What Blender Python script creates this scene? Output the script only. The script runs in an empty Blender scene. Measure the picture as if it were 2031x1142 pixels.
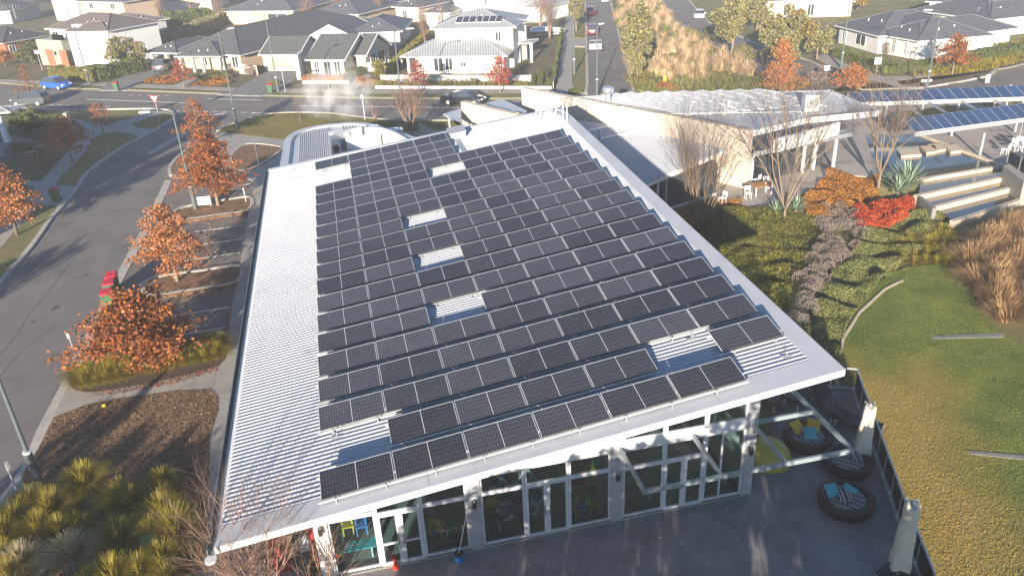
import bpy, bmesh, math, random
import numpy as np
from mathutils import Vector, Matrix
R = math.radians
random.seed(7); RNG = np.random.default_rng(7)
C = bpy.context.scene.collection
S = bpy.context.scene
# ------------------------------------------------------------------ camera, sky, sun, exposure
F = 1570.0; PW, PH = 2031.0, 1142.0; CH = 18.5
NV = (1180 - PW / 2, 3750 - PH / 2)                     # nadir vanishing point measured in the photograph
TH = math.atan(F / math.hypot(*NV)); RO = math.atan2(NV[0], NV[1])
cd = bpy.data.cameras.new('camera'); cam = bpy.data.objects.new('camera', cd); C.objects.link(cam)
cd.sensor_width = 36; cd.lens = 36 * F / PW; cd.clip_end = 2000; cd.clip_start = 0.1
_f = Vector((0, math.cos(TH), -math.sin(TH))); _r = Vector((1, 0, 0)); _u = Vector((0, math.sin(TH), math.cos(TH)))
ir = _r * math.cos(RO) - _u * math.sin(RO)          # image right and up directions in the world (with the roll)
iu = _r * math.sin(RO) + _u * math.cos(RO)
M = Matrix((( ir.x, iu.x, -_f.x, 0), (ir.y, iu.y, -_f.y, 0), (ir.z, iu.z, -_f.z, CH), (0, 0, 0, 1)))
cam.matrix_world = M
S.camera = cam
w = bpy.data.worlds.new('World'); S.world = w; w.use_nodes = True
nt = w.node_tree; SE = 13.0; bg = nt.nodes['Background']; sky = nt.nodes.new('ShaderNodeTexSky')
sky.sky_type = 'NISHITA'; sky.sun_disc = False; sky.sun_elevation = R(SE); SUNAZ = math.atan2(-.21, -.978)
sky.sun_rotation = SUNAZ; sky.air_density = 1.0; sky.dust_density = 0.15; sky.ozone_density = 4.0
nt.links.new(sky.outputs[0], bg.inputs[0]); bg.inputs[1].default_value = 0.075
sl = bpy.data.lights.new('sun', 'SUN'); sl.energy = 5.0; sl.angle = R(0.6); sl.color = (1.0, 0.885, 0.74)
so = bpy.data.objects.new('sun', sl); C.objects.link(so)
_d = Vector((.21, .978, -math.tan(R(SE)))).normalized(); so.rotation_euler = _d.to_track_quat('-Z', 'Y').to_euler()
S.view_settings.view_transform = 'Standard'; S.view_settings.look = 'None'; S.view_settings.gamma = 1
S.view_settings.use_curve_mapping = False; S.view_settings.exposure = 1.27
S.cycles.max_bounces = 4; S.cycles.diffuse_bounces = 2; S.cycles.glossy_bounces = 2; S.cycles.transparent_max_bounces = 12; S.cycles.volume_bounces = 0

# ------------------------------------------------------------------ geometry helpers
def ray(x, y):
    return ir * (x - PW / 2) + iu * (PH / 2 - y) + _f * F
def at(x, y, z=0.0):
    d = ray(x, y); t = (z - CH) / d.z
    return Vector((d.x * t, d.y * t, z))
def proj(P):
    q = Vector(P) - Vector((0, 0, CH)); dep = q.dot(_f)
    return PW / 2 + q.dot(ir) * F / dep, PH / 2 - q.dot(iu) * F / dep
def hgt(b, ty, z0=0.0):
    """height of an upright thing standing at pixel b whose top reaches image row ty"""
    P = at(b[0], b[1], z0); lo, hi = 0, 25
    for _ in range(40):
        m = (lo + hi) / 2
        if proj(P + Vector((0, 0, m)))[1] > ty: lo = m
        else: hi = m
    return lo
OX, OY = -5.5, 16.63; EX = Vector((.9797, .2006, 0)); EY = Vector((-.2006, .9797, 0)); BROT = math.atan2(.2006, .9797)
def LB(u, v, z=0.0):
    return Vector((OX, OY, 0)) + EX * u + EY * v + Vector((0, 0, z))
def RZ(u): return 3.48 + .1222 * u                      # roof surface height
class MB:
    def __init__(s, T=None): s.v = []; s.f = []; s.m = []; s.T = T
    def pt(s, p):
        p = Vector(p); s.v.append(s.T(p) if s.T else p); return len(s.v) - 1
    def face(s, pts, m=0):
        s.f.append([s.pt(p) for p in pts]); s.m.append(m); return s
    def box(s, a, b, m=0, X=None):
        x0, y0, z0 = a; x1, y1, z1 = b
        c = [(x0, y0, z0), (x1, y0, z0), (x1, y1, z0), (x0, y1, z0), (x0, y0, z1), (x1, y0, z1), (x1, y1, z1), (x0, y1, z1)]
        if X: c = [X @ Vector(q) for q in c]
        i = [s.pt(q) for q in c]
        for q in ((0, 3, 2, 1), (4, 5, 6, 7), (0, 1, 5, 4), (1, 2, 6, 5), (2, 3, 7, 6), (3, 0, 4, 7)):
            s.f.append([i[k] for k in q]); s.m.append(m)
        return s
    def prism(s, pts, z0, z1, m=0):
        n = len(pts); a = [s.pt((p[0], p[1], z0)) for p in pts]; b = [s.pt((p[0], p[1], z1)) for p in pts]
        s.f.append(b); s.m.append(m); s.f.append(a[::-1]); s.m.append(m)
        for k in range(n): s.f.append([a[k], a[(k + 1) % n], b[(k + 1) % n], b[k]]); s.m.append(m)
        return s
    def slab(s, top, dz, m=0):
        """closed slab: polygon of 3D points, extruded down dz"""
        n = len(top); t = [s.pt(p) for p in top]; b = [s.pt(Vector(p) - Vector((0, 0, dz))) for p in top]
        s.f.append(t); s.m.append(m); s.f.append(b[::-1]); s.m.append(m)
        for k in range(n): s.f.append([b[k], b[(k + 1) % n], t[(k + 1) % n], t[k]]); s.m.append(m)
        return s
    def tube(s, pts, r, n=8, m=0, caps=True):
        pts = [Vector(p) for p in pts]
        if not isinstance(r, (list, tuple)): r = [r] * len(pts)
        rings = []
        for k, p in enumerate(pts):
            d = (pts[min(k + 1, len(pts) - 1)] - pts[max(k - 1, 0)]).normalized()
            a = d.cross(Vector((0, 0, 1)))
            if a.length < 1e-3: a = d.cross(Vector((0, 1, 0)))
            a.normalize(); b = d.cross(a)
            rings.append([s.pt(p + (a * math.cos(t) + b * math.sin(t)) * r[k]) for t in [2 * math.pi * j / n for j in range(n)]])
        for k in range(len(rings) - 1):
            for j in range(n):
                s.f.append([rings[k][j], rings[k][(j + 1) % n], rings[k + 1][(j + 1) % n], rings[k + 1][j]]); s.m.append(m)
        if caps: s.f.append(rings[0][::-1]); s.m.append(m); s.f.append(rings[-1]); s.m.append(m)
        return s
    def lathe(s, prof, n=24, m=0, c=(0, 0, 0)):
        rings = [[s.pt((c[0] + r * math.cos(2 * math.pi * j / n), c[1] + r * math.sin(2 * math.pi * j / n), c[2] + z)) for j in range(n)] for r, z in prof]
        for k in range(len(rings) - 1):
            for j in range(n):
                s.f.append([rings[k][j], rings[k][(j + 1) % n], rings[k + 1][(j + 1) % n], rings[k + 1][j]]); s.m.append(m)
        s.f.append(rings[0][::-1]); s.m.append(m); s.f.append(rings[-1]); s.m.append(m)
        return s
FR = {}                                                 # object name -> (origin, rotation) used to build children in world coordinates
def tag(o, label=None, cat=None, group=None, kind=None):
    if label: o['label'] = label
    if cat: o['category'] = cat
    if group: o['group'] = group
    if kind: o['kind'] = kind
    return o
def empty(name, loc, rz=0.0, label=None, cat=None, group=None):
    o = bpy.data.objects.new(name, None); C.objects.link(o); o.location = loc; o.rotation_euler = (0, 0, rz); o.empty_display_size = .3
    FR[o.name] = (Vector(loc), rz); return tag(o, label, cat, group)
def link(name, me, parent=None, loc=None):
    o = bpy.data.objects.new(name, me); C.objects.link(o)
    if parent: o.parent = parent; FR[o.name] = FR[parent.name]
    else:
        o.location = loc or (0, 0, 0); FR[o.name] = (Vector(loc or (0, 0, 0)), 0)
    return o
def obj(name, mb, mats, parent=None, label=None, cat=None, group=None, kind=None, smooth=False):
    if not isinstance(mats, (list, tuple)): mats = [mats]
    if parent: L, rz = FR[parent.name]
    else:
        xs = [p.x for p in mb.v]; ys = [p.y for p in mb.v]; L = Vector((sum(xs) / len(xs), sum(ys) / len(ys), min(p.z for p in mb.v))); rz = 0
        if kind == 'structure': L = Vector((0, 0, 0))
    Mi = Matrix.Rotation(-rz, 3, 'Z'); me = bpy.data.meshes.new(name)
    me.from_pydata([Mi @ (p - L) for p in mb.v], [], mb.f)
    for m in mats: me.materials.append(m)
    if len(mats) > 1: me.polygons.foreach_set('material_index', mb.m)
    if smooth:
        me.polygons.foreach_set('use_smooth', [True] * len(me.polygons))
        try: me.set_sharp_from_angle(angle=R(40))
        except Exception: pass
    me.update(); o = link(name, me, parent, L)
    return tag(o, label, cat, group, kind)
def quads(name, V, mats, parent=None, mi=None, label=None, cat=None, group=None, kind=None, loc=None, nv=4):
    """fast mesh of separate polygons, V: (N*nv,3) world coordinates"""
    V = np.asarray(V, dtype=np.float32).reshape(-1, 3); n = len(V) // nv
    if parent: L, rz = FR[parent.name]
    else: L = loc if loc is not None else Vector((float(V[:, 0].mean()), float(V[:, 1].mean()), float(V[:, 2].min()))); rz = 0
    L = Vector(L); c, s = math.cos(-rz), math.sin(-rz); W = V - np.array(L, dtype=np.float32)
    W = np.stack([W[:, 0] * c - W[:, 1] * s, W[:, 0] * s + W[:, 1] * c, W[:, 2]], 1)
    me = bpy.data.meshes.new(name); me.vertices.add(len(W)); me.vertices.foreach_set('co', W.ravel())
    me.loops.add(len(W)); me.loops.foreach_set('vertex_index', np.arange(len(W), dtype=np.int32))
    me.polygons.add(n); me.polygons.foreach_set('loop_start', np.arange(0, n * nv, nv, dtype=np.int32)); me.polygons.foreach_set('loop_total', np.full(n, nv, dtype=np.int32))
    if not isinstance(mats, (list, tuple)): mats = [mats]
    for m in mats: me.materials.append(m)
    if mi is not None: me.polygons.foreach_set('material_index', np.asarray(mi, dtype=np.int32))
    me.update(calc_edges=True); o = link(name, me, parent, L)
    return tag(o, label, cat, group, kind)
def gmesh(name, V, Fq, mats, parent=None, loc=None, smooth=False, **k):
    """fast shared-vertex quad mesh"""
    V = np.asarray(V, dtype=np.float32); Fq = np.asarray(Fq, dtype=np.int32)
    if parent: L, rz = FR[parent.name]
    else: L = loc if loc is not None else Vector((0, 0, 0)); rz = 0
    L = Vector(L); c, s = math.cos(-rz), math.sin(-rz); W = V - np.array(L, dtype=np.float32)
    W = np.stack([W[:, 0] * c - W[:, 1] * s, W[:, 0] * s + W[:, 1] * c, W[:, 2]], 1)
    me = bpy.data.meshes.new(name); me.vertices.add(len(W)); me.vertices.foreach_set('co', W.ravel())
    me.loops.add(Fq.size); me.loops.foreach_set('vertex_index', Fq.ravel()); me.polygons.add(len(Fq))
    me.polygons.foreach_set('loop_start', np.arange(0, Fq.size, 4, dtype=np.int32)); me.polygons.foreach_set('loop_total', np.full(len(Fq), 4, dtype=np.int32))
    me.materials.append(mats)
    if smooth: me.polygons.foreach_set('use_smooth', np.ones(len(Fq), dtype=bool))
    me.update(calc_edges=True); o = link(name, me, parent, L); return tag(o, **k)
def copy_tree(o, parent=None, loc=None, rz=None, label=None):
    c = o.copy(); C.objects.link(c)
    if parent: c.parent = parent
    if loc is not None: c.location = loc
    if rz is not None: c.rotation_euler = (0, 0, rz)
    if label: c['label'] = label
    FR[c.name] = (Vector(c.location), c.rotation_euler.z)
    for ch in list(o.children): copy_tree(ch, c)
    return c

# ------------------------------------------------------------------ materials
def mat(name, col, rough=.7, var=.12, scale=3.0, metal=0.0, bump=0.0, bscale=40, col2=None, detail=6, spec=.5, island=0.0, trans=0.0, stain=None):
    m = bpy.data.materials.new(name); m.use_nodes = True; n = m.node_tree.nodes; l = m.node_tree.links
    p = n['Principled BSDF']; p.inputs['Roughness'].default_value = rough; p.inputs['Metallic'].default_value = metal
    p.inputs['Specular IOR Level'].default_value = spec
    tc = n.new('ShaderNodeTexCoord'); nz = n.new('ShaderNodeTexNoise'); nz.inputs['Scale'].default_value = scale; nz.inputs['Detail'].default_value = detail; nz.inputs['Roughness'].default_value = .65
    l.new(tc.outputs['Object'], nz.inputs['Vector'])
    cr = n.new('ShaderNodeValToRGB'); a = col if col2 is None else col; b = col2
    if b is None:
        a = tuple(c * (1 - var) for c in col); b = tuple(min(1, c * (1 + var)) for c in col)
    cr.color_ramp.elements[0].position = .32; cr.color_ramp.elements[1].position = .68
    cr.color_ramp.elements[0].color = (*a[:3], 1); cr.color_ramp.elements[1].color = (*b[:3], 1)
    l.new(nz.outputs['Fac'], cr.inputs['Fac']); out = cr.outputs['Color']
    if stain:                                            # (colour, scale, low, high)
        n2 = n.new('ShaderNodeTexNoise'); n2.inputs['Scale'].default_value = stain[1]; n2.inputs['Detail'].default_value = 8; n2.inputs['Roughness'].default_value = .7
        l.new(tc.outputs['Object'], n2.inputs['Vector']); mr = n.new('ShaderNodeMapRange'); mr.inputs[1].default_value = stain[2]; mr.inputs[2].default_value = stain[3]
        l.new(n2.outputs['Fac'], mr.inputs[0]); mx = n.new('ShaderNodeMix'); mx.data_type = 'RGBA'; mx.inputs[7].default_value = (*stain[0], 1)
        l.new(mr.outputs[0], mx.inputs[0]); l.new(out, mx.inputs[6]); out = mx.outputs[2]
    if island:
        ge = n.new('ShaderNodeNewGeometry'); hs = n.new('ShaderNodeHueSaturation'); mr = n.new('ShaderNodeMapRange')
        mr.inputs[3].default_value = 1 - island; mr.inputs[4].default_value = 1 + island
        l.new(ge.outputs['Random Per Island'], mr.inputs[0]); l.new(mr.outputs[0], hs.inputs['Value']); l.new(out, hs.inputs['Color'])
        mh = n.new('ShaderNodeMath'); mh.operation = 'MULTIPLY_ADD'; mh.inputs[1].default_value = .05 * island; mh.inputs[2].default_value = .5 - .025 * island
        wn = n.new('ShaderNodeTexWhiteNoise'); wn.noise_dimensions = '1D'; l.new(ge.outputs['Random Per Island'], wn.inputs['W']); l.new(wn.outputs['Value'], mh.inputs[0]); l.new(mh.outputs[0], hs.inputs['Hue']); out = hs.outputs['Color']
    l.new(out, p.inputs['Base Color'])
    if bump:
        nb = n.new('ShaderNodeTexNoise'); nb.inputs['Scale'].default_value = bscale; nb.inputs['Detail'].default_value = 5
        l.new(tc.outputs['Object'], nb.inputs['Vector']); bp = n.new('ShaderNodeBump'); bp.inputs['Strength'].default_value = bump; bp.inputs['Distance'].default_value = .05
        l.new(nb.outputs['Fac'], bp.inputs['Height']); l.new(bp.outputs['Normal'], p.inputs['Normal'])
    if trans:                                            # thin leaves let light through
        tr = n.new('ShaderNodeBsdfTranslucent'); l.new(out, tr.inputs['Color']); ms = n.new('ShaderNodeMixShader'); ms.inputs[0].default_value = trans
        l.new(p.outputs[0], ms.inputs[1]); l.new(tr.outputs[0], ms.inputs[2]); l.new(ms.outputs[0], n['Material Output'].inputs['Surface'])
    return m
def mth(n, l, op, a, b=None, c=None):
    q = n.new('ShaderNodeMath'); q.operation = op
    for i, x in enumerate((a, b, c)):
        if x is None: continue
        if isinstance(x, (int, float)): q.inputs[i].default_value = x
        else: l.new(x, q.inputs[i])
    return q.outputs[0]
def glassmat(name, tint=(.55, .68, .66), gloss=.12, rough=.02):
    m = bpy.data.materials.new(name); m.use_nodes = True; n = m.node_tree.nodes; l = m.node_tree.links; n.clear()
    o = n.new('ShaderNodeOutputMaterial'); t = n.new('ShaderNodeBsdfTransparent'); g = n.new('ShaderNodeBsdfGlossy'); f = n.new('ShaderNodeFresnel'); mx = n.new('ShaderNodeMixShader')
    t.inputs[0].default_value = (*tint, 1); g.inputs['Roughness'].default_value = rough; f.inputs[0].default_value = 1.6
    a = mth(n, l, 'ADD', f.outputs[0], gloss); l.new(a, mx.inputs[0]); l.new(t.outputs[0], mx.inputs[1]); l.new(g.outputs[0], mx.inputs[2]); l.new(mx.outputs[0], o.inputs[0]); return m
def solarmat(name, nx, ny, wx, wy, base, linec, mid=True, rough=.16):
    """cells on a module lying in its own object x/y plane, centred at 0"""
    m = bpy.data.materials.new(name); m.use_nodes = True; n = m.node_tree.nodes; l = m.node_tree.links; p = n['Principled BSDF']
    tc = n.new('ShaderNodeTexCoord'); sp = n.new('ShaderNodeSeparateXYZ'); l.new(tc.outputs['Object'], sp.inputs[0])
    def grid(o, cnt, wd, lw):
        q = mth(n, l, 'MULTIPLY_ADD', o, cnt / wd, 100.0); fr = mth(n, l, 'FRACT', q); d = mth(n, l, 'ABSOLUTE', mth(n, l, 'SUBTRACT', fr, .5)); return mth(n, l, 'GREATER_THAN', d, .5 - lw * cnt / wd)
    g = mth(n, l, 'MAXIMUM', grid(sp.outputs[0], nx, wx, .003), grid(sp.outputs[1], ny, wy, .003))
    if mid:
        g2 = mth(n, l, 'LESS_THAN', mth(n, l, 'ABSOLUTE', sp.outputs[0]), .0085)
    else: g2 = None
    oi = n.new('ShaderNodeObjectInfo'); nz = n.new('ShaderNodeTexNoise'); nz.inputs['Scale'].default_value = 1.3
    l.new(tc.outputs['Object'], nz.inputs['Vector'])
    v = mth(n, l, 'MULTIPLY_ADD', oi.outputs['Random'], .9, .6); v2 = mth(n, l, 'MULTIPLY_ADD', nz.outputs['Fac'], .5, v)
    mx = n.new('ShaderNodeMix'); mx.data_type = 'RGBA'; mx.inputs[6].default_value = (*base, 1); mx.inputs[7].default_value = (*linec, 1); l.new(g, mx.inputs[0]); out = mx.outputs[2]
    hs = n.new('ShaderNodeHueSaturation'); l.new(v2, hs.inputs['Value']); l.new(out, hs.inputs['Color']); out = hs.outputs['Color']
    if g2 is not None:
        m2 = n.new('ShaderNodeMix'); m2.data_type = 'RGBA'; m2.inputs[7].default_value = (.62, .63, .66, 1); l.new(g2, m2.inputs[0]); l.new(out, m2.inputs[6]); out = m2.outputs[2]
    l.new(out, p.inputs['Base Color']); p.inputs['Roughness'].default_value = rough; p.inputs['Coat Weight'].default_value = .6; p.inputs['Coat Roughness'].default_value = .12
    return m
def rowmat(name, col, dirv, pitch, depth=.35, rough=.7, col2=None, wob=.02):
    """tiled or ribbed roof: bands along dirv (object space)"""
    m = mat(name, col, rough, .14, 1.2, col2=col2); n = m.node_tree.nodes; l = m.node_tree.links; p = n['Principled BSDF']
    tc = n.new('ShaderNodeTexCoord'); dt = n.new('ShaderNodeVectorMath'); dt.operation = 'DOT_PRODUCT'; dt.inputs[1].default_value = dirv; l.new(tc.outputs['Object'], dt.inputs[0])
    fr = mth(n, l, 'FRACT', mth(n, l, 'MULTIPLY_ADD', dt.outputs['Value'], 1 / pitch, 500.0))
    src = p.inputs['Base Color'].links[0].from_socket; mx = n.new('ShaderNodeMix'); mx.data_type = 'RGBA'; mx.inputs[7].default_value = (*[c * .55 for c in col], 1); l.new(mth(n, l, 'GREATER_THAN', fr, .72), mx.inputs[0]); l.new(src, mx.inputs[6]); l.new(mx.outputs[2], p.inputs['Base Color'])
    bp = n.new('ShaderNodeBump'); bp.inputs['Strength'].default_value = 1; bp.inputs['Distance'].default_value = depth * pitch * .3; l.new(fr, bp.inputs['Height']); l.new(bp.outputs['Normal'], p.inputs['Normal'])
    return m
def paintcar(name, col): 
    m = mat(name, col, .28, .04, 1.0); m.node_tree.nodes['Principled BSDF'].inputs['Coat Weight'].default_value = .7; return m
K = {}
K['asphalt'] = mat('asphalt', (.195, .172, .16), .88, .12, .35, bump=.25, bscale=60, stain=((.115, .104, .102), .22, .5, .72))
K['asphalt2'] = mat('asphalt_carpark', (.20, .17, .15), .9, .14, .9, bump=.3, bscale=60, stain=((.12, .105, .098), .3, .52, .7))
K['conc'] = mat('concrete', (.36, .335, .30), .85, .10, .8, bump=.1, stain=((.22, .20, .18), .5, .55, .75))
K['conc2'] = mat('concrete_dark', (.22, .21, .20), .85, .14, .5, stain=((.13, .125, .12), .8, .5, .7))
K['kerb'] = mat('kerb_concrete', (.46, .42, .37), .85, .15, 1.5, stain=((.28, .25, .21), 1.2, .55, .7))
K['paint'] = mat('road_paint', (.72, .72, .70), .7, .12, 5, stain=((.35, .34, .34), 4, .6, .68))
K['lawn'] = mat('lawn_grass', (.13, .14, .036), .95, .2, .09, bump=1, bscale=25, col2=(.36, .25, .07), stain=((.075, .09, .025), 1.3, .52, .7))
K['verge'] = mat('verge_grass', (.13, .14, .04), .95, .2, .25, bump=1, bscale=25, col2=(.26, .21, .08), stain=((.08, .085, .03), 2.2, .5, .7))
K['mulch'] = mat('bark_mulch', (.075, .036, .018), .97, .3, 14, bump=1, bscale=30, col2=(.42, .235, .115), detail=10, stain=((.035, .022, .016), 5, .5, .62))
K['mulchd'] = mat('bark_mulch_dark', (.045, .032, .026), .97, .3, 14, bump=1, bscale=30, col2=(.11, .075, .055), detail=10)
K['paving'] = mat('terrace_paving', (.20, .19, .195), .8, .2, .7, stain=((.135, .13, .137), .9, .48, .7), bump=.2)
K['plaza'] = mat('plaza_paving', (.40, .35, .31), .8, .12, .6, stain=((.19, .17, .16), .5, .5, .7))
K['tar'] = mat('tar_patch', (.085, .078, .076), .7, .2, 3)
K['dirt'] = mat('garden_soil', (.10, .075, .05), .95, .3, .6, bump=1, col2=(.20, .16, .08), stain=((.09, .10, .035), .4, .5, .6))
K['white'] = mat('white_paint', (.80, .80, .79), .45, .05, 1.2)
K['roofm'] = mat('white_roof_steel', (.51, .525, .56), .4, .05, .7, stain=((.37, .37, .37), .8, .55, .78), spec=.4)
K['capm'] = mat('pale_capping_steel', (.53, .54, .56), .45, .05, .5, stain=((.44, .445, .46), .8, .52, .72))
K['gutm'] = mat('blue_grey_gutter', (.13, .17, .19), .45, .1, 2)
K['galv'] = mat('galvanised_steel', (.48, .51, .53), .42, .15, 8, metal=.5)
K['alu'] = mat('aluminium_frame', (.70, .71, .74), .4, .06, 3, metal=.1)
K['greyp'] = mat('grey_paint', (.40, .41, .42), .5, .07, 1.5)
K['dgrey'] = mat('dark_grey_metal', (.07, .075, .08), .5, .1, 4)
K['black'] = mat('black_plastic', (.02, .02, .022), .5, .2, 5)
K['glass'] = glassmat('window_glass', (.70, .90, .90), .10)
K['rail_glass'] = glassmat('balustrade_glass', (.72, .78, .76), .04)
K['darkglass'] = mat('dark_window_glass', (.05, .06, .07), .08, .3, 2, spec=.9)
K['skyglass'] = mat('pale_blind_glass', (.42, .44, .46), .2, .2, 1.5)
K['lampw'] = mat('lamp_head_white', (.78, .79, .8), .4, .05, 3)
K['bark'] = mat('grey_brown_bark', (.12, .09, .07), .9, .3, 12, bump=.5)
K['twig'] = mat('pink_tan_twig', (.25, .155, .115), .8, .25, 6, island=.3)
K['twig2'] = mat('straw_brown_twig', (.14, .10, .068), .8, .25, 5, island=.3)
K['paleb'] = mat('pale_trunk_bark', (.23, .175, .125), .85, .25, 10)
K['rust'] = mat('rust_oak_leaf', (.19, .048, .014), .7, .3, .9, col2=(.48, .165, .04), island=.5, trans=.3)
K['orange'] = mat('orange_oak_leaf', (.38, .13, .04), .7, .3, 1.5, col2=(.56, .24, .09), island=.45, trans=.3)
K['red'] = mat('red_leaf', (.34, .055, .035), .7, .3, 1.5, col2=(.5, .13, .08), island=.4, trans=.3)
K['euc'] = mat('olive_eucalypt_leaf', (.15, .15, .06), .6, .3, 1.2, col2=(.32, .28, .12), island=.5, trans=.2)
K['eucy'] = mat('golden_olive_leaf', (.20, .14, .035), .6, .3, 1.2, col2=(.32, .22, .07), island=.5, trans=.2)
K['green'] = mat('hedge_leaf', (.055, .085, .022), .6, .3, 1.5, col2=(.15, .16, .04), island=.5, trans=.2)
K['yelg'] = mat('yellow_green_leaf', (.16, .16, .03), .6, .3, 1.5, col2=(.28, .24, .06), island=.45, trans=.25)
K['cover'] = mat('ground_cover_leaf', (.055, .07, .01), .6, .3, 1.2, col2=(.21, .19, .028), island=.55, trans=.2)
K['coverg'] = mat('grey_green_leaf', (.10, .12, .03), .6, .3, 1.2, col2=(.28, .28, .09), island=.45, trans=.2)
K['orh'] = mat('orange_brown_shrub_leaf', (.20, .085, .018), .6, .3, 1, col2=(.50, .21, .035), island=.5, trans=.2)
K['vred'] = mat('scarlet_leaf', (.40, .03, .014), .55, .3, 1.5, col2=(.62, .12, .03), island=.35, trans=.25)
K['lav'] = mat('grey_lavender_shrub', (.17, .13, .115), .85, .3, 2, col2=(.32, .26, .22), island=.4)
K['reed'] = mat('straw_reed', (.36, .25, .13), .8, .3, 1.2, col2=(.62, .46, .28), island=.35, trans=.2)
K['reedb'] = mat('rusty_reed', (.22, .12, .05), .8, .3, 1.2, col2=(.56, .36, .18), island=.55, trans=.2)
K['tuft'] = mat('olive_tussock_blade', (.17, .15, .008), .7, .3, 1, col2=(.42, .32, .045), island=.5, trans=.25)
K['tuftp'] = mat('pale_tussock_blade', (.42, .33, .17), .7, .3, 1, col2=(.6, .5, .3), island=.35, trans=.25)
K['turf'] = mat('turf_blade', (.10, .12, .03), .8, .3, .3, col2=(.24, .19, .06), island=.45, trans=.2)
K['agave'] = mat('blue_green_agave', (.17, .25, .15), .5, .2, 2, col2=(.30, .38, .26), island=.3)
K['sand'] = mat('sandstone', (.50, .42, .33), .85, .2, 2.2, col2=(.72, .63, .52), bump=.8, bscale=6, stain=((.36, .25, .17), 1.6, .60, .68))
K['cream'] = mat('cream_render', (.66, .60, .50), .8, .08, 1)
K['brickc'] = mat('cream_brick', (.58, .44, .32), .85, .12, 2)
K['brickr'] = mat('orange_red_render', (.42, .13, .07), .8, .1, 1.5)
K['wrender'] = mat('white_render', (.82, .81, .78), .7, .05, .8)
K['grender'] = mat('grey_render', (.42, .42, .42), .8, .07, .8)
K['lrender'] = mat('pale_grey_render', (.60, .60, .58), .8, .06, .8)
K['olive'] = mat('olive_grey_cladding', (.33, .33, .27), .8, .07, .8)
K['cushs'] = None
for nme, c in dict(binG=(.045, .13, .06), binR=(.55, .02, .05), yel=(.62, .46, .04), beany=(.44, .37, .06), teal=(.05, .38, .44), dred=(.30, .02, .03), cream2=(.68, .62, .50), wood=(.42, .20, .08), dblue=(.04, .10, .35), bblue=(.03, .22, .62), orangep=(.8, .25, .02), redp=(.65, .03, .02), greenp=(.03, .22, .09), greent=(.10, .22, .19), cyanp=(.03, .45, .55), brown=(.20, .11, .08), foam=(.55, .6, .62), navy=(.06, .09, .22), lime=(.30, .42, .10), pitg=(.05, .24, .17), ochre=(.72, .38, .03), inner=(.24, .27, .25)).items():
    K[nme] = mat(nme + '_surface', c, .55, .12, 4)
K['water'] = mat('pond_water', (.05, .055, .05), .04, .3, .5, spec=1.0, bump=.05, bscale=6, stain=((.11, .095, .06), .6, .45, .7))
K['waterb'] = mat('shallow_water', (.17, .14, .085), .05, .3, 1.1, spec=1.0, bump=.05, bscale=6)
def golden(m):
    """turf bleached gold in the worn ground beside the terrace"""
    n = m.node_tree.nodes; l = m.node_tree.links; p = n['Principled BSDF']; src = p.inputs['Base Color'].links[0].from_socket; tc = n.new('ShaderNodeTexCoord'); sp = n.new('ShaderNodeSeparateXYZ'); l.new(tc.outputs['Object'], sp.inputs[0])
    nz = n.new('ShaderNodeTexNoise'); nz.inputs['Scale'].default_value = .35; nz.inputs['Detail'].default_value = 6; l.new(tc.outputs['Object'], nz.inputs['Vector'])
    u = mth(n, l, 'MULTIPLY_ADD', sp.outputs[1], -.19, sp.outputs[0]); a = mth(n, l, 'MULTIPLY_ADD', nz.outputs['Fac'], 5.0, mth(n, l, 'MULTIPLY', u, -1.0)); a = mth(n, l, 'ADD', a, 11.0)
    b = mth(n, l, 'MULTIPLY_ADD', nz.outputs['Fac'], 6.0, mth(n, l, 'MULTIPLY_ADD', sp.outputs[1], -.6, 16.0)); c = mth(n, l, 'MINIMUM', a, b); mr = n.new('ShaderNodeMapRange'); mr.inputs[1].default_value = .0; mr.inputs[2].default_value = 2.6; mr.inputs[4].default_value = .78; l.new(c, mr.inputs[0])
    mx = n.new('ShaderNodeMix'); mx.data_type = 'RGBA'; mx.inputs[7].default_value = (.42, .275, .07, 1); l.new(mr.outputs[0], mx.inputs[0]); l.new(src, mx.inputs[6]); l.new(mx.outputs[2], p.inputs['Base Color'])
K['glawn'] = mat('garden_turf_ground', (.10, .15, .02), .95, .2, .5, bump=1, bscale=25, col2=(.20, .22, .035), stain=((.075, .09, .025), 1.3, .52, .7)); golden(K['glawn'])
K['gturf'] = mat('garden_turf_blade', (.09, .14, .02), .8, .3, .5, col2=(.23, .24, .04), island=.45); golden(K['gturf'])
def gplane(z): return lambda p: at(p[0], p[1], z)
def W2(px, z=0.0): return [at(x, y, z) for x, y in px]

# ------------------------------------------------------------------ ground
EDGE = [at(*p) for p in ((1900, 1240), (1815, 1123), (1737, 909), (1693, 776))] + [LB(14.3, 7.0), LB(14.3, 24), LB(16, 30)] + [at(*p) for p in ((1420, 405), (1480, 432), (1560, 405), (1650, 345), (1720, 350), (1800, 356), (1834, 352), (1990, 326), (2500, 300))] + [Vector((150, 5, 0)), Vector((40, -20, 0))]
EP = np.array([[p.x, p.y] for p in EDGE])
def inside(P, poly):
    x, y = P[:, 0], P[:, 1]; r = np.zeros(len(P), bool); n = len(poly)
    for i in range(n):
        a, b = poly[i], poly[i - 1]
        c = ((a[1] > y) != (b[1] > y)) & (x < (b[0] - a[0]) * (y - a[1]) / (b[1] - a[1] + 1e-12) + a[0]); r ^= c
    return r
def dist(P, poly, closed=True):
    d = np.full(len(P), 1e9); n = len(poly)
    for i in range(0 if closed else 1, n):
        a, b = poly[i - 1], poly[i]; ab = b - a; t = np.clip(((P - a) @ ab) / (ab @ ab + 1e-9), 0, 1)
        d = np.minimum(d, np.linalg.norm(P - a - t[:, None] * ab, axis=1))
    return d
LOW = -0.9
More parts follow.
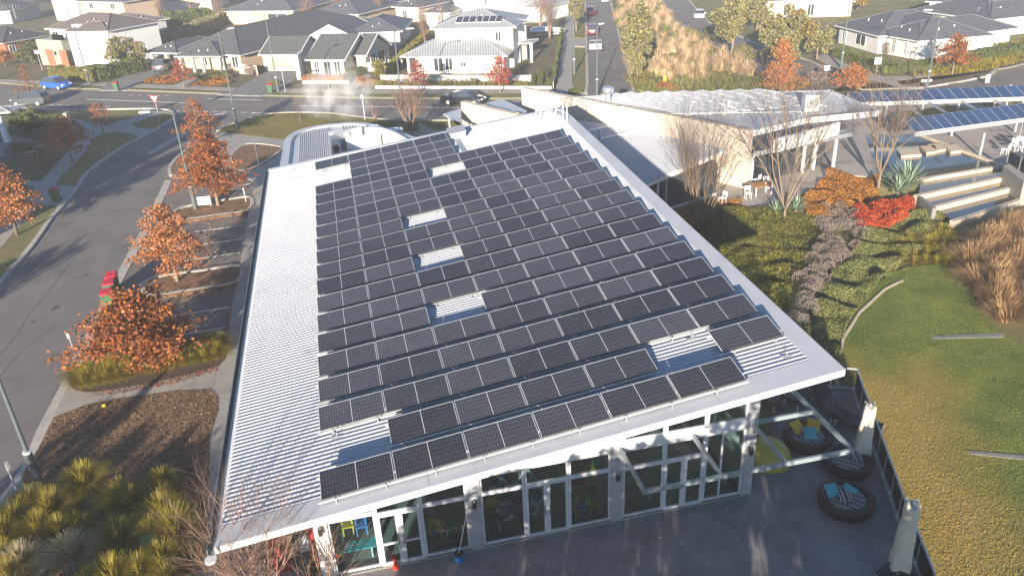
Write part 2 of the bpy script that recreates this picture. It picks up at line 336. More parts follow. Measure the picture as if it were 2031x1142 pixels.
def terr(P):
    P = np.asarray(P, float).reshape(-1, 2); i = inside(P, EP); d = dist(P, EP[4:-5], False); t = np.clip(d / 3.5, 0, 1); t = t * t * (3 - 2 * t)
    return np.where(i, LOW * t, 0.0)
def tz(x, y): return float(terr([[x, y]])[0])
xs = np.concatenate([np.linspace(-600, -60, 10), np.arange(-50, 8, 4.0), np.arange(8, 46, .6), np.arange(46, 80, 5), np.linspace(90, 600, 10)])
ys = np.concatenate([np.linspace(-60, 6, 8), np.arange(8, 62, .6), np.arange(64, 130, 6), np.linspace(140, 900, 12)])
XX, YY = np.meshgrid(xs, ys); PP = np.stack([XX.ravel(), YY.ravel()], 1); ZZ = terr(PP) - .03
nx = len(xs); ii = np.arange(len(ys) - 1)[:, None] * nx + np.arange(nx - 1)[None, :]
gmesh('ground', np.column_stack([PP, ZZ]), np.stack([ii, ii + 1, ii + nx + 1, ii + nx], -1).reshape(-1, 4), K['verge'], kind='structure', smooth=True)
def sheet(name, px, z, m, thick=.02, kind='structure', zz=None):
    mb = MB(); pts = [at(x, y, z) for x, y in px]; mb.prism([(p.x, p.y) for p in pts], z - thick, z); return obj(name, mb, m, kind=kind)
def strip(name, px, wd, z0, z1, m, closed=False, side=0.0, kind='structure'):
    """kerb or line: band of width wd along a pixel polyline (world metres)"""
    P = [at(x, y, 0) for x, y in px]; mb = MB(); n = len(P); L = []; Rr = []
    for k in range(n):
        a = P[(k - 1) % n] if (closed or k > 0) else P[k]; b = P[(k + 1) % n] if (closed or k < n - 1) else P[k]
        t = (b - a); t.z = 0; t.normalize(); nn = Vector((-t.y, t.x, 0)); L.append(P[k] + nn * (wd / 2 + side)); Rr.append(P[k] + nn * (side - wd / 2))
    for k in range(n if closed else n - 1):
        j = (k + 1) % n; mb.prism([(Rr[k].x, Rr[k].y), (Rr[j].x, Rr[j].y), (L[j].x, L[j].y), (L[k].x, L[k].y)], z0, z1)
    return obj(name, mb, m, kind=kind)
def smoothpx(px, n=4, closed=False):
    out = []; m = len(px)
    for k in range(m if closed else m - 1):
        p0, p1, p2, p3 = [px[(k + j) % m] if closed else px[min(max(k + j, 0), m - 1)] for j in (-1, 0, 1, 2)]
        for i in range(n):
            t = i / n; out.append(tuple(.5 * ((2 * p1[a]) + (-p0[a] + p2[a]) * t + (2 * p0[a] - 5 * p1[a] + 4 * p2[a] - p3[a]) * t * t + (-p0[a] + 3 * p1[a] - 3 * p2[a] + p3[a]) * t ** 3) for a in (0, 1)))
    if not closed: out.append(px[-1])
    return out
# front road, side street, car park, far streets ------------------------------------------------
UPK = [(-90, 160), (0, 166), (60, 171), (143, 177), (256, 180.5), (400, 186), (520, 191), (690, 195), (879, 197), (1035, 197), (1120, 193), (1165, 188)]
LOWK = [(-90, 208), (0, 212), (70, 216), (143, 220), (215, 217.5), (300, 216)]
STL = smoothpx([(345, 225), (346, 236), (320, 252), (295, 267), (262, 283), (233, 300), (191, 330), (168, 352), (157, 369), (122, 413), (102, 435), (71, 480), (51, 505), (0, 564), (-60, 640)], 3)
LAWNK = smoothpx([(432, 261), (450, 250), (473, 243), (500, 233), (540, 226), (602, 224), (660, 226), (714, 233), (789, 240), (884, 240), (960, 240)], 3)
sheet('front_road', UPK + [(1210, 186), (1255, 182), (1500, 183), (1790, 178), (1895, 166), (1997, 137), (2100, 115), (2200, 200), (1780, 235), (1100, 262)] + LAWNK[::-1] + [(330, 357), (230, 546), (212, 593), (135, 747), (56, 916), (0, 995), (-140, 1200), (-300, 1000)] + STL[::-1] + LOWK[::-1], .0, K['asphalt'])
sheet('right_street', [(1165, 187), (1161, 26), (1158, -60), (1195, -60), (1210, 0), (1252, 164), (1262, 184)], .002, K['asphalt'])
sheet('far_street', [(1308, -6), (1300, -40), (1345, -40), (1361, -5), (1382, 20), (1407, 46), (1500, 88), (1600, 120), (1665, 148), (1705, 180), (1560, 186), (1520, 152), (1480, 112), (1445, 104), (1418, 95), (1380, 76), (1346, 55), (1325, 25)], .002, K['asphalt'])
sheet('car_park', [(330, 357), (335, 347), (420, 350), (507, 335), (499, 393), (482, 480), (471, 565), (461, 598), (450, 685), (433, 724), (300, 740), (133, 747), (212, 593), (230, 546), (300, 427)], .004, K['asphalt2'])
strip('street_edge_strip', [(334, 358), (303, 427), (238, 549), (214, 597), (141, 748), (88, 850), (58, 925), (0, 1012), (-40, 1070)], .55, -.02, .03, K['kerb'])
# verges and paths (raised 0.1) -------------------------------------------------
PATHN_T = [(-90, 153), (0, 158), (138, 162), (260, 166), (400, 172), (520, 177), (760, 177), (1019, 177), (1095, 178)]
PATHN_B = [(-90, 160), (0, 163), (138, 168), (260, 173), (400, 178), (520, 183), (760, 185), (1019, 185), (1100, 185)]
sheet('north_footpath', PATHN_T + PATHN_B[::-1], .10, K['conc'], .12)
vg = [(x, y + .2) for x, y in PATHN_B] + [(1135, 180), (1163, 186)] + [(x, y - 1) for x, y in UPK[::-1][1:]]
sheet('north_verge', vg, .095, K['verge'], .12)
strip('north_kerb', UPK, .34, -.02, .115, K['kerb'], side=.1)
sheet('front_gardens', [(-150, 152)] + [(x, y - .3) for x, y in PATHN_T[1:]] + [(1102, 178), (1122, 35), (1125, -60), (-300, -60)], .06, K['dirt'], .08)
sheet('street_footpath', [(1102, 180), (1108, 140), (1122, 35), (1126, -60), (1146, -60), (1138, 51), (1136, 110), (1134, 168), (1150, 186), (1095, 186)], .105, K['conc'], .12)
sheet('street_verge', [(1134.5, 168), (1136, 95), (1160, 95), (1163, 172), (1160, 182), (1145, 184)], .10, K['verge'], .12)
sheet('street_verge_far', [(1138, 74), (1141, 20), (1142, -60), (1157, -60), (1160, 26), (1160.5, 76)], .10, K['verge'], .12)
strip('street_kerb_left', [(1150, 188), (1162, 184), (1165, 168), (1161.5, 26), (1158, -50)], .32, -.02, .12, K['kerb'])
strip('street_kerb_right', [(1265, 186), (1256, 180), (1252, 164), (1210, 0), (1198, -50)], .32, -.02, .12, K['kerb'])
strip('far_street_kerb', [(1308, -6), (1325, 25), (1346, 55), (1380, 76), (1418, 95), (1445, 104), (1480, 112), (1520, 152), (1560, 186)], .32, -.02, .12, K['kerb'])
strip('far_street_kerb', [(1361, -5), (1382, 20), (1407, 46), (1500, 88), (1600, 120), (1665, 148), (1705, 178)], .32, -.02, .12, K['kerb'])
sheet('median_ground', [(1256, 178), (1252, 160), (1212, 0), (1208, -30), (1305, -30), (1325, 25), (1346, 55), (1418, 95), (1480, 112), (1520, 152), (1555, 182)], .08, K['dirt'], .1)
for px in ([(212, 166), (255, 147), (297, 136), (345, 137), (300, 152), (252, 179), (196, 179)], [(430, 187), (458, 182), (500, 158), (528, 144), (590, 143), (590, 156), (545, 184), (515, 190)], [(679, 184), (679, 177), (712, 153), (728, 147), (738, 149), (716, 170), (698, 184)], [(345, 169), (400, 146), (408, 147), (362, 173)]):
    sheet('driveway', px, .118, K['conc2'] if px[0][0] in (212, 430) else K['conc'], .12)
sheet('street_driveway', [(1138, 92), (1138, 76), (1160, 78), (1160, 93)], .118, K['conc'], .12)
sheet('left_footpath', [(142, 236), (176, 238), (220, 244), (245, 239), (300, 220), (332, 221), (300, 232), (265, 247), (270, 253), (305, 255), (279, 272), (257, 265), (228, 261), (203, 265), (181, 277), (171, 299), (147, 326), (122, 348), (108, 367), (157, 369), (122, 408), (76, 407), (32, 456), (10, 481), (-60, 560), (-90, 500), (0, 446), (22, 428), (69, 371), (20, 360), (81, 359), (110, 327), (132, 303), (162, 266), (169, 253)], .10, K['conc'], .12)
sheet('left_verge', [(203, 265), (228, 261), (257, 265), (279, 272), (262, 281), (233, 298), (191, 328), (170, 349), (157, 368), (108, 366), (122, 348), (147, 326), (171, 299), (181, 277)], .095, K['verge'], .12)
sheet('left_verge', [(76, 407), (122, 408), (103, 432), (71, 476), (51, 501), (0, 560), (-60, 634), (-60, 562), (10, 482), (32, 457)], .095, K['verge'], .12)
sheet('corner_verge', [(262, 246), (300, 232), (332, 221), (345, 226), (344, 236), (320, 250), (300, 256), (270, 254)], .108, K['verge'], .12)
sheet('left_front_verge', [(-90, 210), (0, 214), (70, 218), (143, 222), (215, 219), (303, 219), (245, 238), (220, 243), (176, 237), (147, 236), (60, 232), (-90, 228)], .095, K['verge'], .12)
sheet('left_front_garden', [(-200, 230), (60, 233), (142, 237), (168, 252), (160, 266), (131, 303), (109, 327), (80, 359), (0, 445), (-100, 500), (-400, 500)], .07, K['dirt'], .1)
sheet('porch_path', [(-60, 262), (20, 268), (85, 282), (84, 290), (-60, 330)], .10, K['conc2'], .12)
strip('left_kerb', STL, .3, -.02, .115, K['kerb'], side=-.05); strip('left_gutter', STL, .35, -.01, .012, K['conc2'], side=.3)
strip('left_front_kerb', LOWK + [(318, 217), (335, 219), (345, 226)], .3, -.02, .115, K['kerb'])
sheet('front_lawn', LAWNK + [(960, 255), (600, 272), (562, 277)], .095, K['lawn'], .12)
strip('lawn_kerb', LAWNK, .3, -.02, .12, K['kerb'])
sheet('lawn_footpath', [(432, 262), (562, 277), (960, 252), (1000, 246), (1000, 266), (560, 400), (480, 345), (452, 350), (440, 330), (400, 300), (388, 290), (408, 275)], .10, K['conc'], .12)
BF = [(507, 336), (560, 300), (700, 300), (700, 500), (640, 800), (600, 1180), (560, 1400), (200, 1400), (354, 1142), (393, 1062), (413, 1006), (416, 865), (433, 815), (433, 787), (416, 770), (348, 773), (236, 789), (169, 801), (107, 826), (79, 882), (58, 925), (141, 752), (166, 777), (251, 767), (333, 752), (433, 724), (450, 698), (450, 685), (461, 598), (471, 565), (482, 480), (499, 393)]
sheet('building_footpath', BF, .106, K['conc'], .12)
sheet('entry_paving', [(480, 1400), (560, 1180), (640, 1133), (1485, 979), (1560, 770), (1694, 775), (1740, 907), (1816, 1122), (1900, 1240), (1900, 1500)], .06, K['paving'], 1.1)
strip('terrace_kerb', [(1571, 767), (1694, 775), (1740, 907), (1816, 1122), (1900, 1243)], .34, -1.2, .13, K['conc2'])
for nm, a in (('bay_line', (384, 460, 487, 447)), ('bay_line', (399, 485, 481, 474)), ('bay_line', (356, 519, 477, 501)), ('bay_line', (340, 627, 458, 609)), ('bay_line', (351, 665, 451, 649)), ('bay_line', (482, 367, 501, 364)), ('bay_line', (310, 590, 465, 568))):
    strip('parking_bay_line', [a[:2], a[2:]], .09, .0, .012, K['paint'])
for px, wd in (([(171, 197), (379, 205)], .13), ([(592, 210), (880, 213.5), (1100, 213)], .13), ([(410, 196), (520, 199)], .1), ([(296, 307), (360, 270), (372, 263)], .12), ([(292, 305), (356, 268), (368, 261)], .12), ([(500, 224.5), (540, 224), (602, 222)], .1), ([(424, 228), (446, 225)], .3)):
    strip('road_line', px, wd, -.01, .006, K['paint'])
for k in range(10):
    strip('road_dash', [(345 + k * 19, 220.5 + .35 * k), (356 + k * 19, 220.8 + .35 * k)], .12, -.01, .006, K['paint'])
for k in range(8):
    strip('road_dash', [(100 + k * 16, 208 + k * .5), (107 + k * 16, 208.2 + k * .5)], .1, -.01, .006, K['paint'])
for k in range(5): strip('road_dash', [(256 + k * 18, 189 + .3 * k), (264 + k * 18, 189.2 + .3 * k)], .1, -.01, .006, K['paint'])
strip('road_crack', smoothpx([(0, 703), (30, 668), (60, 622), (97, 578), (140, 520), (180, 470), (250, 425)], 5), .035, -.01, .005, K['dgrey'])
strip('road_crack', smoothpx([(-10, 760), (40, 700), (100, 655), (110, 640)], 5), .025, -.01, .005, K['dgrey'])
for k, (x, y, w_) in enumerate(((110, 610, .5), (172, 545, .3), (66, 638, .25), (420, 470, .5), (400, 640, .4), (440, 505, .35), (300, 205, .8), (740, 205, .7), (150, 200, .6))): P_ = at(x, y); mb = MB(); mb.prism([(P_.x + w_ * .5 * math.cos(a * .785) * random.uniform(.6, 1.2), P_.y + w_ * .7 * math.sin(a * .785) * random.uniform(.6, 1.2)) for a in range(8)], -.01, .0085); obj('oil_stain', mb, K['conc2'] if k < 0 else K['tar'], kind='structure')
for (a, b) in (((206, 778), (196, 812)), ((252, 768), (243, 797)), ((299, 759), (290, 788)), ((346, 750), (338, 782)), ((392, 737), (385, 775)), ((432, 725), (424, 772)), ((444, 700), (474, 708)), ((431, 790), (466, 800)), ((427, 830), (460, 838)), ((415, 880), (450, 888)), ((412, 940), (446, 948)), ((408, 1005), (440, 1012)), ((462, 610), (485, 613)), ((472, 560), (492, 563)), ((480, 490), (504, 493)), ((492, 420), (517, 423)), ((498, 375), (524, 378))):
    strip('paving_joint', [a, b], .03, .1, .1085, K['conc2'])
def island(name, px, closed=True, m='mulch', sm=3, kerb=True):
    q = smoothpx(px, sm, True); sheet(name, q, .13, K[m], .15)
    if kerb: strip(name + '_kerb', q, .26, -.02, .15, K['kerb'], closed=True)
island('planted_island', [(388, 291), (363, 305), (342, 326), (337, 342), (350, 352), (420, 349), (440, 335), (420, 310)])
island('planted_island', [(457, 318), (466, 302), (484, 289), (512, 287), (556, 293), (556, 302), (514, 331), (470, 341)])
island('planted_island', [(352, 419), (370, 411.5), (407, 404), (450, 398), (496, 393), (493, 419), (430, 429), (372, 437), (347, 433), (344, 427)])
island('planted_island', [(283, 569), (299, 557), (330, 548), (400, 539), (475, 530), (471, 562), (400, 575), (312, 588), (292, 586)])
island('grass_island', [(139, 764), (150, 740), (192, 727), (333, 690), (440, 681), (449, 690), (433, 724), (333, 751), (251, 767), (170, 777)], m='mulchd', kerb=False)
sheet('mulch_bed', [(107, 827), (169, 802), (236, 790), (348, 774), (416, 771), (432, 787), (432, 815), (415, 865), (412, 1006), (392, 1062), (340, 1160), (200, 1400), (-300, 1400), (-140, 1200), (0, 1028), (50, 968), (42, 944), (79, 883)], .12, K['mulch'], .13)
sheet('lamp_pad', [(34, 962), (80, 968), (66, 985), (10, 1030), (0, 1022)], .135, K['conc'], .13)
# right-hand plaza, pond and weir steps ----------------------------------------
sheet('plaza', [(1250, 470), (1255, 430), (1350, 403), (1440, 392), (1480, 432), (1560, 405), (1650, 345), (1745, 352), (1800, 356), (1834, 352), (1987, 327), (2020, 322), (2500, 290), (2400, 180), (1790, 186), (1000, 200), (1000, 300)], .015, K['plaza'], 1.2)
sheet('plaza_grass', [(1836, 216), (1876, 207), (1926, 217), (1930, 226), (1850, 231), (1790, 232), (1780, 222)], .03, K['lawn'], .05)
sheet('plaza_grass', [(1926, 203), (1990, 198), (2080, 205), (2060, 214), (1960, 213)], .03, K['lawn'], .05)
sheet('right_verge', [(1560, 186), (1705, 182), (1640, 135), (1600, 122), (1618, 108), (1650, 98), (1760, 152), (1880, 142), (1980, 118), (2100, 90), (2100, 118), (1997, 137), (1895, 165), (1790, 177)], .08, K['dirt'], .1)
sheet('right_footpath', [(1618, 108), (1645, 110), (1700, 138), (1752, 152), (1800, 151), (1880, 138), (1890, 143), (1800, 158), (1776, 160), (1788, 168), (1835, 174), (1795, 178), (1755, 165), (1680, 148), (1622, 118)], .10, K['conc'], .12)
strip('right_kerb', [(1705, 180), (1790, 177), (1830, 175), (1895, 165), (1960, 152), (1975, 140), (1997, 137), (2100, 112)], .32, -.02, .13, K['kerb'])

# ================================================================== main building
TB = lambda p: LB(p[0], p[1], p[2])
bld = empty('community_building', LB(-.2, 1.45, 0), BROT, 'long white hall whose steel roof carries the big array of black solar panels', 'building')
# corrugated roof: real ribs running across the slope
CA, CB_, CC, CD_ = (-3.11, 35.5), (-2.91, .17), (15.63, .08), (16.72, 34.4)
def ulim(v):
    t = (v - .1) / 35.0; return CB_[0] + (CA[0] - CB_[0]) * t, CC[0] + (CD_[0] - CC[0]) * t
def vback(u): t = (u + 3.1) / 19.8; return 35.5 - 1.1 * t
Vv = []; Fq = []; pitch = .2; v = .95; prof = ((0, 0), (.055, .0), (.085, .052), (.150, .052), (.195, 0)); rows = []
while v < 35.2:
    for dv, dz in prof: rows.append((v + dv, dz))
    v += pitch
for k, (vv, dz) in enumerate(rows):
    a, b = ulim(vv); a += .12; b -= .56
    for u in (a, b):
        P = LB(u, min(vv, vback(u) - .05), RZ(u) + dz); Vv.append(P)
for k in range(len(rows) - 1): Fq.append((2 * k, 2 * k + 1, 2 * k + 3, 2 * k + 2))
gmesh('roof', Vv, Fq, K['roofm'], parent=bld)
# flat cappings round the roof, fascia and the slab below
mb = MB(TB)
def cap(pts, th=.05): mb.slab([(u, v, RZ(u) + .055) for u, v in pts], th)
cap([(CB_[0], CB_[1]), (CC[0], CC[1]), (15.0, .98), (CB_[0] + .1, .98)])
obj('front_capping', mb, K['capm'], bld)
mb = MB(TB); cap([(15.003, .983), (CC[0] + .003, .083), CD_, (CD_[0] - .62, 34.1)]); obj('side_capping', mb, K['capm'], bld)
mb = MB(TB); cap([(CA[0], 35.1), (16.05, 34.1), (16.7, 34.42), CA]); obj('rear_capping', mb, K['capm'], bld)
mb = MB(TB)
q = [CB_, CC, CD_, CA]; mb.slab([(u, v, RZ(u) - .012) for u, v in q], .16); obj('roof_edge', mb, K['white'], bld)
mb = MB(TB); a, b = CB_, CA
for s0, s1, z0, z1 in ((-.2, -.17, -.2, .03), (-.17, .0, -.2, -.17), (-.03, .0, -.17, .02)):
    mb.slab([(a[0] + s0, a[1] - .02, RZ(a[0]) + z1), (a[0] + s1, a[1] - .02, RZ(a[0]) + z1), (b[0] + s1, b[1], RZ(b[0]) + z1), (b[0] + s0, b[1], RZ(b[0]) + z1)], z1 - z0)
gut = obj('gutter', mb, K['gutm'], bld)
mb = MB(TB); mb.lathe([(.0, -.02), (.16, -.02), (.16, .05), (.0, .05)], 16, 0, (-3.02, .04, RZ(-3) - .22)); obj('gutter_outlet', mb, K['white'], gut)
mb = MB(TB); mb.slab([(11.7, 0.3, RZ(11.7) + .062), (11.72, .3, RZ(11.7) + .062), (11.72, .95, RZ(11.7) + .062), (11.7, .95, RZ(11.7) + .062)], .006)
mb.slab([(3.0, 0.2, RZ(3) + .062), (3.02, .2, RZ(3) + .062), (3.02, .95, RZ(3) + .062), (3.0, .95, RZ(3) + .062)], .006); obj('capping_joint', mb, K['greyp'], bld)
# walls
def WZ(u): return RZ(u) - .18
mb = MB(TB)
mb.prism([(-.1, 34.6), (13.75, 33.9), (13.75, 34.1), (-.1, 34.8)], 0, 3.3)
obj('rear_wall', mb, K['lrender'], bld)
mb = MB(TB); mb.box((13.55, 1.7, 0), (13.75, 34.0, 5.0)); obj('side_wall', mb, K['lrender'], bld)
mb = MB(TB); mb.box((-.45, 1.7, 0), (-.25, 34.6, 3.2)); obj('side_wall', mb, K['greyp'], bld)
mb = MB(TB); mb.box((-.24, 1.6, .02), (13.54, 33.9, .075)); obj('interior_floor', mb, K['inner'], bld)
mb = MB(TB); mb.box((-.24, 9.0, .08), (13.54, 9.15, 3.3)); obj('interior_wall', mb, K['olive'], bld)
# columns
cols = [(-.45, -.05), (4.16, 4.58), (8.79, 9.2), (13.4, 13.76)]
for a, b in cols:
    mb = MB(TB); mb.box((a, 1.40, 0), (b, 1.75, WZ(a))); obj('column', mb, K['greyp'] if a > -.4 else K['white'], bld)
# header beams between the columns
for a, b, z0, z1, vv in ((4.58, 8.79, 2.86, 3.27, 1.43), (9.2, 13.4, 2.82, 3.14, 1.43)):
    mb = MB(TB); mb.box((a, vv, z0), (b, vv + .2, z1)); obj('header_beam', mb, K['white'], bld)
def window(u0, u1, z0, zt, rails=(), fw=.07, name='window', mids=(), slope=False, handle=None):
    mb = MB(TB); v0, v1 = 1.46, 1.53; t0, t1 = (zt if not slope else WZ(u0) - .02), (zt if not slope else WZ(u1) - .02)
    mb.box((u0, v0, z0), (u0 + fw, v1, t0)); mb.box((u1 - fw, v0, z0), (u1, v1, t1)); mb.box((u0 + fw, v0, z0), (u1 - fw, v1, z0 + fw))
    i = [mb.pt(p) for p in ((u0 + fw, v0, t0 - fw), (u1 - fw, v0, t1 - fw), (u1 - fw, v1, t1 - fw), (u0 + fw, v1, t0 - fw), (u0 + fw, v0, t0), (u1 - fw, v0, t1), (u1 - fw, v1, t1), (u0 + fw, v1, t0))]
    for q in ((0, 3, 2, 1), (4, 5, 6, 7), (0, 1, 5, 4), (1, 2, 6, 5), (2, 3, 7, 6), (3, 0, 4, 7)): mb.f.append([i[k] for k in q]); mb.m.append(0)
    for r in rails: mb.box((u0 + fw, v0 + .004, r - .03), (u1 - fw, v1 - .004, r + .03))
    for r in mids: mb.box((r - .03, v0 + .006, z0 + fw), (r + .03, v1 - .006, t0 - fw))
    o = obj(name, mb, K['alu'], bld)
    mp = MB(TB); mp.face([(u0 + fw, 1.5, z0 + fw), (u1 - fw, 1.5, z0 + fw), (u1 - fw, 1.5, t1 - fw), (u0 + fw, 1.5, t0 - fw)]); obj('pane', mp, K['glass'], o)
    if handle is not None:
        mh = MB(TB); mh.tube([(handle, 1.42, .85), (handle, 1.42, 1.25)], .015, 6); obj('handle', mh, K['dgrey'], o)
    return o
window(-.05, 1.36, .1, 2.2, ()); window(-.05, 1.36, 2.2, 0, slope=True)
window(1.37, 2.05, .05, 2.1, (.9,), .11, 'door', handle=1.97); window(2.055, 2.72, .05, 2.1, (.9,), .11, 'door', handle=2.13); window(1.37, 2.72, 2.1, 0, slope=True)
window(2.73, 4.16, .1, 2.13); window(2.73, 4.16, 2.13, 0, slope=True)
window(4.58, 5.98, .1, 2.14); window(4.58, 5.98, 2.14, 2.86)
window(5.99, 6.69, .05, 2.14, (), .1, 'door', handle=6.61); window(6.695, 7.4, .05, 2.14, (), .1, 'door', handle=6.78); window(5.99, 7.4, 2.14, 2.86)
window(7.41, 8.79, .1, 2.14); window(7.41, 8.79, 2.14, 2.86)
window(9.2, 10.6, .1, 2.06); window(9.2, 10.6, 2.06, 2.82)
window(10.61, 11.3, .05, 2.06, (), .1, 'door', handle=11.22); window(11.305, 12.0, .05, 2.06, (), .1, 'door', handle=11.39); window(10.61, 12.0, 2.06, 2.82)
window(12.01, 13.4, .1, 2.82, mids=(12.6,))
for a, b in ((4.58, 5.98), (5.99, 7.4), (7.41, 8.79)): window(a, b, 3.27, 0, slope=True) if WZ(a) > 3.5 else None
for a, b in ((9.2, 10.6), (10.61, 12.0), (12.01, 13.4)): window(a, b, 3.14, 0, slope=True)
mb = MB(TB); mb.box((-.45, 1.36, .0), (13.76, 1.45, .07)); obj('door_sill', mb, K['conc'], bld)
# coloured lettering stuck to the glass
lc = ['yel', 'greenp', 'redp', 'orangep', 'bblue', 'lime', 'white']
def letters(txt, u0, z, step, size, par):
    for k, ch in enumerate(txt):
        if ch == ' ': continue
        cu = bpy.data.curves.new('letter', 'FONT'); cu.body = ch; cu.size = size; cu.extrude = .002; ot = bpy.data.objects.new('t', cu); C.objects.link(ot)
        bpy.context.view_layer.update(); me = bpy.data.meshes.new_from_object(ot); bpy.data.objects.remove(ot)
        me.name = 'window_lettering'; me.materials.clear(); me.materials.append(K[lc[(k * 3 + len(txt)) % 7]])
        Mx = Matrix.Translation(LB(u0 + k * step, 1.452, z + .03 * math.sin(k * 2.1))) @ Matrix.Rotation(BROT, 4, 'Z') @ Matrix.Rotation(R(90), 4, 'X')
        L, rz = FR[par.name]; me.transform(Matrix.Rotation(-rz, 4, 'Z') @ Matrix.Translation(-L) @ Mx); link('window_lettering', me, par)
letters('Pocoo&oPooopoo o', 2.8, 1.0, .085, .14, bld); letters('Oo', .05, .8, .1, .14, bld); letters('Pocoo&oo', 10.75, 1.0, .085, .12, bld); letters('oo', 9.28, .9, .1, .13, bld)
# wall lamps on the columns
for (u, z), lb in zip(((-.25, 2.05), (4.36, 1.95), (8.98, 1.95), (13.56, 1.95)), ('on the leftmost white pillar of the glazed front', 'on the grey column beside the pane with the yellow chair', 'on the grey column left of the steel awning frame', 'on the grey column beside the yellow bean bag')):
    t = empty('wall_lamp', LB(u, 1.4, z), BROT, 'small black cylinder up-down lamp ' + lb, 'wall lamp', 'black lamps on the front columns')
    mb = MB(TB); mb.lathe([(0, -.13), (.062, -.13), (.07, -.1), (.07, .1), (.062, .13), (.05, .13), (.045, .1), (0, .1)], 16, 0, (u, 1.29, z)); obj('lamp_body', mb, K['black'], t, smooth=True)
    mb = MB(TB); mb.box((u - .03, 1.34, z - .05), (u + .03, 1.4, z + .05)); obj('bracket', mb, K['black'], t)
    mb = MB(TB); mb.lathe([(0, 0), (.04, 0), (.04, .012), (0, .012)], 12, 0, (u, 1.29, z + .105)); obj('lens', mb, K['lampw'], t)
# boxy white floodlights under the roof edge
for u, sd in ((.02, 'leftmost, above the pillar by the tree'), (3.6, 'above the yellow chair pane'), (10.5, 'above the awning frame'), (14.35, 'outermost, over the terrace corner')):
    t = empty('floodlight', LB(u, .9, RZ(u) - .3), BROT, 'small white floodlight under the front eave, ' + sd, 'floodlight', 'white floodlights under the eave')
    mb = MB(TB); mb.box((u - .1, .62, RZ(u) - .42), (u + .1, .8, RZ(u) - .26)); obj('housing', mb, K['white'], t)
    mb = MB(TB); mb.tube([(u, .75, RZ(u) - .3), (u, .95, RZ(u) - .19)], .02, 6); obj('bracket', mb, K['greyp'], t)
# awning frame
t = empty('awning_frame', LB(12.4, 1.45, 0), BROT, 'open grey steel awning frame cantilevered from the columns over the terrace', 'awning frame')
def beam(a, b, nm='beam', par=None, wd=.1, ht=.18, m='galv', T=TB):
    mb = MB(); A, B = (T(a), T(b)) if T else (Vector(a), Vector(b)); d = (B - A); d.normalize(); s = d.cross(Vector((0, 0, 1))).normalized() * wd / 2; U = Vector((0, 0, ht / 2))
    i = [mb.pt(p) for p in (A - s - U, A + s - U, A + s + U, A - s + U, B - s - U, B + s - U, B + s + U, B - s + U)]
    for q in ((0, 1, 2, 3), (7, 6, 5, 4), (0, 4, 5, 1), (1, 5, 6, 2), (2, 6, 7, 3), (3, 7, 4, 0)): mb.f.append([i[k] for k in q]); mb.m.append(0)
    return obj(nm, mb, K[m], par)
K['galvb'] = mat('painted_blue_grey_steel', (.24, .29, .31), .5, .08, 3)
for a, b in (((9.08, 1.38, 2.93), (9.08, -.62, 2.93)), ((9.03, -.62, 2.93), (15.85, -.62, 2.93)), ((11.5, 1.38, 2.93), (11.5, -.56, 2.93)), ((13.58, 1.38, 2.93), (13.58, -.56, 2.93)), ((15.8, -.56, 2.93), (15.8, 3.0, 2.93)), ((13.8, 1.5, 2.93), (15.74, 1.5, 2.93)), ((15.8, 3.0, 2.93), (15.8, 5.6, 2.93))): beam(a, b, 'beam', t, .08, .15, 'galvb')
# things seen through the glass
def chair_mb(T, col, style=0):
    mb = MB(T); 
    for x in (-.2, .2):
        for y in (-.2, .2): mb.tube([(x, y, 0), (x * .9, y * .9, .44)], .018, 6)
    mb.box((-.22, -.22, .43), (.22, .22, .47)); mb.tube([(-.2, .2, .44), (-.21, .25, .85)], .018, 6); mb.tube([(.2, .2, .44), (.21, .25, .85)], .018, 6)
    return mb
def simple_chair(nm, P, rz, mk, lab, cat='chair', grp=None, leg='dgrey', tip=None, sc=1.0):
    t = empty(nm, (0, 0, 0), 0, lab, cat, grp)
    for x in (-.19, .19):
        for y in (-.19, .19):
            mb = MB(); mb.tube([(x, y, 0), (x * .9, y * .9, .43)], .018, 6); obj('leg', mb, K[leg], t)
    mb = MB(); mb.box((-.22, -.22, .43), (.22, .22, .465)); obj('seat', mb, K[mk], t)
    mb = MB(); mb.tube([(-.2, .2, .45), (-.21, .26, .9)], .016, 6); mb.tube([(.2, .2, .45), (.21, .26, .9)], .016, 6); mb.slab([(-.2, .24, .9), (.2, .24, .9), (.2, .27, .9), (-.2, .27, .9)], .32); obj('backrest', mb, K[mk], t)
    t.scale = (sc, sc, sc); t.location = P; t.rotation_euler = (tip[0] if tip else 0, 0, rz); return t
simple_chair('classroom_chair', LB(3.25, 2.3, .1), BROT + 2.6, 'yel', 'yellow classroom chair behind the glass, left of the bench and coiled streamers', leg='yel')
simple_chair('classroom_chair', LB(5.1, 2.8, .1), BROT + 2.9, 'yel', 'yellow classroom chair inside beside the heap of blue and white coils', leg='yel')
ci = 0; pal = ['yel', 'redp', 'greenp', 'bblue', 'lime', 'orangep']; wrd = dict(yel='yellow', redp='red', greenp='green', bblue='blue', lime='lime', orangep='orange')
def crate(u, v, z, mk, lab, grp, s=.36):
    t = empty('classroom_stool', LB(u, v, z), BROT, lab, 'stool', grp)
    mb = MB(TB); mb.box((u - s / 2, v - s / 2, z + s - .05), (u + s / 2, v + s / 2, z + s)); obj('seat', mb, K[mk], t)
    for a in (-1, 1):
        for b in (-1, 1):
            mb = MB(TB); x = u + a * (s / 2 - .03); y = v + b * (s / 2 - .03); mb.box((x - .02, y - .02, z), (x + .02, y + .02, z + s - .05)); obj('leg', mb, K[mk], t)
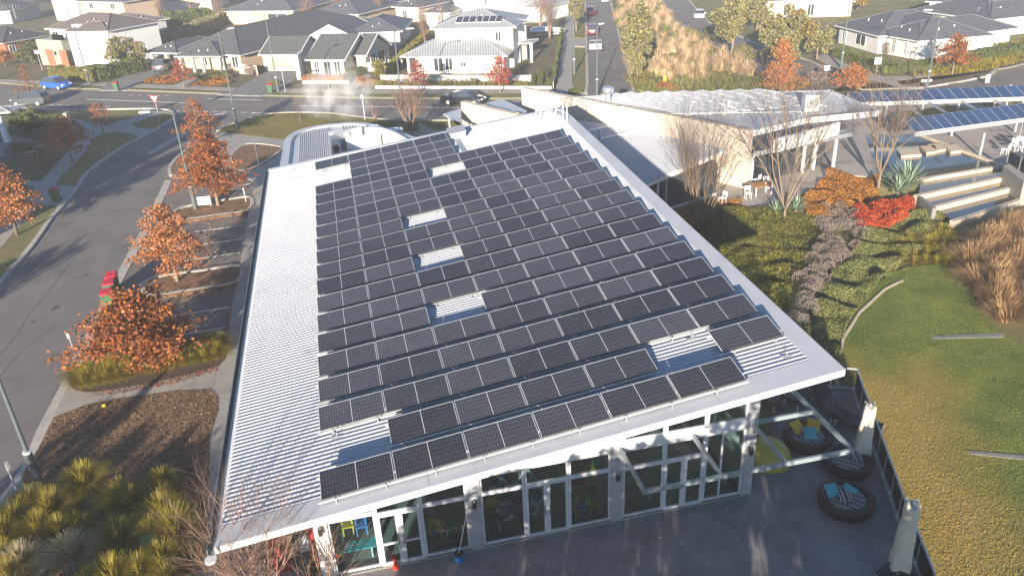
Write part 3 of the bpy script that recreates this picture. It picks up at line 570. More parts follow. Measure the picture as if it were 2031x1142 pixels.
for r in range(5):
    for c in range(3):
        mk = pal[(r * 2 + c * 3 + (r * c) % 2) % 6]
        crate(7.6 + c * .4, 2.0 + r * .18, .08 + r * .37, mk, '%s stool, %s in the %s row of the coloured stack behind the glass' % (wrd[mk], ['leftmost', 'middle', 'rightmost'][c], ['bottom', 'second', 'third', 'fourth', 'top'][r]), 'coloured stools stacked by the window')
for k, (u, z, mk) in enumerate(((.5, 1.2, 'yel'), (.5, 1.65, 'yel'), (.9, 1.1, 'bblue'), (.9, 1.5, 'bblue'), (.15, 1.0, 'greent'), (.85, 1.95, 'redp'))):
    crate(u, 2.0, z, mk, ['lower yellow stool stacked on the turquoise bench', 'upper yellow stool at the top of the stack behind the left pane', 'lower blue stool right of the yellow ones', 'upper blue stool right of the yellow ones', 'pale green stool at the far left pane', 'red stool topmost behind the left pane'][k], 'stools stacked on the turquoise bench', .36)
def bench(u, v, w_, mk, lab, grp=None):
    t = empty('slatted_bench', LB(u, v, .08), BROT, lab, 'bench', grp)
    mb = MB(TB)
    for k in range(4): mb.box((u - w_ / 2, v - .2 + k * .11, .5), (u + w_ / 2, v - .11 + k * .11, .53))
    obj('seat', mb, K[mk], t)
    for s in (-1, 1):
        mb = MB(TB); mb.box((u + s * (w_ / 2 - .15) - .02, v - .18, .08), (u + s * (w_ / 2 - .15) + .02, v + .2, .5)); obj('leg', mb, K['alu'], t)
bench(.65, 2.1, 1.2, 'cyanp', 'turquoise slatted bench behind the leftmost pane'); bench(3.75, 2.3, .8, 'greent', 'green slatted bench beside the first grey column, behind glass'); bench(5.0, 2.1, .7, 'greent', 'green slatted bench under the coils and yellow chair')
bench(9.9, 2.1, 1.2, 'greent', 'green slatted bench behind the pane under the awning frame'); bench(11.3, 2.3, 1.1, 'greent', 'green slatted bench behind the rightmost double doors'); bench(12.75, 2.2, 1.1, 'greent', 'green slatted bench behind the last pane before the terrace')
t = empty('streamer_heap', LB(6.0, 2.6, .08), BROT, 'heap of coiled white and navy foil streamers behind the glass doors', 'streamers')
for k in range(16):
    r = random.uniform(.12, .3); cx, cy, cz = 5.3 + random.random() * 1.4, 2.2 + random.random() * .9, .3 + random.random() * .9; a = random.random() * 3; mb = MB(TB)
    mb.tube([(cx + r * math.cos(a + j * .7), cy + .04 * j - .1, cz + r * math.sin(a + j * .7)) for j in range(9)], .075, 7); obj('coil', mb, K['foam'] if k % 3 else K['navy'], t, smooth=True)
# ------------------------------------------------------------------ solar array
K['cellm'] = solarmat('dark_module_cells', 24, 6, 2.06, 1.02, (.027, .028, .035), (.15, .15, .16))
TILT = math.asin(.19 / 1.04); SL = math.atan(.1222); PVP = 1.6556
up = Vector((0, 0, 1)); nR = EX * math.cos(SL) + up * math.sin(SL); nN = -EX * math.sin(SL) + up * math.cos(SL)    # along row, roof normal
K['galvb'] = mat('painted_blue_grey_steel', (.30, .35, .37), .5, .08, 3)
yv = EY * math.cos(TILT) + nN * math.sin(TILT); zv = nR.cross(yv); MR = Matrix((nR, yv, zv)).transposed().to_4x4()
mb = MB(); hx, hy = 1.047, .52
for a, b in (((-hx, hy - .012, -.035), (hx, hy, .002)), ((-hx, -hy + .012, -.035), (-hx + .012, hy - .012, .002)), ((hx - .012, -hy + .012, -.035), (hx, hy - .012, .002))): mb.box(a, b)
mb.box((-hx, -hy, -.035), (hx, -hy + .012, .001), 1); pv0 = obj('solar_panel', mb, [K['alu'], K['dgrey']], None); FR[pv0.name] = (Vector((0, 0, 0)), 0); pv0.data.transform(Matrix.Translation(pv0.location)); pv0.location = (0, 0, 0)  # near frame edge coloured dark to stand for the shade on it
mb = MB(); mb.box((-hx + .012, -hy + .012, -.03), (hx - .012, hy - .012, -.002)); obj('cell_sheet', mb, K['cellm'], pv0)
ORD = ['first', 'second', 'third', 'fourth', 'fifth', 'sixth', 'seventh', 'eighth', 'ninth', 'tenth', 'eleventh', 'twelfth', 'thirteenth', 'fourteenth', 'fifteenth', 'sixteenth', 'seventeenth', 'eighteenth', 'nineteenth', 'twentieth']
def present(r, c):
    if r == 1: return c < 6
    if r == 2: return c in (1, 2, 3, 4, 6)
    if (r, c) in ((6, 2), (9, 2), (12, 2), (16, 3)): return False
    if r in (18, 19): return c in (1, 2, 3)
    if r == 20: return c < 4
    return True
FARH = 3.938 - 3.48
first = True
for r in range(1, 21):
    cs = [c for c in range(7) if present(r, c)]; n = 0; u0 = cs[0] * 2.125; u1 = (cs[-1] + 1) * 2.125
    t = empty('solar_panel_row', LB((u0 + u1) / 2, r * PVP - 1.0, RZ((u0 + u1) / 2) + .05), BROT, 'rack of black solar panels, %s row counted from the front roof edge' % ORD[r - 1], 'solar panels', 'rows of black solar panels on the hall roof')
    RI = (Matrix.Translation(t.location) @ Matrix.Rotation(BROT, 4, 'Z')).inverted()
    for c in cs:
        n += 1
        Pf = LB(0, 0) + up * 3.938 + (nR * 2.14) * (c + .49) + EY * PVP * r            # middle of the far edge
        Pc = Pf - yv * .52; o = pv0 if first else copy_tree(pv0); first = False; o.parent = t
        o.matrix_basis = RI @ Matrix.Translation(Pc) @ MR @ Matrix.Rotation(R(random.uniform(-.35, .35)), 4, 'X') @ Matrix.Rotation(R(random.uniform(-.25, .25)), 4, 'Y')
    vn = r * PVP - 1.03; vf = r * PVP - .12; gp = {2: 5, 6: 2, 9: 2, 12: 2, 16: 3}.get(r); runs = [(cs[0], cs[-1])] if gp is None else [(cs[0], gp - 1), (gp + 1, cs[-1])]
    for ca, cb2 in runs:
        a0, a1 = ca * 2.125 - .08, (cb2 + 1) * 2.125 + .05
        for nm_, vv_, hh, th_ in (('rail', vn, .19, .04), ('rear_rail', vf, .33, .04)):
            mb = MB(TB); mb.slab([(a0, vv_ - .02, RZ(a0) + hh), (a1, vv_ - .02, RZ(a1) + hh), (a1, vv_ + .02, RZ(a1) + hh), (a0, vv_ + .02, RZ(a0) + hh)], th_); obj(nm_, mb, K['alu' if r < 3 else 'galvb'], t)  # rails behind the front rows use a darker tone, their shade put into colour
        k = a0 + .5
        while k < a1:
            mb = MB(TB); mb.box((k - .02, vn - .05, RZ(k) + .0), (k + .02, vn - .02, RZ(k) + .2)); mb.box((k - .05, vn - .06, RZ(k) + .03), (k + .05, vn + .06, RZ(k) + .06)); mb.box((k - .02, vf - .03, RZ(k)), (k + .02, vf, RZ(k) + .31)); mb.box((k - .015, vn, RZ(k) + .13), (k + .015, vf, RZ(k) + .16)); k += 1.42
            obj('foot', mb, K['galv'], t)
# roof furniture
for k, (px, lb) in enumerate((((668, 866), 'left of the second row of panels'), ((1372, 672), 'in the bare gap of the second row'), ((1560, 706), 'near the right front roof corner'), ((578, 340), 'at the rear left roof corner'), ((645, 341), 'in the bare patch at the rear left'), ((1002, 258), 'on the bare roof beside the ladder'), ((1056, 231), 'just before the ladder rail'), ((682, 325), 'beside the rear left panels'))):
    P = at(px[0], px[1], 3.9); 
    for _ in range(6): P = at(px[0], px[1], RZ((P - LB(0, 0)).dot(EX)) + .05)
    t = empty('roof_anchor', P, BROT, 'small grey anchor plate on the white roof ' + lb, 'roof anchor', 'safety anchors on the hall roof')
    mb = MB(); Tm = Matrix.Translation(P) @ Matrix.Rotation(BROT, 4, 'Z'); mb.box((-.16, -.1, 0), (.16, .1, .015), X=Tm); mb.box((-.2, -.03, .015), (.2, .03, .03), X=Tm); obj('base_plate', mb, K['galv'], t)
    mb = MB(Tm.__matmul__); mb.tube([(0, 0, .02), (0, 0, .08), (.05, 0, .13), (0, 0, .17), (-.05, 0, .13), (0, 0, .08)], .012, 6); obj('ring', mb, K['galv'], t)
def roofpt(x, y, dz=0):
    P = at(x, y, 4.5)
    for _ in range(8): P = at(x, y, RZ((P - LB(0, 0)).dot(EX)) + dz)
    return P
# ventilation box + valley
P = roofpt(908, 272); t = empty('roof_vent_box', P, BROT, 'grey metal ventilation box on the roof beside the rearmost panels', 'vent box'); Tm = Matrix.Translation(P) @ Matrix.Rotation(BROT, 4, 'Z') @ Matrix.Rotation(-SL, 4, 'Y')
mb = MB(); mb.box((-.5, -.55, 0), (.5, .9, .42), X=Tm); obj('body', mb, K['galv'], t); mb = MB(); mb.box((-.56, -.6, .42), (.56, .96, .47), X=Tm); obj('lid', mb, K['greyp'], t)
a = [LB(u, vv, RZ(u) + .07) for u, vv in ((8.95, 29.3), (9.25, 29.3), (9.25, 34.3), (8.95, 34.3))]; mb = MB(); mb.slab(a, .02); obj('valley_flashing', mb, K['galvb'], bld)
# roof ladder with hoops at the high rear corner
P0 = roofpt(1096, 236); t = empty('roof_access_ladder', P0, BROT, 'white tubular guard rail and hooped ladder at the rear right roof corner', 'roof ladder')
Tl = lambda p: P0 + EX * p[0] + EY * p[1] + up * p[2]
mb = MB(Tl)
for x, y in ((-.8, 1.2), (-.8, .3), (.3, 1.2), (.3, .2), (.6, -1.3), (.6, -.4)): mb.tube([(x, y, -.1), (x, y, 1.1)], .03, 6)
for z in (.55, 1.1): mb.tube([(-.8, .3, z), (-.8, 1.2, z), (.3, 1.2, z)], .025, 6); mb.tube([(.3, .2, z), (.6, -.4, z), (.6, -1.3, z)], .025, 6)
obj('guard_rail', mb, K['white'], t)
mb = MB(Tl)
for x in (-.5, -.0): mb.tube([(x, .9, -2.2), (x, .9, .9), (x, .6, 1.15), (x, .2, 1.1), (x, 0, .8)], .025, 6)
for k in range(9): mb.tube([(-.5, .9, -2.1 + k * .33), (0, .9, -2.1 + k * .33)], .015, 5)
obj('ladder', mb, K['white'], t)
mb = MB(Tl)
for z in (.3, .75, 1.15): mb.tube([(-.25 + .42 * math.cos(q * .4), .9 + .42 * math.sin(q * .4) * .9 - .1, z) for q in range(17)], .02, 5)
obj('safety_hoop', mb, K['white'], t)

# ================================================================== vegetation builders
def orient(n, up_bias=0.0):
    a = RNG.normal(size=(n, 3)); a[:, 2] += up_bias * 1.5; a /= np.linalg.norm(a, axis=1)[:, None]
    b = np.cross(a, RNG.normal(size=(n, 3))); b /= np.linalg.norm(b, axis=1)[:, None] + 1e-9; c = np.cross(a, b); return b, c
def leafV(P, size, asp=.6, up_bias=0.3):
    n = len(P); b, c = orient(n, up_bias); s = size * RNG.uniform(.6, 1.35, (n, 1)); b = b * s; c = c * s * asp
    return np.stack([P - b * .5, P + c * .5, P + b * .5, P - c * .5], 1).reshape(-1, 3)
def tubes(name, segs, m, parent=None, n=4, **k):
    """segs: list of (p, q, r0, r1)"""
    if not segs: return None
    A = np.array([s[0] for s in segs], float); B = np.array([s[1] for s in segs], float); r0 = np.array([s[2] for s in segs])[:, None]; r1 = np.array([s[3] for s in segs])[:, None]
    d = B - A; d /= np.linalg.norm(d, axis=1)[:, None] + 1e-9; h = np.where(np.abs(d[:, 2:3]) > .9, np.array([[1., 0, 0]]), np.array([[0, 0, 1.]]))
    a = np.cross(d, h); a /= np.linalg.norm(a, axis=1)[:, None] + 1e-9; b = np.cross(d, a); V = []
    for j in range(n):
        t = 2 * math.pi * j / n; o = a * math.cos(t) + b * math.sin(t); V.append(A + o * r0)
    for j in range(n):
        t = 2 * math.pi * j / n; o = a * math.cos(t) + b * math.sin(t); V.append(B + o * r1)
    V = np.stack(V, 1).reshape(-1, 3); base = np.arange(len(segs))[:, None] * 2 * n
    F = np.concatenate([np.concatenate([base + j, base + (j + 1) % n, base + n + (j + 1) % n, base + n + j], 1) for j in range(n)], 0)
    loc = k.pop('loc', None)
    return gmesh(name, V, F, m, parent=parent, loc=loc, smooth=True, **k)
def V3(p): return np.array([p[0], p[1], p[2]], float)
def oak(px, topy, Rp, m, label, cb=.25, nb=26, leaf=.13, N=5000, bark='paleb', group='autumn oaks', cat='tree', z0=0.1, flat=.55, dens=1.0, nm='oak_tree', cone=.35):
    B = at(px[0], px[1], z0); H = hgt(px, topy, z0); S_ = (at(px[0] + 10, px[1], z0) - at(px[0], px[1], z0)).length / 10; Rr = Rp * S_ * .95
    t = empty(nm, B, random.random() * 0, label, cat, group); segs = []; b0 = V3(B); lean = np.array([RNG.uniform(-.03, .03), RNG.uniform(-.03, .03), 1.0])
    r = .022 * H + .02; k = 6; prev = b0
    for i in range(1, k + 1):
        q = b0 + lean * H * .93 * i / k + RNG.normal(0, .02 * H / 6, 3) * [1, 1, 0]; segs.append((prev, q, r * (1 - (i - 1) / k * .85), r * (1 - i / k * .85))); prev = q
    LP = []
    for i in range(nb):
        f = (i + .5) / nb; h = H * (cb + (0.97 - cb) * f); az = i * 2.4 + RNG.uniform(-.4, .4)
        prof = (1 - f) ** .75 * (1 - cone) + cone * (1 - f) + .12; L = Rr * min(1, prof) * RNG.uniform(.75, 1.12) * (min(1, .55 + f * 4))
        d = np.array([math.cos(az), math.sin(az), RNG.uniform(-.05, .3) + .35 * f]); p = b0 + lean * h; ns = 5
        for j in range(ns):
            q = p + d * L / ns + np.array([0, 0, -.012 * L * j]); segs.append((p, q, r * .32 * (1 - j / ns) + .008, r * .32 * (1 - (j + 1) / ns) + .006))
            cnt = int(N / nb / ns * (.5 + j * .28) * (L / (Rr * .8))) + 3
            tw = RNG.normal(0, 1, (cnt, 3)) * np.array([L * .15 + .12, L * .15 + .12, (L * .11 + .08) * flat]); nodes = q + RNG.normal(0, 1, (max(2, cnt // 14), 3)) * [L * .17 + .1, L * .17 + .1, .1 * flat * 2]
            LP.append(np.where(RNG.random((cnt, 1)) < .3, q + tw, nodes[RNG.integers(0, len(nodes), cnt)] + RNG.normal(0, leaf * .9, (cnt, 3)) * [1.2, 1.2, .7]))
            for nd in nodes[:3]: segs.append((q, nd, .010 + r * .05, .005))
            p = q
    LP = np.concatenate(LP); LP = LP[RNG.random(len(LP)) < dens]
    tubes('trunk', segs, K[bark], t, 5); quads('crown', leafV(LP, leaf, .75, .25), K[m], t)
    return t
def cloud(P0, rad, n, leaf, m, nm='crown', parent=None, nclump=14, shell=.35, zmin=None, tagk=None, asp=.6):
    """irregular crown: clumps of leaves inside an ellipsoid"""
    c = V3(P0); rad = np.array(rad, float); D = RNG.normal(size=(nclump, 3)); D /= np.linalg.norm(D, axis=1)[:, None]; cc = D * RNG.uniform(.3, .92, (nclump, 1)); sz = RNG.uniform(.75, 1.35, nclump) * 1.05 / nclump ** .42
    i = RNG.integers(0, nclump, n); d = RNG.normal(size=(n, 3)); d /= np.linalg.norm(d, axis=1)[:, None]; P = (cc[i] + d * sz[i][:, None] * RNG.uniform(1 - shell, 1, (n, 1)) ** .7) * rad + c
    if zmin is not None: P[:, 2] = np.maximum(P[:, 2], zmin + RNG.random(n) * leaf)
    return quads(nm, leafV(P, leaf, asp, .3), K[m], parent, **(tagk or {}))
def leafy(px, topy, wpx, m, label, nm='eucalypt', bark='paleb', trunk=.35, N=6000, leaf=.3, group=None, depth=None, z0=0.08, stems=1, nclump=70, m2=None):
    B = at(px[0], px[1], z0); H = hgt(px, topy, z0); S_ = (at(px[0] + 10, px[1], z0) - B).length / 10; Rr = wpx * S_ / 2
    t = empty(nm, B, 0, label, 'tree', group); b0 = V3(B); segs = []
    for s_ in range(stems):
        a = s_ * 2.1 + .4; lean = np.array([math.cos(a), math.sin(a), 0]) * (.12 if stems > 1 else .03); p = b0.copy(); r = .02 * H + .04
        for i in range(5):
            q = b0 + np.array([0, 0, H * .8 * (i + 1) / 5]) + lean * H * (i + 1) / 5 + RNG.normal(0, .1, 3); segs.append((p, q, r * (1 - i * .17), r * (1 - (i + 1) * .17)))
            if i >= 1:
                for _ in range(4):
                    a2 = RNG.uniform(0, 6.3); e = q + np.array([math.cos(a2), math.sin(a2), RNG.uniform(.2, 1)]) * Rr * .6; segs.append((q, e, r * .3, .02))
            p = q
    tubes('trunk', segs, K[bark], t, 5); c = B + Vector((0, 0, H * (trunk + 1) / 2)); rad = (Rr, Rr if depth is None else depth, H * (1 - trunk) / 2)
    cloud(c, rad, N, leaf, m, 'crown', t, nclump)
    if m2: cloud(c + Vector((Rr * .4, 0, H * .1)), (Rr * .5, Rr * .5, H * .25), N // 4, leaf, m2, 'crown', t, 8)
    return t
def bare(px, H, m, label, stems=6, spread=.35, levels=4, r0=.07, nm='bare_tree', z0=0.05, group='leafless trees', twn=4, curve=.25, B=None, trunkh=0.0, bark=None, maxseg=5000, cat='tree'):
    B = B if B is not None else at(px[0], px[1], z0); t = empty(nm, B, 0, label, cat, group); b0 = V3(B); big = []; fine = []
    lim = [0]
    def grow(p, d, L, r, lv):
        if len(big) + len(fine) > lim[0]: return
        n = 4 if lv > 1 else 3; pts = [p]
        for i in range(n):
            d = d + RNG.normal(0, .09, 3) + np.array([0, 0, curve * .22]); d /= np.linalg.norm(d); q = pts[-1] + d * L / n; rr = r * (1 - i / n * .55); r2 = r * (1 - (i + 1) / n * .55)
            (big if lv > 2 else fine).append((pts[-1], q, rr, r2)); pts.append(q)
            if lv > 1 and i > 0:
                for _ in range(twn if lv > 2 else twn - 1):
                    a = RNG.uniform(0, 6.28); o = np.cross(d, [math.cos(a), math.sin(a), .3]); o /= np.linalg.norm(o) + 1e-9
                    if RNG.random() < .72: grow(q, d * .75 + o * RNG.uniform(.35, .75), L * RNG.uniform(.38, .6), r2 * .5, lv - 1)
    base = b0
    if trunkh: q = b0 + np.array([0, 0, trunkh]); big.append((b0, q, r0 * 1.6, r0 * 1.2)); base = q
    for s_ in range(stems):
        a = s_ * 6.283 / stems + RNG.uniform(-.4, .4); sp_ = spread * RNG.uniform(.5, 1.1); d = np.array([math.cos(a) * sp_, math.sin(a) * sp_, 1.0]); d /= np.linalg.norm(d)
        lim[0] += maxseg / stems
        lim[0] = max(lim[0], maxseg * (s_ + 1) / stems); grow(base, d, (H - trunkh) * .8 * RNG.uniform(.8, 1.1), r0, levels)
    tubes('trunk', big, K[bark or m], t, 5); tubes('twigs', fine, K[m], t, 3); return t
def blades(C0, n, L, w_, spread, m=None, base_r=.12, arch=1.0, up_=1.0, seg=3):
    """arching grass blades: returns quads (N,4,3)"""
    c = np.asarray(C0, float).reshape(-1, 3); i = RNG.integers(0, len(c), n); az = RNG.uniform(0, 6.283, n); L = L * RNG.uniform(.6, 1.15, n); out = spread * RNG.uniform(.15, 1, n)
    dirx = np.stack([np.cos(az), np.sin(az), np.zeros(n)], 1); side = np.stack([-np.sin(az), np.cos(az), np.zeros(n)], 1); p0 = c[i] + dirx * RNG.uniform(0, base_r, (n, 1)); pts = []
    for k in range(seg + 1):
        t = k / seg; x = out * t ** 1.3; z = L * up_ * (t - arch * .45 * t * t * (out / (spread + 1e-6)) ** 1.0); pts.append((p0 + dirx * x[:, None] + np.array([0, 0, 1.]) * z[:, None], w_ * (1 - t * .85)))
    Q = [np.stack([pts[k][0] - side * pts[k][1] / 2, pts[k][0] + side * pts[k][1] / 2, pts[k + 1][0] + side * pts[k + 1][1] / 2, pts[k + 1][0] - side * pts[k + 1][1] / 2], 1) for k in range(seg)]
    return np.concatenate(Q, 0).reshape(-1, 3)
def polypts(px, n, z=0.0, terrain=False):
    P = [at(x, y, z) for x, y in px]; A = np.array([[p.x, p.y] for p in P]); lo, hi = A.min(0), A.max(0); out = []
    k = 0
    while sum(len(o) for o in out) < n and k < 60:
        q = RNG.uniform(lo, hi, (n, 2)); out.append(q[inside(q, A)]); k += 1
    q = np.concatenate(out)[:n]; zz = terr(q) if terrain else np.full(len(q), z); return np.column_stack([q, zz])
def mound(q, sc=1.0, seed=0.0):
    x, y = q[:, 0] * sc + seed, q[:, 1] * sc; return (.5 + .25 * np.sin(x * 1.7 + 1.3 * np.sin(y * 1.1)) + .25 * np.sin(y * 2.3 + 1.7 * np.cos(x * .9)))
def cover(name, px, n, leaf, h, m, label, z=-.6, terrain=True, sc=1.2, cat='ground cover', kind='stuff', asp=.6):
    q = polypts(px, n, z, terrain); md = mound(q, sc); q[:, 2] += h * md * RNG.uniform(.55, 1.05, len(q)) ** .5; return quads(name, leafV(q, leaf, asp, .8), K[m], label=label, cat=cat, kind=kind)
def hedge(name, px0, px1, h, wd, n, leaf, m, label, z0=.1, cat='hedge', group=None, rough=.12):
    A, B = at(*px0, z0), at(*px1, z0); d = (B - A); L = d.length; d.normalize(); s = Vector((-d.y, d.x, 0)); nf = n; f = RNG.integers(0, 4, nf); a = RNG.random(nf) * L; b = RNG.uniform(-.5, .5, nf) * wd; c = RNG.random(nf) * h
    b = np.where(f == 0, -.5 * wd, np.where(f == 1, .5 * wd, b)); c = np.where(f >= 2, h, c); bump = 1 + rough * np.sin(a * 2.1) * np.sin(a * .7 + 1)
    b = b * bump + RNG.normal(0, rough * .35, nf); c = np.clip(c * bump + RNG.normal(0, rough * .3, nf), 0, None); P = np.array([A.x, A.y, z0]) + a[:, None] * V3(d) + b[:, None] * V3(s) + c[:, None] * np.array([0, 0, 1.])
    t = empty(name, (A + B) / 2, 0, label, cat, group); quads('foliage', leafV(P, leaf, .6, .2), K[m], t)
    mb = MB(); q = wd * .36; mb.prism([(A.x - s.x * q, A.y - s.y * q), (B.x - s.x * q, B.y - s.y * q), (B.x + s.x * q, B.y + s.y * q), (A.x + s.x * q, A.y + s.y * q)], z0, z0 + h * .82); obj('stems', mb, K[m], t); return t
def shrub(px, rx, h, n, leaf, m, label, nm='shrub', z0=.1, group=None, ry=None, P=None, cat='shrub'):
    B = P if P is not None else at(px[0], px[1], z0); t = empty(nm, B, 0, label, cat, group); cloud(B + Vector((0, 0, h * .45)), (rx, ry or rx, h * .62), n, leaf, m, 'foliage', t, 9, .5, zmin=B.z)
    tubes('stems', [(V3(B), V3(B) + [math.cos(a) * rx * .5, math.sin(a) * rx * .5, h * .7], .025, .008) for a in range(6)], K['bark'], t, 4); return t

# ================================================================== terrace: railing, parasols, pods, loungers
t = empty('glass_balustrade', at(1737, 909), 0, 'steel and glass balustrade round the outer edge of the dark terrace', 'balustrade')
posts = [(1571, 767), (1645, 772), (1693, 776), (1704, 812), (1722, 860), (1738, 909), (1751, 945), (1765, 985), (1779, 1029), (1797, 1075), (1815, 1123), (1840, 1190)]
PP_ = [at(*p) for p in posts]
for P in PP_:
    mb = MB(); mb.tube([P + Vector((0, 0, .1)), P + Vector((0, 0, 1.02))], .022, 6); mb.box((P.x - .06, P.y - .06, .12), (P.x + .06, P.y + .06, .15)); obj('post', mb, K['galv'], t)
mb = MB(); mb.tube([P + Vector((0, 0, 1.05)) for P in PP_], .035, 8); obj('top_rail', mb, K['galv'], t)
for a, b in zip(PP_[:-1], PP_[1:]):
    d = (b - a).normalized() * .05; n = Vector((-d.y, d.x, 0)).normalized() * .006; mb = MB()
    mb.prism([((a + d - n).x, (a + d - n).y), ((b - d - n).x, (b - d - n).y), ((b - d + n).x, (b - d + n).y), ((a + d + n).x, (a + d + n).y)], .2, .96); obj('glass_panel', mb, K['rail_glass'], t)
def parasol(px, z0, z1, lab):
    P = at(*px); t = empty('closed_parasol', P, 0, lab, 'parasol', 'closed cream parasols by the balustrade'); a = BROT + .3; Tm = Matrix.Translation(P) @ Matrix.Rotation(a, 4, 'Z')
    mb = MB(); mb.tube([P, P + Vector((0, 0, z1 + .1))], .035, 8); obj('pole', mb, K['galv'], t)
    mb = MB(); mb.box((-.42, -.42, 0), (.42, .42, .1), X=Tm); obj('base', mb, K['black'], t)
    mb = MB(); rings = []
    for k in range(9):
        f = k / 8; z = z0 + (z1 - z0) * f; r = .30 - .10 * f + .012 * math.sin(k * 2); ring = []
        for j in range(16):
            q = 2 * math.pi * j / 16; rr = r * (1 + .13 * math.cos(4 * q)) * (1 + .05 * math.sin(7 * q + k * .35)); zz = z + (.10 * math.cos(4 * q) if k == 8 else (-.05 * math.cos(4 * q) if k == 0 else 0))
            ring.append(mb.pt(Tm @ Vector((rr * math.cos(q), rr * math.sin(q), zz))))
        rings.append(ring)
    for k in range(8):
        for j in range(16): mb.f.append([rings[k][j], rings[k][(j + 1) % 16], rings[k + 1][(j + 1) % 16], rings[k + 1][j]]); mb.m.append(0)
    mb.f.append(rings[0][::-1]); mb.m.append(0); mb.f.append(rings[-1]); mb.m.append(0); obj('canvas_cover', mb, K['cream2'], t, smooth=True)
    mb = MB(); mb.lathe([(.305, -.02), (.315, 0), (.305, .02)], 16, 0, (P.x, P.y, z0 + .35)); mb.lathe([(.25, -.015), (.26, 0), (.25, .015)], 16, 0, (P.x, P.y, z1 - .35)); return t
def baseof(px, z):
    P = at(px[0], px[1], z); return proj((P.x, P.y, 0))
parasol(baseof((1710, 893), .45), .45, 2.35, 'closed cream canvas parasol standing beyond the corner of the awning frame')
parasol(baseof((1784, 1120), .45), .45, 2.75, 'closed cream canvas parasol by the balustrade at the lower right')
def stripemat():
    m = mat('striped_canvas', (.5, .5, .5), .8, .1, 5); n = m.node_tree.nodes; l = m.node_tree.links; p = n['Principled BSDF']; tc = n.new('ShaderNodeTexCoord'); sp = n.new('ShaderNodeSeparateXYZ'); l.new(tc.outputs['Object'], sp.inputs[0])
    fr = mth(n, l, 'FRACT', mth(n, l, 'MULTIPLY_ADD', sp.outputs[0], 4.6, 50)); cr = n.new('ShaderNodeValToRGB'); cr.color_ramp.interpolation = 'CONSTANT'; e = cr.color_ramp.elements; e[0].color = (.03, .032, .04, 1); e[1].position = .3; e[1].color = (.55, .54, .52, 1)
    for q, c in ((.42, (.05, .06, .08, 1)), (.62, (.24, .20, .18, 1)), (.74, (.6, .6, .6, 1)), (.84, (.03, .03, .04, 1))): x = e.new(q); x.color = c
    l.new(fr, cr.inputs[0]); l.new(cr.outputs[0], p.inputs['Base Color']); return m
K['stripe'] = stripemat(); K['wicker'] = mat('dark_wicker', (.012, .010, .011), .55, .3, 20, bump=.6, bscale=40)
def pillow(par, P, rz, s, mk, tilt=.6):
    mb = MB(); Tm = Matrix.Translation(P) @ Matrix.Rotation(rz, 4, 'Z') @ Matrix.Rotation(tilt, 4, 'X'); N_ = 8; g = {}
    for sd in (1, -1):
        for i in range(N_ + 1):
            for j in range(N_ + 1):
                x, y = i / N_ * 2 - 1, j / N_ * 2 - 1; h = .22 * s * ((1 - x ** 4) * (1 - y ** 4)) ** .6; k_ = 1 - .08 * (1 - abs(x * y)); g[sd, i, j] = mb.pt(Tm @ Vector((x * s * k_ / 2, y * s * k_ / 2, sd * h / 2)))
    for sd in (1, -1):
        for i in range(N_):
            for j in range(N_): q = [g[sd, i, j], g[sd, i + 1, j], g[sd, i + 1, j + 1], g[sd, i, j + 1]]; mb.f.append(q if sd > 0 else q[::-1]); mb.m.append(0)
    o = obj('scatter_cushion', mb, K[mk], None, smooth=True); return o
def pod(px, r, rz, lab):
    P = at(*px); t = empty('round_daybed', P, rz, lab, 'daybed', 'round wicker daybeds on the terrace')
    mb = MB(); pr = [(r * .72, .02), (r * .9, .03), (r * 1.0, .16), (r * 1.03, .32), (r * .99, .46), (r * .9, .52), (r * .78, .5), (r * .72, .4), (r * .71, .3)]; mb.lathe(pr, 40, 0, tuple(P)); obj('wicker_shell', mb, K['wicker'], t, smooth=True)
    mb = MB(); mb.lathe([(0, .3), (r * .70, .3), (r * .72, .36), (r * .68, .43), (0, .45)], 36, 0, tuple(P)); obj('mattress', mb, K['stripe'], t, smooth=True); return P
P = pod((1600, 880), .86, .5, 'round dark daybed framed by the steel awning, yellow and teal cushions on it')
for a, q, m_, l_ in (((-.32, .28, .6), .5, 'ochre', 'mustard cushion leaning left on the daybed inside the awning frame'), ((.28, .32, .6), -.5, 'ochre', 'mustard cushion leaning right on the daybed inside the awning frame'), ((.02, -.12, .56), -.1, 'teal', 'teal cushion in front of the two mustard ones')): tag(pillow(None, P + Vector(a), q, .5, m_), l_, 'cushion')
P = pod((1678, 930), .80, 1.0, 'round dark daybed with a plain striped mattress, between the other two'); tag(pillow(None, P + Vector((.28, .0, .52)), .6, .45, 'stripe', .3), 'striped cushion on the middle round daybed', 'cushion')
P = pod((1675, 1005), .88, .9, 'round dark daybed nearest the viewer with teal cushions')
for a, q, m_, l_ in (((-.42, .18, .58), .2, 'teal', 'teal cushion at the left rim of the nearest daybed'), ((.05, .05, .62), -1.0, 'teal', 'long teal cushion across the middle of the nearest daybed'), ((-.12, -.12, .55), -.9, 'stripe', 'striped cushion beside the long teal one on the nearest daybed')): tag(pillow(None, P + Vector(a), q, .46, m_), l_, 'cushion')
P = at(1522, 912); mb = MB()
for_rings = []
for k in range(9):
    f = k / 8 * math.pi / 2; for_rings.append((max(.01, .82 * math.cos(f) ** .7), .02 + .75 * math.sin(f)))
mb.lathe([(.8, 0)] + for_rings, 26, 0, tuple(P)); o = obj('bean_bag', mb, K['beany'], None, 'big faded yellow bean bag by the last grey column', 'bean bag', smooth=True)
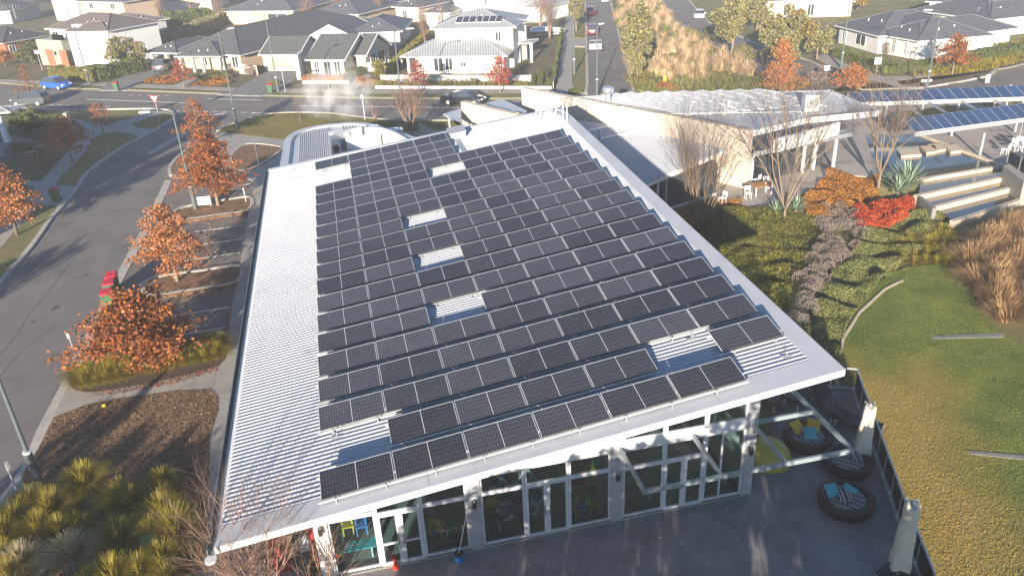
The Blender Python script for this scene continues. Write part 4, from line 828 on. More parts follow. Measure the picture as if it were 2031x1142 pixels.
def lounger(px, rz, lab, ln=1.9):
    P = at(*px); t = empty('sun_lounger', P, rz, lab, 'sun lounger', 'black loungers under the roof overhang'); Tm = Matrix.Translation(P) @ Matrix.Rotation(rz, 4, 'Z')
    mb = MB(); mb.box((-.33, -ln / 2, .3), (.33, ln * .15, .38), X=Tm); obj('seat', mb, K['black'], t)
    mb = MB(); mb.box((-.33, 0, -.04), (.33, ln * .36, .04), X=Tm @ Matrix.Translation((0, ln * .15, .34)) @ Matrix.Rotation(.5, 4, 'X')); obj('backrest', mb, K['black'], t)
    for x in (-.3, .3):
        for y in (-ln * .42, ln * .3): mb = MB(); mb.box((x - .025, y - .025, 0), (x + .025, y + .025, .3), X=Tm); obj('leg', mb, K['white'], t)
    mb = MB(Tm.__matmul__); mb.tube([(-.3, -ln / 2 - .04, .3), (.3, -ln / 2 - .04, .3)], .02, 6); mb.tube([(-.3, -ln / 2 + .3, .4), (.3, -ln / 2 + .3, .4)], .015, 6); obj('end_frame', mb, K['white'], t)
lounger((1532, 800), 2.4, 'black lounger with a white end frame, nearest the glazed wall'); lounger((1585, 800), 2.2, 'black lounger in shade between the wall lounger and the balustrade'); lounger((1640, 812), .1, 'long black lounger beside the balustrade corner', 2.1); lounger((1692, 848), .9, 'black lounger with white end frame against the balustrade, by the cream parasol')
# bucket, mop and cone
P = at(911, 1112); t = empty('mop_bucket', P, 0, 'blue mop bucket with dark wringer on the terrace', 'bucket')
mb = MB(); mb.lathe([(.0, .02), (.15, .02), (.19, .3), (.2, .31), (.17, .31), (.14, .06), (0, .06)], 20, 0, tuple(P)); obj('bucket_body', mb, K['bblue'], t, smooth=True)
mb = MB(); mb.lathe([(.0, .30), (.16, .30), (.13, .36), (.06, .38), (0, .34)], 16, 0, tuple(P)); obj('wringer', mb, K['black'], t)
t = empty('mop', P, 0, 'mop with a long white handle standing in the blue bucket', 'mop'); Q = LB(4.14, 1.38, 1.72)
mb = MB(); mb.tube([P + Vector((0, 0, .3)), Q], .014, 6); obj('handle', mb, K['white'], t); mb = MB(); mb.lathe([(.0, .08), (.1, .08), (.08, .22), (.02, .32), (0, .32)], 12, 0, tuple(P)); obj('mop_head', mb, K['greent'], t)
P = at(786, 1128); t = empty('traffic_cone', P, .3, 'small red cone on the terrace before the double doors', 'traffic cone')
mb = MB(); mb.lathe([(0, .03), (.12, .03), (.025, .42), (0, .43)], 18, 0, tuple(P)); obj('cone', mb, K['redp'], t, smooth=True); mb = MB(); mb.box((P.x - .16, P.y - .16, .0), (P.x + .16, P.y + .16, .035)); obj('base', mb, K['redp'], t)
# dark red planter wall at the building's left corner
t = empty('red_entry_screen', at(600, 1120), BROT, 'dark red painted screen and doorway left of the pale pillar', 'screen'); mb = MB(TB); mb.box((-1.9, 2.0, 0), (-.5, 2.1, 2.9)); obj('panel', mb, K['dred'], t); mb = MB(TB); mb.box((-1.3, 1.9, .05), (-.75, 1.98, 2.0)); obj('door', mb, K['dgrey'], t)
mb = MB(TB); mb.box((-1.0, 1.86, .9), (-.72, 1.9, 1.5)); obj('notice', mb, K['skyglass'], t)

# ================================================================== curved-roof wing behind the hall
t = empty('curved_roof_wing', at(690, 290), BROT, 'small white wing with a rounded roof and sunken plant well behind the hall', 'building')
ZR = 3.0
out = smoothpx([(553, 345), (559.5, 309), (564, 282), (578, 268), (602, 258), (638, 250.5), (676, 246.5), (707.5, 245.4), (739, 248.6), (770, 258), (808, 270), (826, 276)], 4)
inn = smoothpx([(657, 330), (655, 300), (655.6, 280), (665, 272), (692, 263), (718, 259.5), (742, 259), (763, 261), (786, 269), (812, 284)], 4)
def inset(P, d): 
    r_ = []
    for k in range(len(P)):
        a = P[max(k - 1, 0)]; b = P[min(k + 1, len(P) - 1)]; t_ = (b - a).normalized(); r_.append(P[k] + Vector((t_.y, -t_.x, 0)) * d)
    return r_
OP = [at(x, y, ZR) for x, y in out]; IP = [at(x, y, ZR) for x, y in inn]; O2 = inset(OP, .55)
mb = MB(); mb.prism([(p.x, p.y) for p in OP] + [(p.x, p.y) for p in IP[::-1]], 2.82, ZR - .02); obj('roof', mb, K['roofm'], t)
mb = MB()
for k in range(len(OP) - 1): mb.prism([(OP[k].x, OP[k].y), (OP[k + 1].x, OP[k + 1].y), (O2[k + 1].x, O2[k + 1].y), (O2[k].x, O2[k].y)], 2.7, ZR + .12)
obj('rim_capping', mb, K['roofm'], t)
mb = MB()
for k in range(len(OP) - 1):
    a, b = inset(OP, .4)[k], inset(OP, .4)[k + 1]; c, d = inset(OP, .6)[k], inset(OP, .6)[k + 1]; mb.prism([(a.x, a.y), (b.x, b.y), (d.x, d.y), (c.x, c.y)], .1, 2.7)
obj('curved_wall', mb, K['lrender'], t)
mb = MB()
for k in range(len(IP) - 1):
    n_ = inset(IP, .08); mb.prism([(IP[k].x, IP[k].y), (IP[k + 1].x, IP[k + 1].y), (n_[k + 1].x, n_[k + 1].y), (n_[k].x, n_[k].y)], 1.2, ZR + .28)
obj('plant_screen', mb, K['galv'], t); mb = MB(); mb.prism([(p.x, p.y) for p in IP], 1.8, 1.9); obj('plant_floor', mb, K['capm'], t)
for k in range(16):
    xx = 594 + k * 4.0; A_ = at(xx, 300, ZR); a_ = [p for p in O2]; j = min(range(len(O2)), key=lambda q: abs((O2[q] - A_).dot(EX))); top_ = (O2[j] - A_).dot(EY); mb = MB()
    P0_ = A_ + EY * (top_ - .25); P1_ = A_ - EY * 3.2; mb.tube([P0_ + Vector((0, 0, .03)), P1_ + Vector((0, 0, .03))], .05, 4); obj('roof_rib', mb, K['roofm'], t)
for k in range(11):
    xx = 680 + k * 6.5; A_ = at(xx, 262 - (k < 6) * 2, ZR); j = min(range(len(O2)), key=lambda q: abs((O2[q] - A_).dot(EX))); i_ = min(range(len(IP)), key=lambda q: abs((IP[q] - A_).dot(EX))); mb = MB()
    mb.tube([A_ + EY * ((O2[j] - A_).dot(EY) - .2) + Vector((0, 0, .03)), A_ + EY * ((IP[i_] - A_).dot(EY) + .3) + Vector((0, 0, .03))], .05, 4); obj('roof_rib', mb, K['roofm'], t)
def hvac(px, z, sx, sy, h, lab, fans=2, side='front'):
    P = at(px[0], px[1], z); t = empty('rooftop_ac_unit', P, BROT, lab, 'air conditioner', 'air conditioners in the plant well'); Tm = Matrix.Translation(P) @ Matrix.Rotation(BROT, 4, 'Z')
    mb = MB(); mb.box((-sx / 2, -sy / 2, .05), (sx / 2, sy / 2, h), X=Tm); obj('cabinet', mb, K['white'], t); mb = MB(); mb.box((-sx / 2 - .02, -sy / 2 - .02, h), (sx / 2 + .02, sy / 2 + .02, h + .03), X=Tm); obj('lid', mb, K['lampw'], t)
    for k in range(fans):
        c = Vector((-sx / 2 + (k + .5) * sx / fans, -sy / 2 - .01, h * .55)); mb = MB(); r = min(sx / fans, h) * .38
        mb.tube([Tm @ (c + Vector((0, .02, 0))), Tm @ (c - Vector((0, .03, 0)))], r, 18); o = obj('fan_grille', mb, K['black'], t)
    return t
hvac((676, 292), 1.9, 1.5, .9, 1.15, 'white twin-fan unit at the left end of the plant well'); hvac((722, 290), 1.9, 2.6, 1.6, .85, 'large white flat unit in the middle of the plant well', 0); hvac((742, 281), 1.9, .9, .8, 1.2, 'tall white unit right of the big flat one', 1); hvac((772, 283), 1.9, 1.5, .9, 1.0, 'white unit with one fan near the right end of the well', 1); hvac((790, 279), 1.9, .8, .8, .9, 'smallest white unit at the right tip of the well', 1); hvac((668, 303), 1.9, .7, .6, .7, 'small white unit below the twin-fan unit', 1)
mb = MB(); P = at(719, 292, 1.9); mb.box((-.1, -.1, 0), (.1, .1, 1.5), X=Matrix.Translation(P)); mb2 = MB(); t_ = empty('flue_pipe', P, 0, 'white square flue rising from the plant well', 'flue'); obj('pipe', mb, K['white'], t_); mb2.box((-.16, -.16, 1.5), (.16, .16, 1.6), X=Matrix.Translation(P)); obj('cowl', mb2, K['galv'], t_)

# ================================================================== stone walls and the buildings on the right
def stonewall(a, b, z, lab, base=0.0, th=.5, zb=None):
    A, B = at(a[0], a[1], z), at(b[0], b[1], zb or z); d = (B - A); d.z = 0; d.normalize(); n = Vector((-d.y, d.x, 0)) * th; mb = MB()
    za, zb_ = z, (zb or z); P = [A, B, B + n, A + n]; P = [Vector((p.x, p.y, q)) for p, q in zip(P, (za, zb_, zb_, za))]; i = [mb.pt((p.x, p.y, base)) for p in P] + [mb.pt(p) for p in P]
    for q in ((0, 3, 2, 1), (4, 5, 6, 7), (0, 1, 5, 4), (1, 2, 6, 5), (2, 3, 7, 6), (3, 0, 4, 7)): mb.f.append([i[k] for k in q]); mb.m.append(0)
    t = empty('stone_wall', (A + B) / 2 - Vector((0, 0, z)), math.atan2(d.y, d.x), lab, 'wall'); obj('masonry', mb, K['sand'], t)
    mb = MB(); L = (B - A).length; k = 0; x = 0
    while x < L - .2:
        w_ = random.uniform(.35, .8); e = min(L, x + w_ - .02); p = A + d * x; q = A + d * e; zz = za + (zb_ - za) * (x / L) + .004
        mb.prism([(p.x - d.y * -.03, p.y - d.x * .03), (q.x - d.y * -.03, q.y - d.x * .03), ((q + n).x, (q + n).y), ((p + n).x, (p + n).y)], zz, zz + random.uniform(.03, .09)); x += w_
    obj('cap_stones', mb, K['sand'], t); return A, B
WA, WB = stonewall((1034, 176), (1486, 261), 3.95, 'long pale sandstone wall cutting between the two roofs on the right')
stonewall((914, 203), (1060, 238), 3.6, 'short pale sandstone wall behind the hall with blue-grey canopies either side')
def roofpoly(name, px, zs, th, m, root, rib=None, ribm=None, pitch=.25):
    P = [at(x, y, z) for (x, y), z in zip(px, zs)]; mb = MB(); mb.slab(P, th); return obj(name, mb, K[m], root), P
t = empty('glazed_link_building', at(1330, 400), 0, 'low glazed link building with a pale ribbed roof beside the sandstone wall', 'building')
LR = [(1100, 236), (1479, 277), (1262, 374), (1060, 300)]
LP_ = [at(LR[0][0], LR[0][1], 2.4), at(LR[1][0], LR[1][1], 2.4), at(LR[2][0], LR[2][1], 2.4), at(LR[3][0], LR[3][1], 2.4)]
mb = MB(); mb.slab(LP_, .06); obj('roof_sheet', mb, K['capm'], t)
dW = (WB - WA); dW.z = 0; dW.normalize()
# ribs parallel to the front eave direction
A_, B_, C_, D_ = LP_; ns = 64
def ribroof(corners, n, m, root, along, h=.05, wd=.05, z=.0):
    """ribs between edge (c0->c3) and (c1->c2) of a quad"""
    c0, c1, c2, c3 = corners; V = []; Q = []
    for k in range(n):
        f = (k + .5) / n; a = c0.lerp(c3, f); b = c1.lerp(c2, f); e = (c3 - c0).normalized() * wd / 2; e2 = (c2 - c1).normalized() * wd / 2; i = len(V)
        V += [a - e, b - e2, b - e2 * .4 + Vector((0, 0, h)), a - e * .4 + Vector((0, 0, h)), a + e * .4 + Vector((0, 0, h)), b + e2 * .4 + Vector((0, 0, h)), b + e2, a + e]
        Q += [(i, i + 1, i + 2, i + 3), (i + 3, i + 2, i + 5, i + 4), (i + 4, i + 5, i + 6, i + 7)]
    return gmesh('roof_ribs', [tuple(v + Vector((0, 0, z))) for v in V], Q, m, parent=root)
ribroof([A_, B_, C_, D_], 64, K['roofm'], t, None, .075, .13, .002)
mb = MB(); e0, e1 = at(1255, 378, 2.28), at(1484, 281, 2.28); beam(e0, e1, 'fascia_gutter', t, .14, .3, 'white', None)
for f, px_ in ((0, (1286, 420)), (1, (1303, 424)), (2, (1319, 417)), (3, (1336, 408)), (4, (1352, 401))):
    P = at(*px_); mb = MB(); mb.box((P.x - .06, P.y - .06, 0), (P.x + .06, P.y + .06, 2.15)); obj('glazing_mullion', mb, K['alu'], t)
g0, g1 = at(1275, 432), at(1420, 385); mb = MB(); d = (g1 - g0).normalized(); n = Vector((-d.y, d.x, 0)); mb.prism([(g0.x, g0.y), (g1.x, g1.y), ((g1 + n * .05).x, (g1 + n * .05).y), ((g0 + n * .05).x, (g0 + n * .05).y)], .05, 2.15); obj('glazed_wall', mb, K['darkglass'], t)
beam(g0 + Vector((0, 0, .06)), g1 + Vector((0, 0, .06)), 'sill', t, .15, .12, 'lrender', None)
# thin channels on the link roof with a post and a dark flue
for a, b in (((1140, 265), (1228, 246)), ((1160, 283), (1283, 254))): beam(at(*a, 2.54), at(*b, 2.54), 'roof_channel', t, .16, .1, 'white', None)
P = at(1189, 284, 2.42); mb = MB(); mb.tube([P, P + Vector((0, 0, 1.0))], .13, 10); t2 = empty('roof_flue', P, 0, 'grey flue pipe on the shaded link roof between two white channels', 'flue'); obj('pipe', mb, K['galv'], t2); mb = MB(); mb.lathe([(.3, 0), (.3, .03), (.14, .1)], 12, 0, tuple(P)); obj('flashing', mb, K['dgrey'], t2)
P = at(1288, 253, 2.42); mb = MB(); mb.tube([P, P + Vector((0, 0, .85))], .08, 8); t2 = empty('downpipe', P, 0, 'short grey pipe against the long sandstone wall', 'pipe'); obj('pipe', mb, K['galv'], t2); mb = MB(); mb.box((P.x - .12, P.y - .12, P.z + .85), (P.x + .12, P.y + .12, P.z + .9)); obj('pipe_cap', mb, K['galv'], t2)
# second building: white ribbed roof with tilted collector racks
t = empty('cafe_building', at(1560, 290), 0, 'white roofed cafe building beyond the sandstone wall with tilted racks on top', 'building')
RQ = [at(1150, 192, 3.75), at(1643, 180, 4.3), at(1744, 223, 3.5), at(1488, 263, 3.5)]
mb = MB(); mb.slab([RQ[0], RQ[1], RQ[2], at(1600, 236, 3.5), RQ[3]], .12); obj('roof_sheet', mb, K['roofm'], t)
c0, c1, c2, c3 = RQ[0], RQ[1], RQ[2], RQ[3]
Vr, Qr = [], []; n_ = 150
for k in range(n_):
    f = (k + .5) / n_; a = c0.lerp(c1, f); b = c3.lerp(at(1600, 236, 3.5), f / .45) if f < .45 else at(1600, 236, 3.5).lerp(c2, (f - .45) / .55); e = (c1 - c0).normalized() * .05; i = len(Vr)
    Vr += [a - e, b - e, b + Vector((0, 0, .05)), a + Vector((0, 0, .05)), b + e, a + e]; Qr += [(i, i + 1, i + 2, i + 3), (i + 3, i + 2, i + 4, i + 5)]
gmesh('roof_ribs', [tuple(v + Vector((0, 0, .003))) for v in Vr], Qr, K['roofm'], parent=t)
for a, b in (((1744, 225), (1600, 239)), ((1600, 239), (1486, 266)), ((1643, 182), (1744, 225))): beam(at(*a, 3.42), at(*b, 3.42), 'fascia', t, .12, .42, 'white', None)
w0, w1 = at(1500, 345), at(1668, 300); w0, w1 = at(1540, 276, 3.3), at(1667, 243, 3.3)
d = (w1 - w0); d.z = 0; d.normalize(); n = Vector((-d.y, d.x, 0)); mb = MB(); mb.prism([(w0.x, w0.y), (w1.x, w1.y), ((w1 + n * .2).x, (w1 + n * .2).y), ((w0 + n * .2).x, (w0 + n * .2).y)], 2.35, 3.3); obj('upper_wall', mb, K['white'], t)
mb = MB(); mb.prism([((w0 + n).x, (w0 + n).y), ((w1 + n).x, (w1 + n).y), ((w1 + n * 1.2).x, (w1 + n * 1.2).y), ((w0 + n * 1.2).x, (w0 + n * 1.2).y)], .02, 2.35); obj('glazed_wall', mb, K['darkglass'], t)
s0, s1 = at(1495, 306, 2.3), at(1690, 266, 2.3); mb = MB(); q0, q1 = at(1470, 262, 2.35), at(1668, 254, 2.35); mb.slab([s0, s1, at(1680, 256, 2.3), at(1545, 283, 2.3)], .05); obj('awning', mb, K['skyglass'], t); beam(s0, s1, 'awning_beam', t, .12, .3, 'galv', None)
for px_ in ((1651, 335), (1612, 336), (1590, 342), (1505, 352), (1488, 365)): P = at(*px_); mb = MB(); mb.box((P.x - .09, P.y - .09, 0), (P.x + .09, P.y + .09, 2.15)); obj('post', mb, K['white'], t)
e0 = at(1466, 372); e1 = at(1482, 362)
mb = MB(); a_, b_ = at(1466, 375), WB; 
# rack rows: tilted pale collector plates with crossbars
for k in range(9):
    f = .09 + k * .074; a = c0.lerp(c1, f) ; g = min(f + .13, 1); b = c3.lerp(c2, max(0, (f - .12) * 1.15)); b = a.lerp(b, .62); tt = empty('collector_row', (a + b) / 2, 0, 'pale tilted collector row on the cafe roof, %s from the left' % ORD[k], 'collector', 'tilted collector rows on the cafe roof')
    e = (c1 - c0).normalized(); L = e * .95; mb = MB(); mb.slab([a + Vector((0, 0, .12)), b + Vector((0, 0, .12)), b + L + Vector((0, 0, .32)), a + L + Vector((0, 0, .32))], .05); obj('plate', mb, K['capm'], tt)
    for j in range(7):
        q = a.lerp(b, .05 + j * .15) + L + Vector((0, 0, .27)); mb = MB(); mb.tube([q, q + e * 1.1 - Vector((0, 0, .2))], .035, 4); obj('crossbar', mb, K['white'], tt)
for nm_, px_, lab in (('roof_walkway', ((1325, 226), (1590, 222)), 'thin white cable rail along the front of the collector rows'),):
    a, b = at(px_[0][0], px_[0][1], 3.9), at(px_[1][0], px_[1][1], 3.9); tt = empty(nm_, (a + b) / 2, 0, lab, 'cable rail'); mb = MB(); mb.tube([a, b], .035, 5); obj('rail', mb, K['white'], tt)
    for j in range(8): q = a.lerp(b, j / 7); mb = MB(); mb.tube([q - Vector((0, 0, .25)), q], .025, 4); obj('stanchion', mb, K['white'], tt)
P = at(1206, 196, 4.0); tt = empty('whirlybird_vent', P, 0, 'shiny round turbine ventilator at the left end of the cafe roof', 'ventilator'); mb = MB(); mb.tube([P - Vector((0, 0, .2)), P + Vector((0, 0, .35))], .22, 12); obj('neck', mb, K['galv'], tt)
K['shiny'] = mat('bright_aluminium', (.8, .82, .84), .22, .05, 3, metal=.8)
mb = MB(); mb.lathe([(.25, .35), (.42, .5), (.46, .68), (.38, .88), (.12, .98), (.01, 1.0)], 20, 0, tuple(P)); obj('turbine', mb, K['shiny'], tt)
P = at(1606, 218, 3.9); Tm = Matrix.Translation(P) @ Matrix.Rotation(-.1, 4, 'Z'); tt = empty('evaporative_cooler', P, 0, 'white louvred cooler box on the cafe roof', 'cooler'); mb = MB(); mb.box((-.5, -.5, 0), (.5, .5, 1.1), X=Tm); obj('cabinet', mb, K['white'], tt)
mb = MB()
for i_ in range(5): mb.box((-.36 + i_ * .16, -.53, .2), (-.26 + i_ * .16, -.5, .95), X=Tm)
obj('louvres', mb, K['galv'], tt); mb = MB(); mb.box((-.56, -.56, 1.1), (.56, .56, 1.15), X=Tm); obj('lid', mb, K['white'], tt)
P = at(1445, 212, 4.0); tt = empty('roof_vent_pipe', P, 0, 'small white capped vent pipe between the collector rows', 'vent pipe'); mb = MB(); mb.tube([P - Vector((0, 0, .3)), P + Vector((0, 0, .35))], .09, 10); obj('pipe', mb, K['white'], tt); mb = MB(); mb.lathe([(.16, .35), (.16, .40), (.05, .46)], 12, 0, tuple(P)); obj('cap', mb, K['white'], tt)
# canopies behind the hall near the short stone wall
t = empty('entry_canopy', at(905, 225), 0, 'white ribbed canopy at the left end of the short sandstone wall', 'canopy'); mb = MB(); mb.slab([at(879, 226, 3.0), at(914, 216, 3.0), at(914, 250, 3.0), at(930, 252, 3.0), at(890, 233, 3.0)], .12); obj('roof', mb, K['roofm'], t)
for px_ in ((890, 229), (910, 243)): P = at(px_[0], px_[1], 2.9); mb = MB(); mb.box((P.x - .06, P.y - .06, 0), (P.x + .06, P.y + .06, 2.85)); obj('post', mb, K['galv'], t)
t = empty('entry_canopy', at(1000, 225), 0, 'blue-grey ribbed canopy between the two sandstone walls', 'canopy'); mb = MB(); mb.slab([at(958, 207, 3.3), at(995, 196, 3.3), at(1045, 220, 3.3), at(1030, 245, 3.3)], .12); obj('roof', mb, K['capm'], t)
for px_ in ((972, 212), (1030, 236)): P = at(px_[0], px_[1], 3.2); mb = MB(); mb.box((P.x - .08, P.y - .08, 0), (P.x + .08, P.y + .08, 3.1)); obj('post', mb, K['galv'], t)
# ================================================================== solar canopies over the plaza
K['cellb'] = solarmat('blue_module_cells', 6, 10, .92, 1.72, (.012, .026, .075), (.05, .07, .13), False, .12)
def solcanopy(lab, pts_top, pts_bot, z, n, posts, hz, nlab):
    t = empty('solar_canopy', at(*posts[0]), 0, lab, 'solar canopy'); a0, a1 = at(*pts_top[0], z + .35), at(*pts_top[1], z + .35); b0, b1 = at(*pts_bot[0], z), at(*pts_bot[1], z)
    beam(b0 - Vector((0, 0, .16)), b1 - Vector((0, 0, .16)), 'edge_beam', t, .14, .28, 'galv', None); beam(a0 - Vector((0, 0, .2)), a1 - Vector((0, 0, .2)), 'edge_beam', t, .12, .2, 'galv', None)
    for px_ in posts: P = at(*px_); mb = MB(); mb.box((P.x - .08, P.y - .08, 0), (P.x + .08, P.y + .08, z - .25)); obj('post', mb, K['galv'], t)
    for k in range(n):
        p = [a0.lerp(a1, (k + .01) / n), a0.lerp(a1, (k + .99) / n), b0.lerp(b1, (k + .99) / n), b0.lerp(b1, (k + .01) / n)]; c = sum(p, Vector()) / 4; x = ((p[1] - p[0]) + (p[2] - p[3])).normalized(); y = ((p[0] - p[3]) + (p[1] - p[2])).normalized(); zz = x.cross(y).normalized(); y2 = zz.cross(x)
        wx = (p[1] - p[0]).length; wy = (p[0] - p[3]).length; Mx = Matrix((x, y2, zz)).transposed().to_4x4()
        Mi = Mx.inverted(); q = [Mi @ (v - c) for v in p]; RI = Matrix.Translation(-t.location)
        mb = MB(); mb.slab([Vector((v.x, v.y, 0)) for v in q], .04); L0 = FR[t.name]; FR[t.name] = (Vector((0, 0, 0)), 0); o_ = obj('solar_panel', mb, K['alu'], t)
        mb = MB(); mb.slab([Vector((v.x * .955, v.y * .97, .006)) for v in q], .005); obj('cell_sheet', mb, K['cellb'], o_)
        FR[t.name] = L0; o_.matrix_basis = RI @ Matrix.Translation(c) @ Mx
    return t
solcanopy('far solar canopy of dark blue panels on grey steel posts', ((1681, 184), (2060, 168)), ((1700, 204), (2080, 191)), 2.1, 17, [(1752, 250), (1828, 222), (1898, 225), (1966, 235), (2027, 213), (1995, 210)], .3, 'far blue canopy')
solcanopy('near solar canopy of dark blue panels above the pond edge', ((1790, 236), (2070, 200)), ((1815, 263), (2095, 226)), 2.0, 15, [(1886, 270), (1942, 310), (2012, 262), (2080, 280)], .3, 'near blue canopy')
for a, b in (((1841, 203), (1885, 229)), ((1903, 199), (1945, 222)), ((1966, 196), (2000, 214)), ((1790, 205), (1830, 232))): tt = empty('link_beam', at(*a, 2.0), 0, 'grey steel beam linking the two solar canopies, starting %s' % {1841: 'above the grass patch', 1903: 'left of the round column', 1966: 'right of the round column', 1790: 'nearest the cafe roof'}[a[0]], 'beam', 'link beams'); beam(at(*a, 1.95), at(*b, 1.9), 'steel_section', tt, .1, .16, 'galv', None)
# pond, stepping slabs, weir steps
sheet('pond_water', [(1716, 268), (1816, 266), (1985, 328), (1836, 356), (1790, 340), (1730, 312)], .03, K['water'], .03)
def bar(name, a, b, z0, z1, wd, m, lab=None, cat=None, kind=None, group=None):
    A, B = at(*a, z1), at(*b, z1); d = (B - A).normalized(); n = Vector((-d.y, d.x, 0)) * wd; mb = MB(); mb.prism([(A.x, A.y), (B.x, B.y), ((B + n).x, (B + n).y), ((A + n).x, (A + n).y)], z0, z1); return obj(name, mb, K[m], None, lab, cat, group, kind)
K['ledge'] = mat('cream_concrete_ledge', (.60, .49, .37), .8, .12, 1.2, stain=((.34, .28, .2), 1, .55, .7))
bar('pond_kerb', (1816, 264), (1990, 329), -.2, .16, .3, 'ledge', 'cream concrete kerb along the canopy side of the pond', 'kerb')
for k, px_ in enumerate(([(1780, 298), (1822, 296), (1828, 306), (1788, 309)], [(1824, 290), (1853, 288), (1860, 299), (1838, 303)], [(1840, 286), (1870, 284), (1877, 295), (1861, 298)], [(1872, 288), (1898, 286), (1908, 298), (1886, 301)])):
    mb = MB(); P = [at(x, y, .22) for x, y in px_]; mb.prism([(p.x, p.y) for p in P], .0, .22); obj('stepping_slab', mb, K['ledge'], None, 'flat cream stepping slab in the pond, %s from the left' % ORD[k], 'stepping slab', 'slabs crossing the pond')
TZ = [.0, -.25, -.5, -.75]
WP = [((1833, 355), (1990, 329)), ((1820, 389), (2006, 349)), ((1855, 411), (2030, 367)), ((1893, 440), (2045, 391))]
sheet('shallow_water', [(1826, 360), (1992, 332), (2010, 349), (1822, 389)], -.1, K['waterb'], .9); sheet('shallow_water', [(1822, 389), (2008, 349), (2034, 366), (1857, 411)], -.35, K['waterb'], .6); sheet('shallow_water', [(1857, 411), (2032, 367), (2060, 388), (1893, 440)], -.6, K['water'], .4)
for k, ((a, b), z) in enumerate(zip(WP, (.12, -.05, -.28, -.5))): bar('weir_step', a, b, z - .9, z, .32, 'ledge', 'long cream concrete step across the shallow water, %s from the pond' % ORD[k], 'weir step', None, 'weir steps')
bar('channel_edge', (1822, 390), (1850, 413), -.9, .0, .25, 'conc2', 'grey concrete edge at the left end of the weir steps', 'kerb')
A = at(1990, 327, .9); mb = MB(); q = [at(1990, 329, .75), at(2031, 360, .75), at(2120, 340, .75), at(2060, 305, .75)]; t = empty('concrete_plinth', q[0], 0, 'pale concrete block at the right end of the weir steps', 'plinth'); mb.prism([(p.x, p.y) for p in q], -.9, .75); obj('block', mb, K['conc'], t)
t = empty('plinth_balustrade', q[0], 0, 'glass balustrade standing on the pale concrete block', 'balustrade'); q = [at(1997, 322, .75), at(2045, 355, .75)]; q2 = at(2010, 305, .75)
for f in (0, .5, 1): P = q[0].lerp(q[1], f); mb = MB(); mb.tube([P, P + Vector((0, 0, .9))], .03, 6); obj('post', mb, K['galv'], t)
mb = MB(); d = (q[1] - q[0]).normalized(); n = Vector((-d.y, d.x, 0)) * .01; mb.prism([(q[0].x, q[0].y), (q[1].x, q[1].y), ((q[1] + n).x, (q[1] + n).y), ((q[0] + n).x, (q[0] + n).y)], .8, 1.6); obj('glass_panel', mb, K['rail_glass'], t)
for k, px_ in enumerate(((1992, 307), (2008, 300), (2018, 296), (2026, 303), (2022, 285))): simple_chair('cafe_chair', at(*px_, .02), random.random() * 6, 'white', 'white cafe chair by the concrete block, %s from the left' % ORD[k], grp='white cafe chairs by the plinth', leg='white')
P = at(2022, 272, 0); t = empty('cafe_umbrella', P, 0, 'small dark cafe parasol at the right frame edge', 'parasol'); mb = MB(); mb.tube([P, P + Vector((0, 0, 1.9))], .03, 6); obj('pole', mb, K['galv'], t); mb = MB(); mb.lathe([(1.1, 1.6), (.6, 1.78), (.02, 1.95)], 12, 0, tuple(P)); obj('canopy', mb, K['skyglass'], t)
# courtyard table and chairs
P = at(1508, 385, 0); t = empty('courtyard_table', P, .3, 'brown timber table on the courtyard beside the bare tree', 'table'); Tm = Matrix.Translation(P) @ Matrix.Rotation(.3, 4, 'Z'); mb = MB(); mb.box((-.75, -.45, .66), (.75, .45, .7), X=Tm); obj('tabletop', mb, K['wood'], t)
for x in (-.6, .6):
    for y in (-.35, .35): mb = MB(); mb.box((x - .03, y - .03, 0), (x + .03, y + .03, .66), X=Tm); obj('leg', mb, K['white'], t)
for k, (px_, lb) in enumerate((((1483, 394), 'white chair left of the brown table'), ((1524, 383), 'white chair right of the brown table'), ((1519, 370), 'white chair behind the brown table'), ((1500, 367), 'white chair at the back left of the brown table'), ((1432, 404), 'grey white chair by the sandstone wall'))): simple_chair('courtyard_chair', at(*px_, .02), k * 1.3, 'white', lb, grp='white courtyard chairs', leg='white', sc=.9)

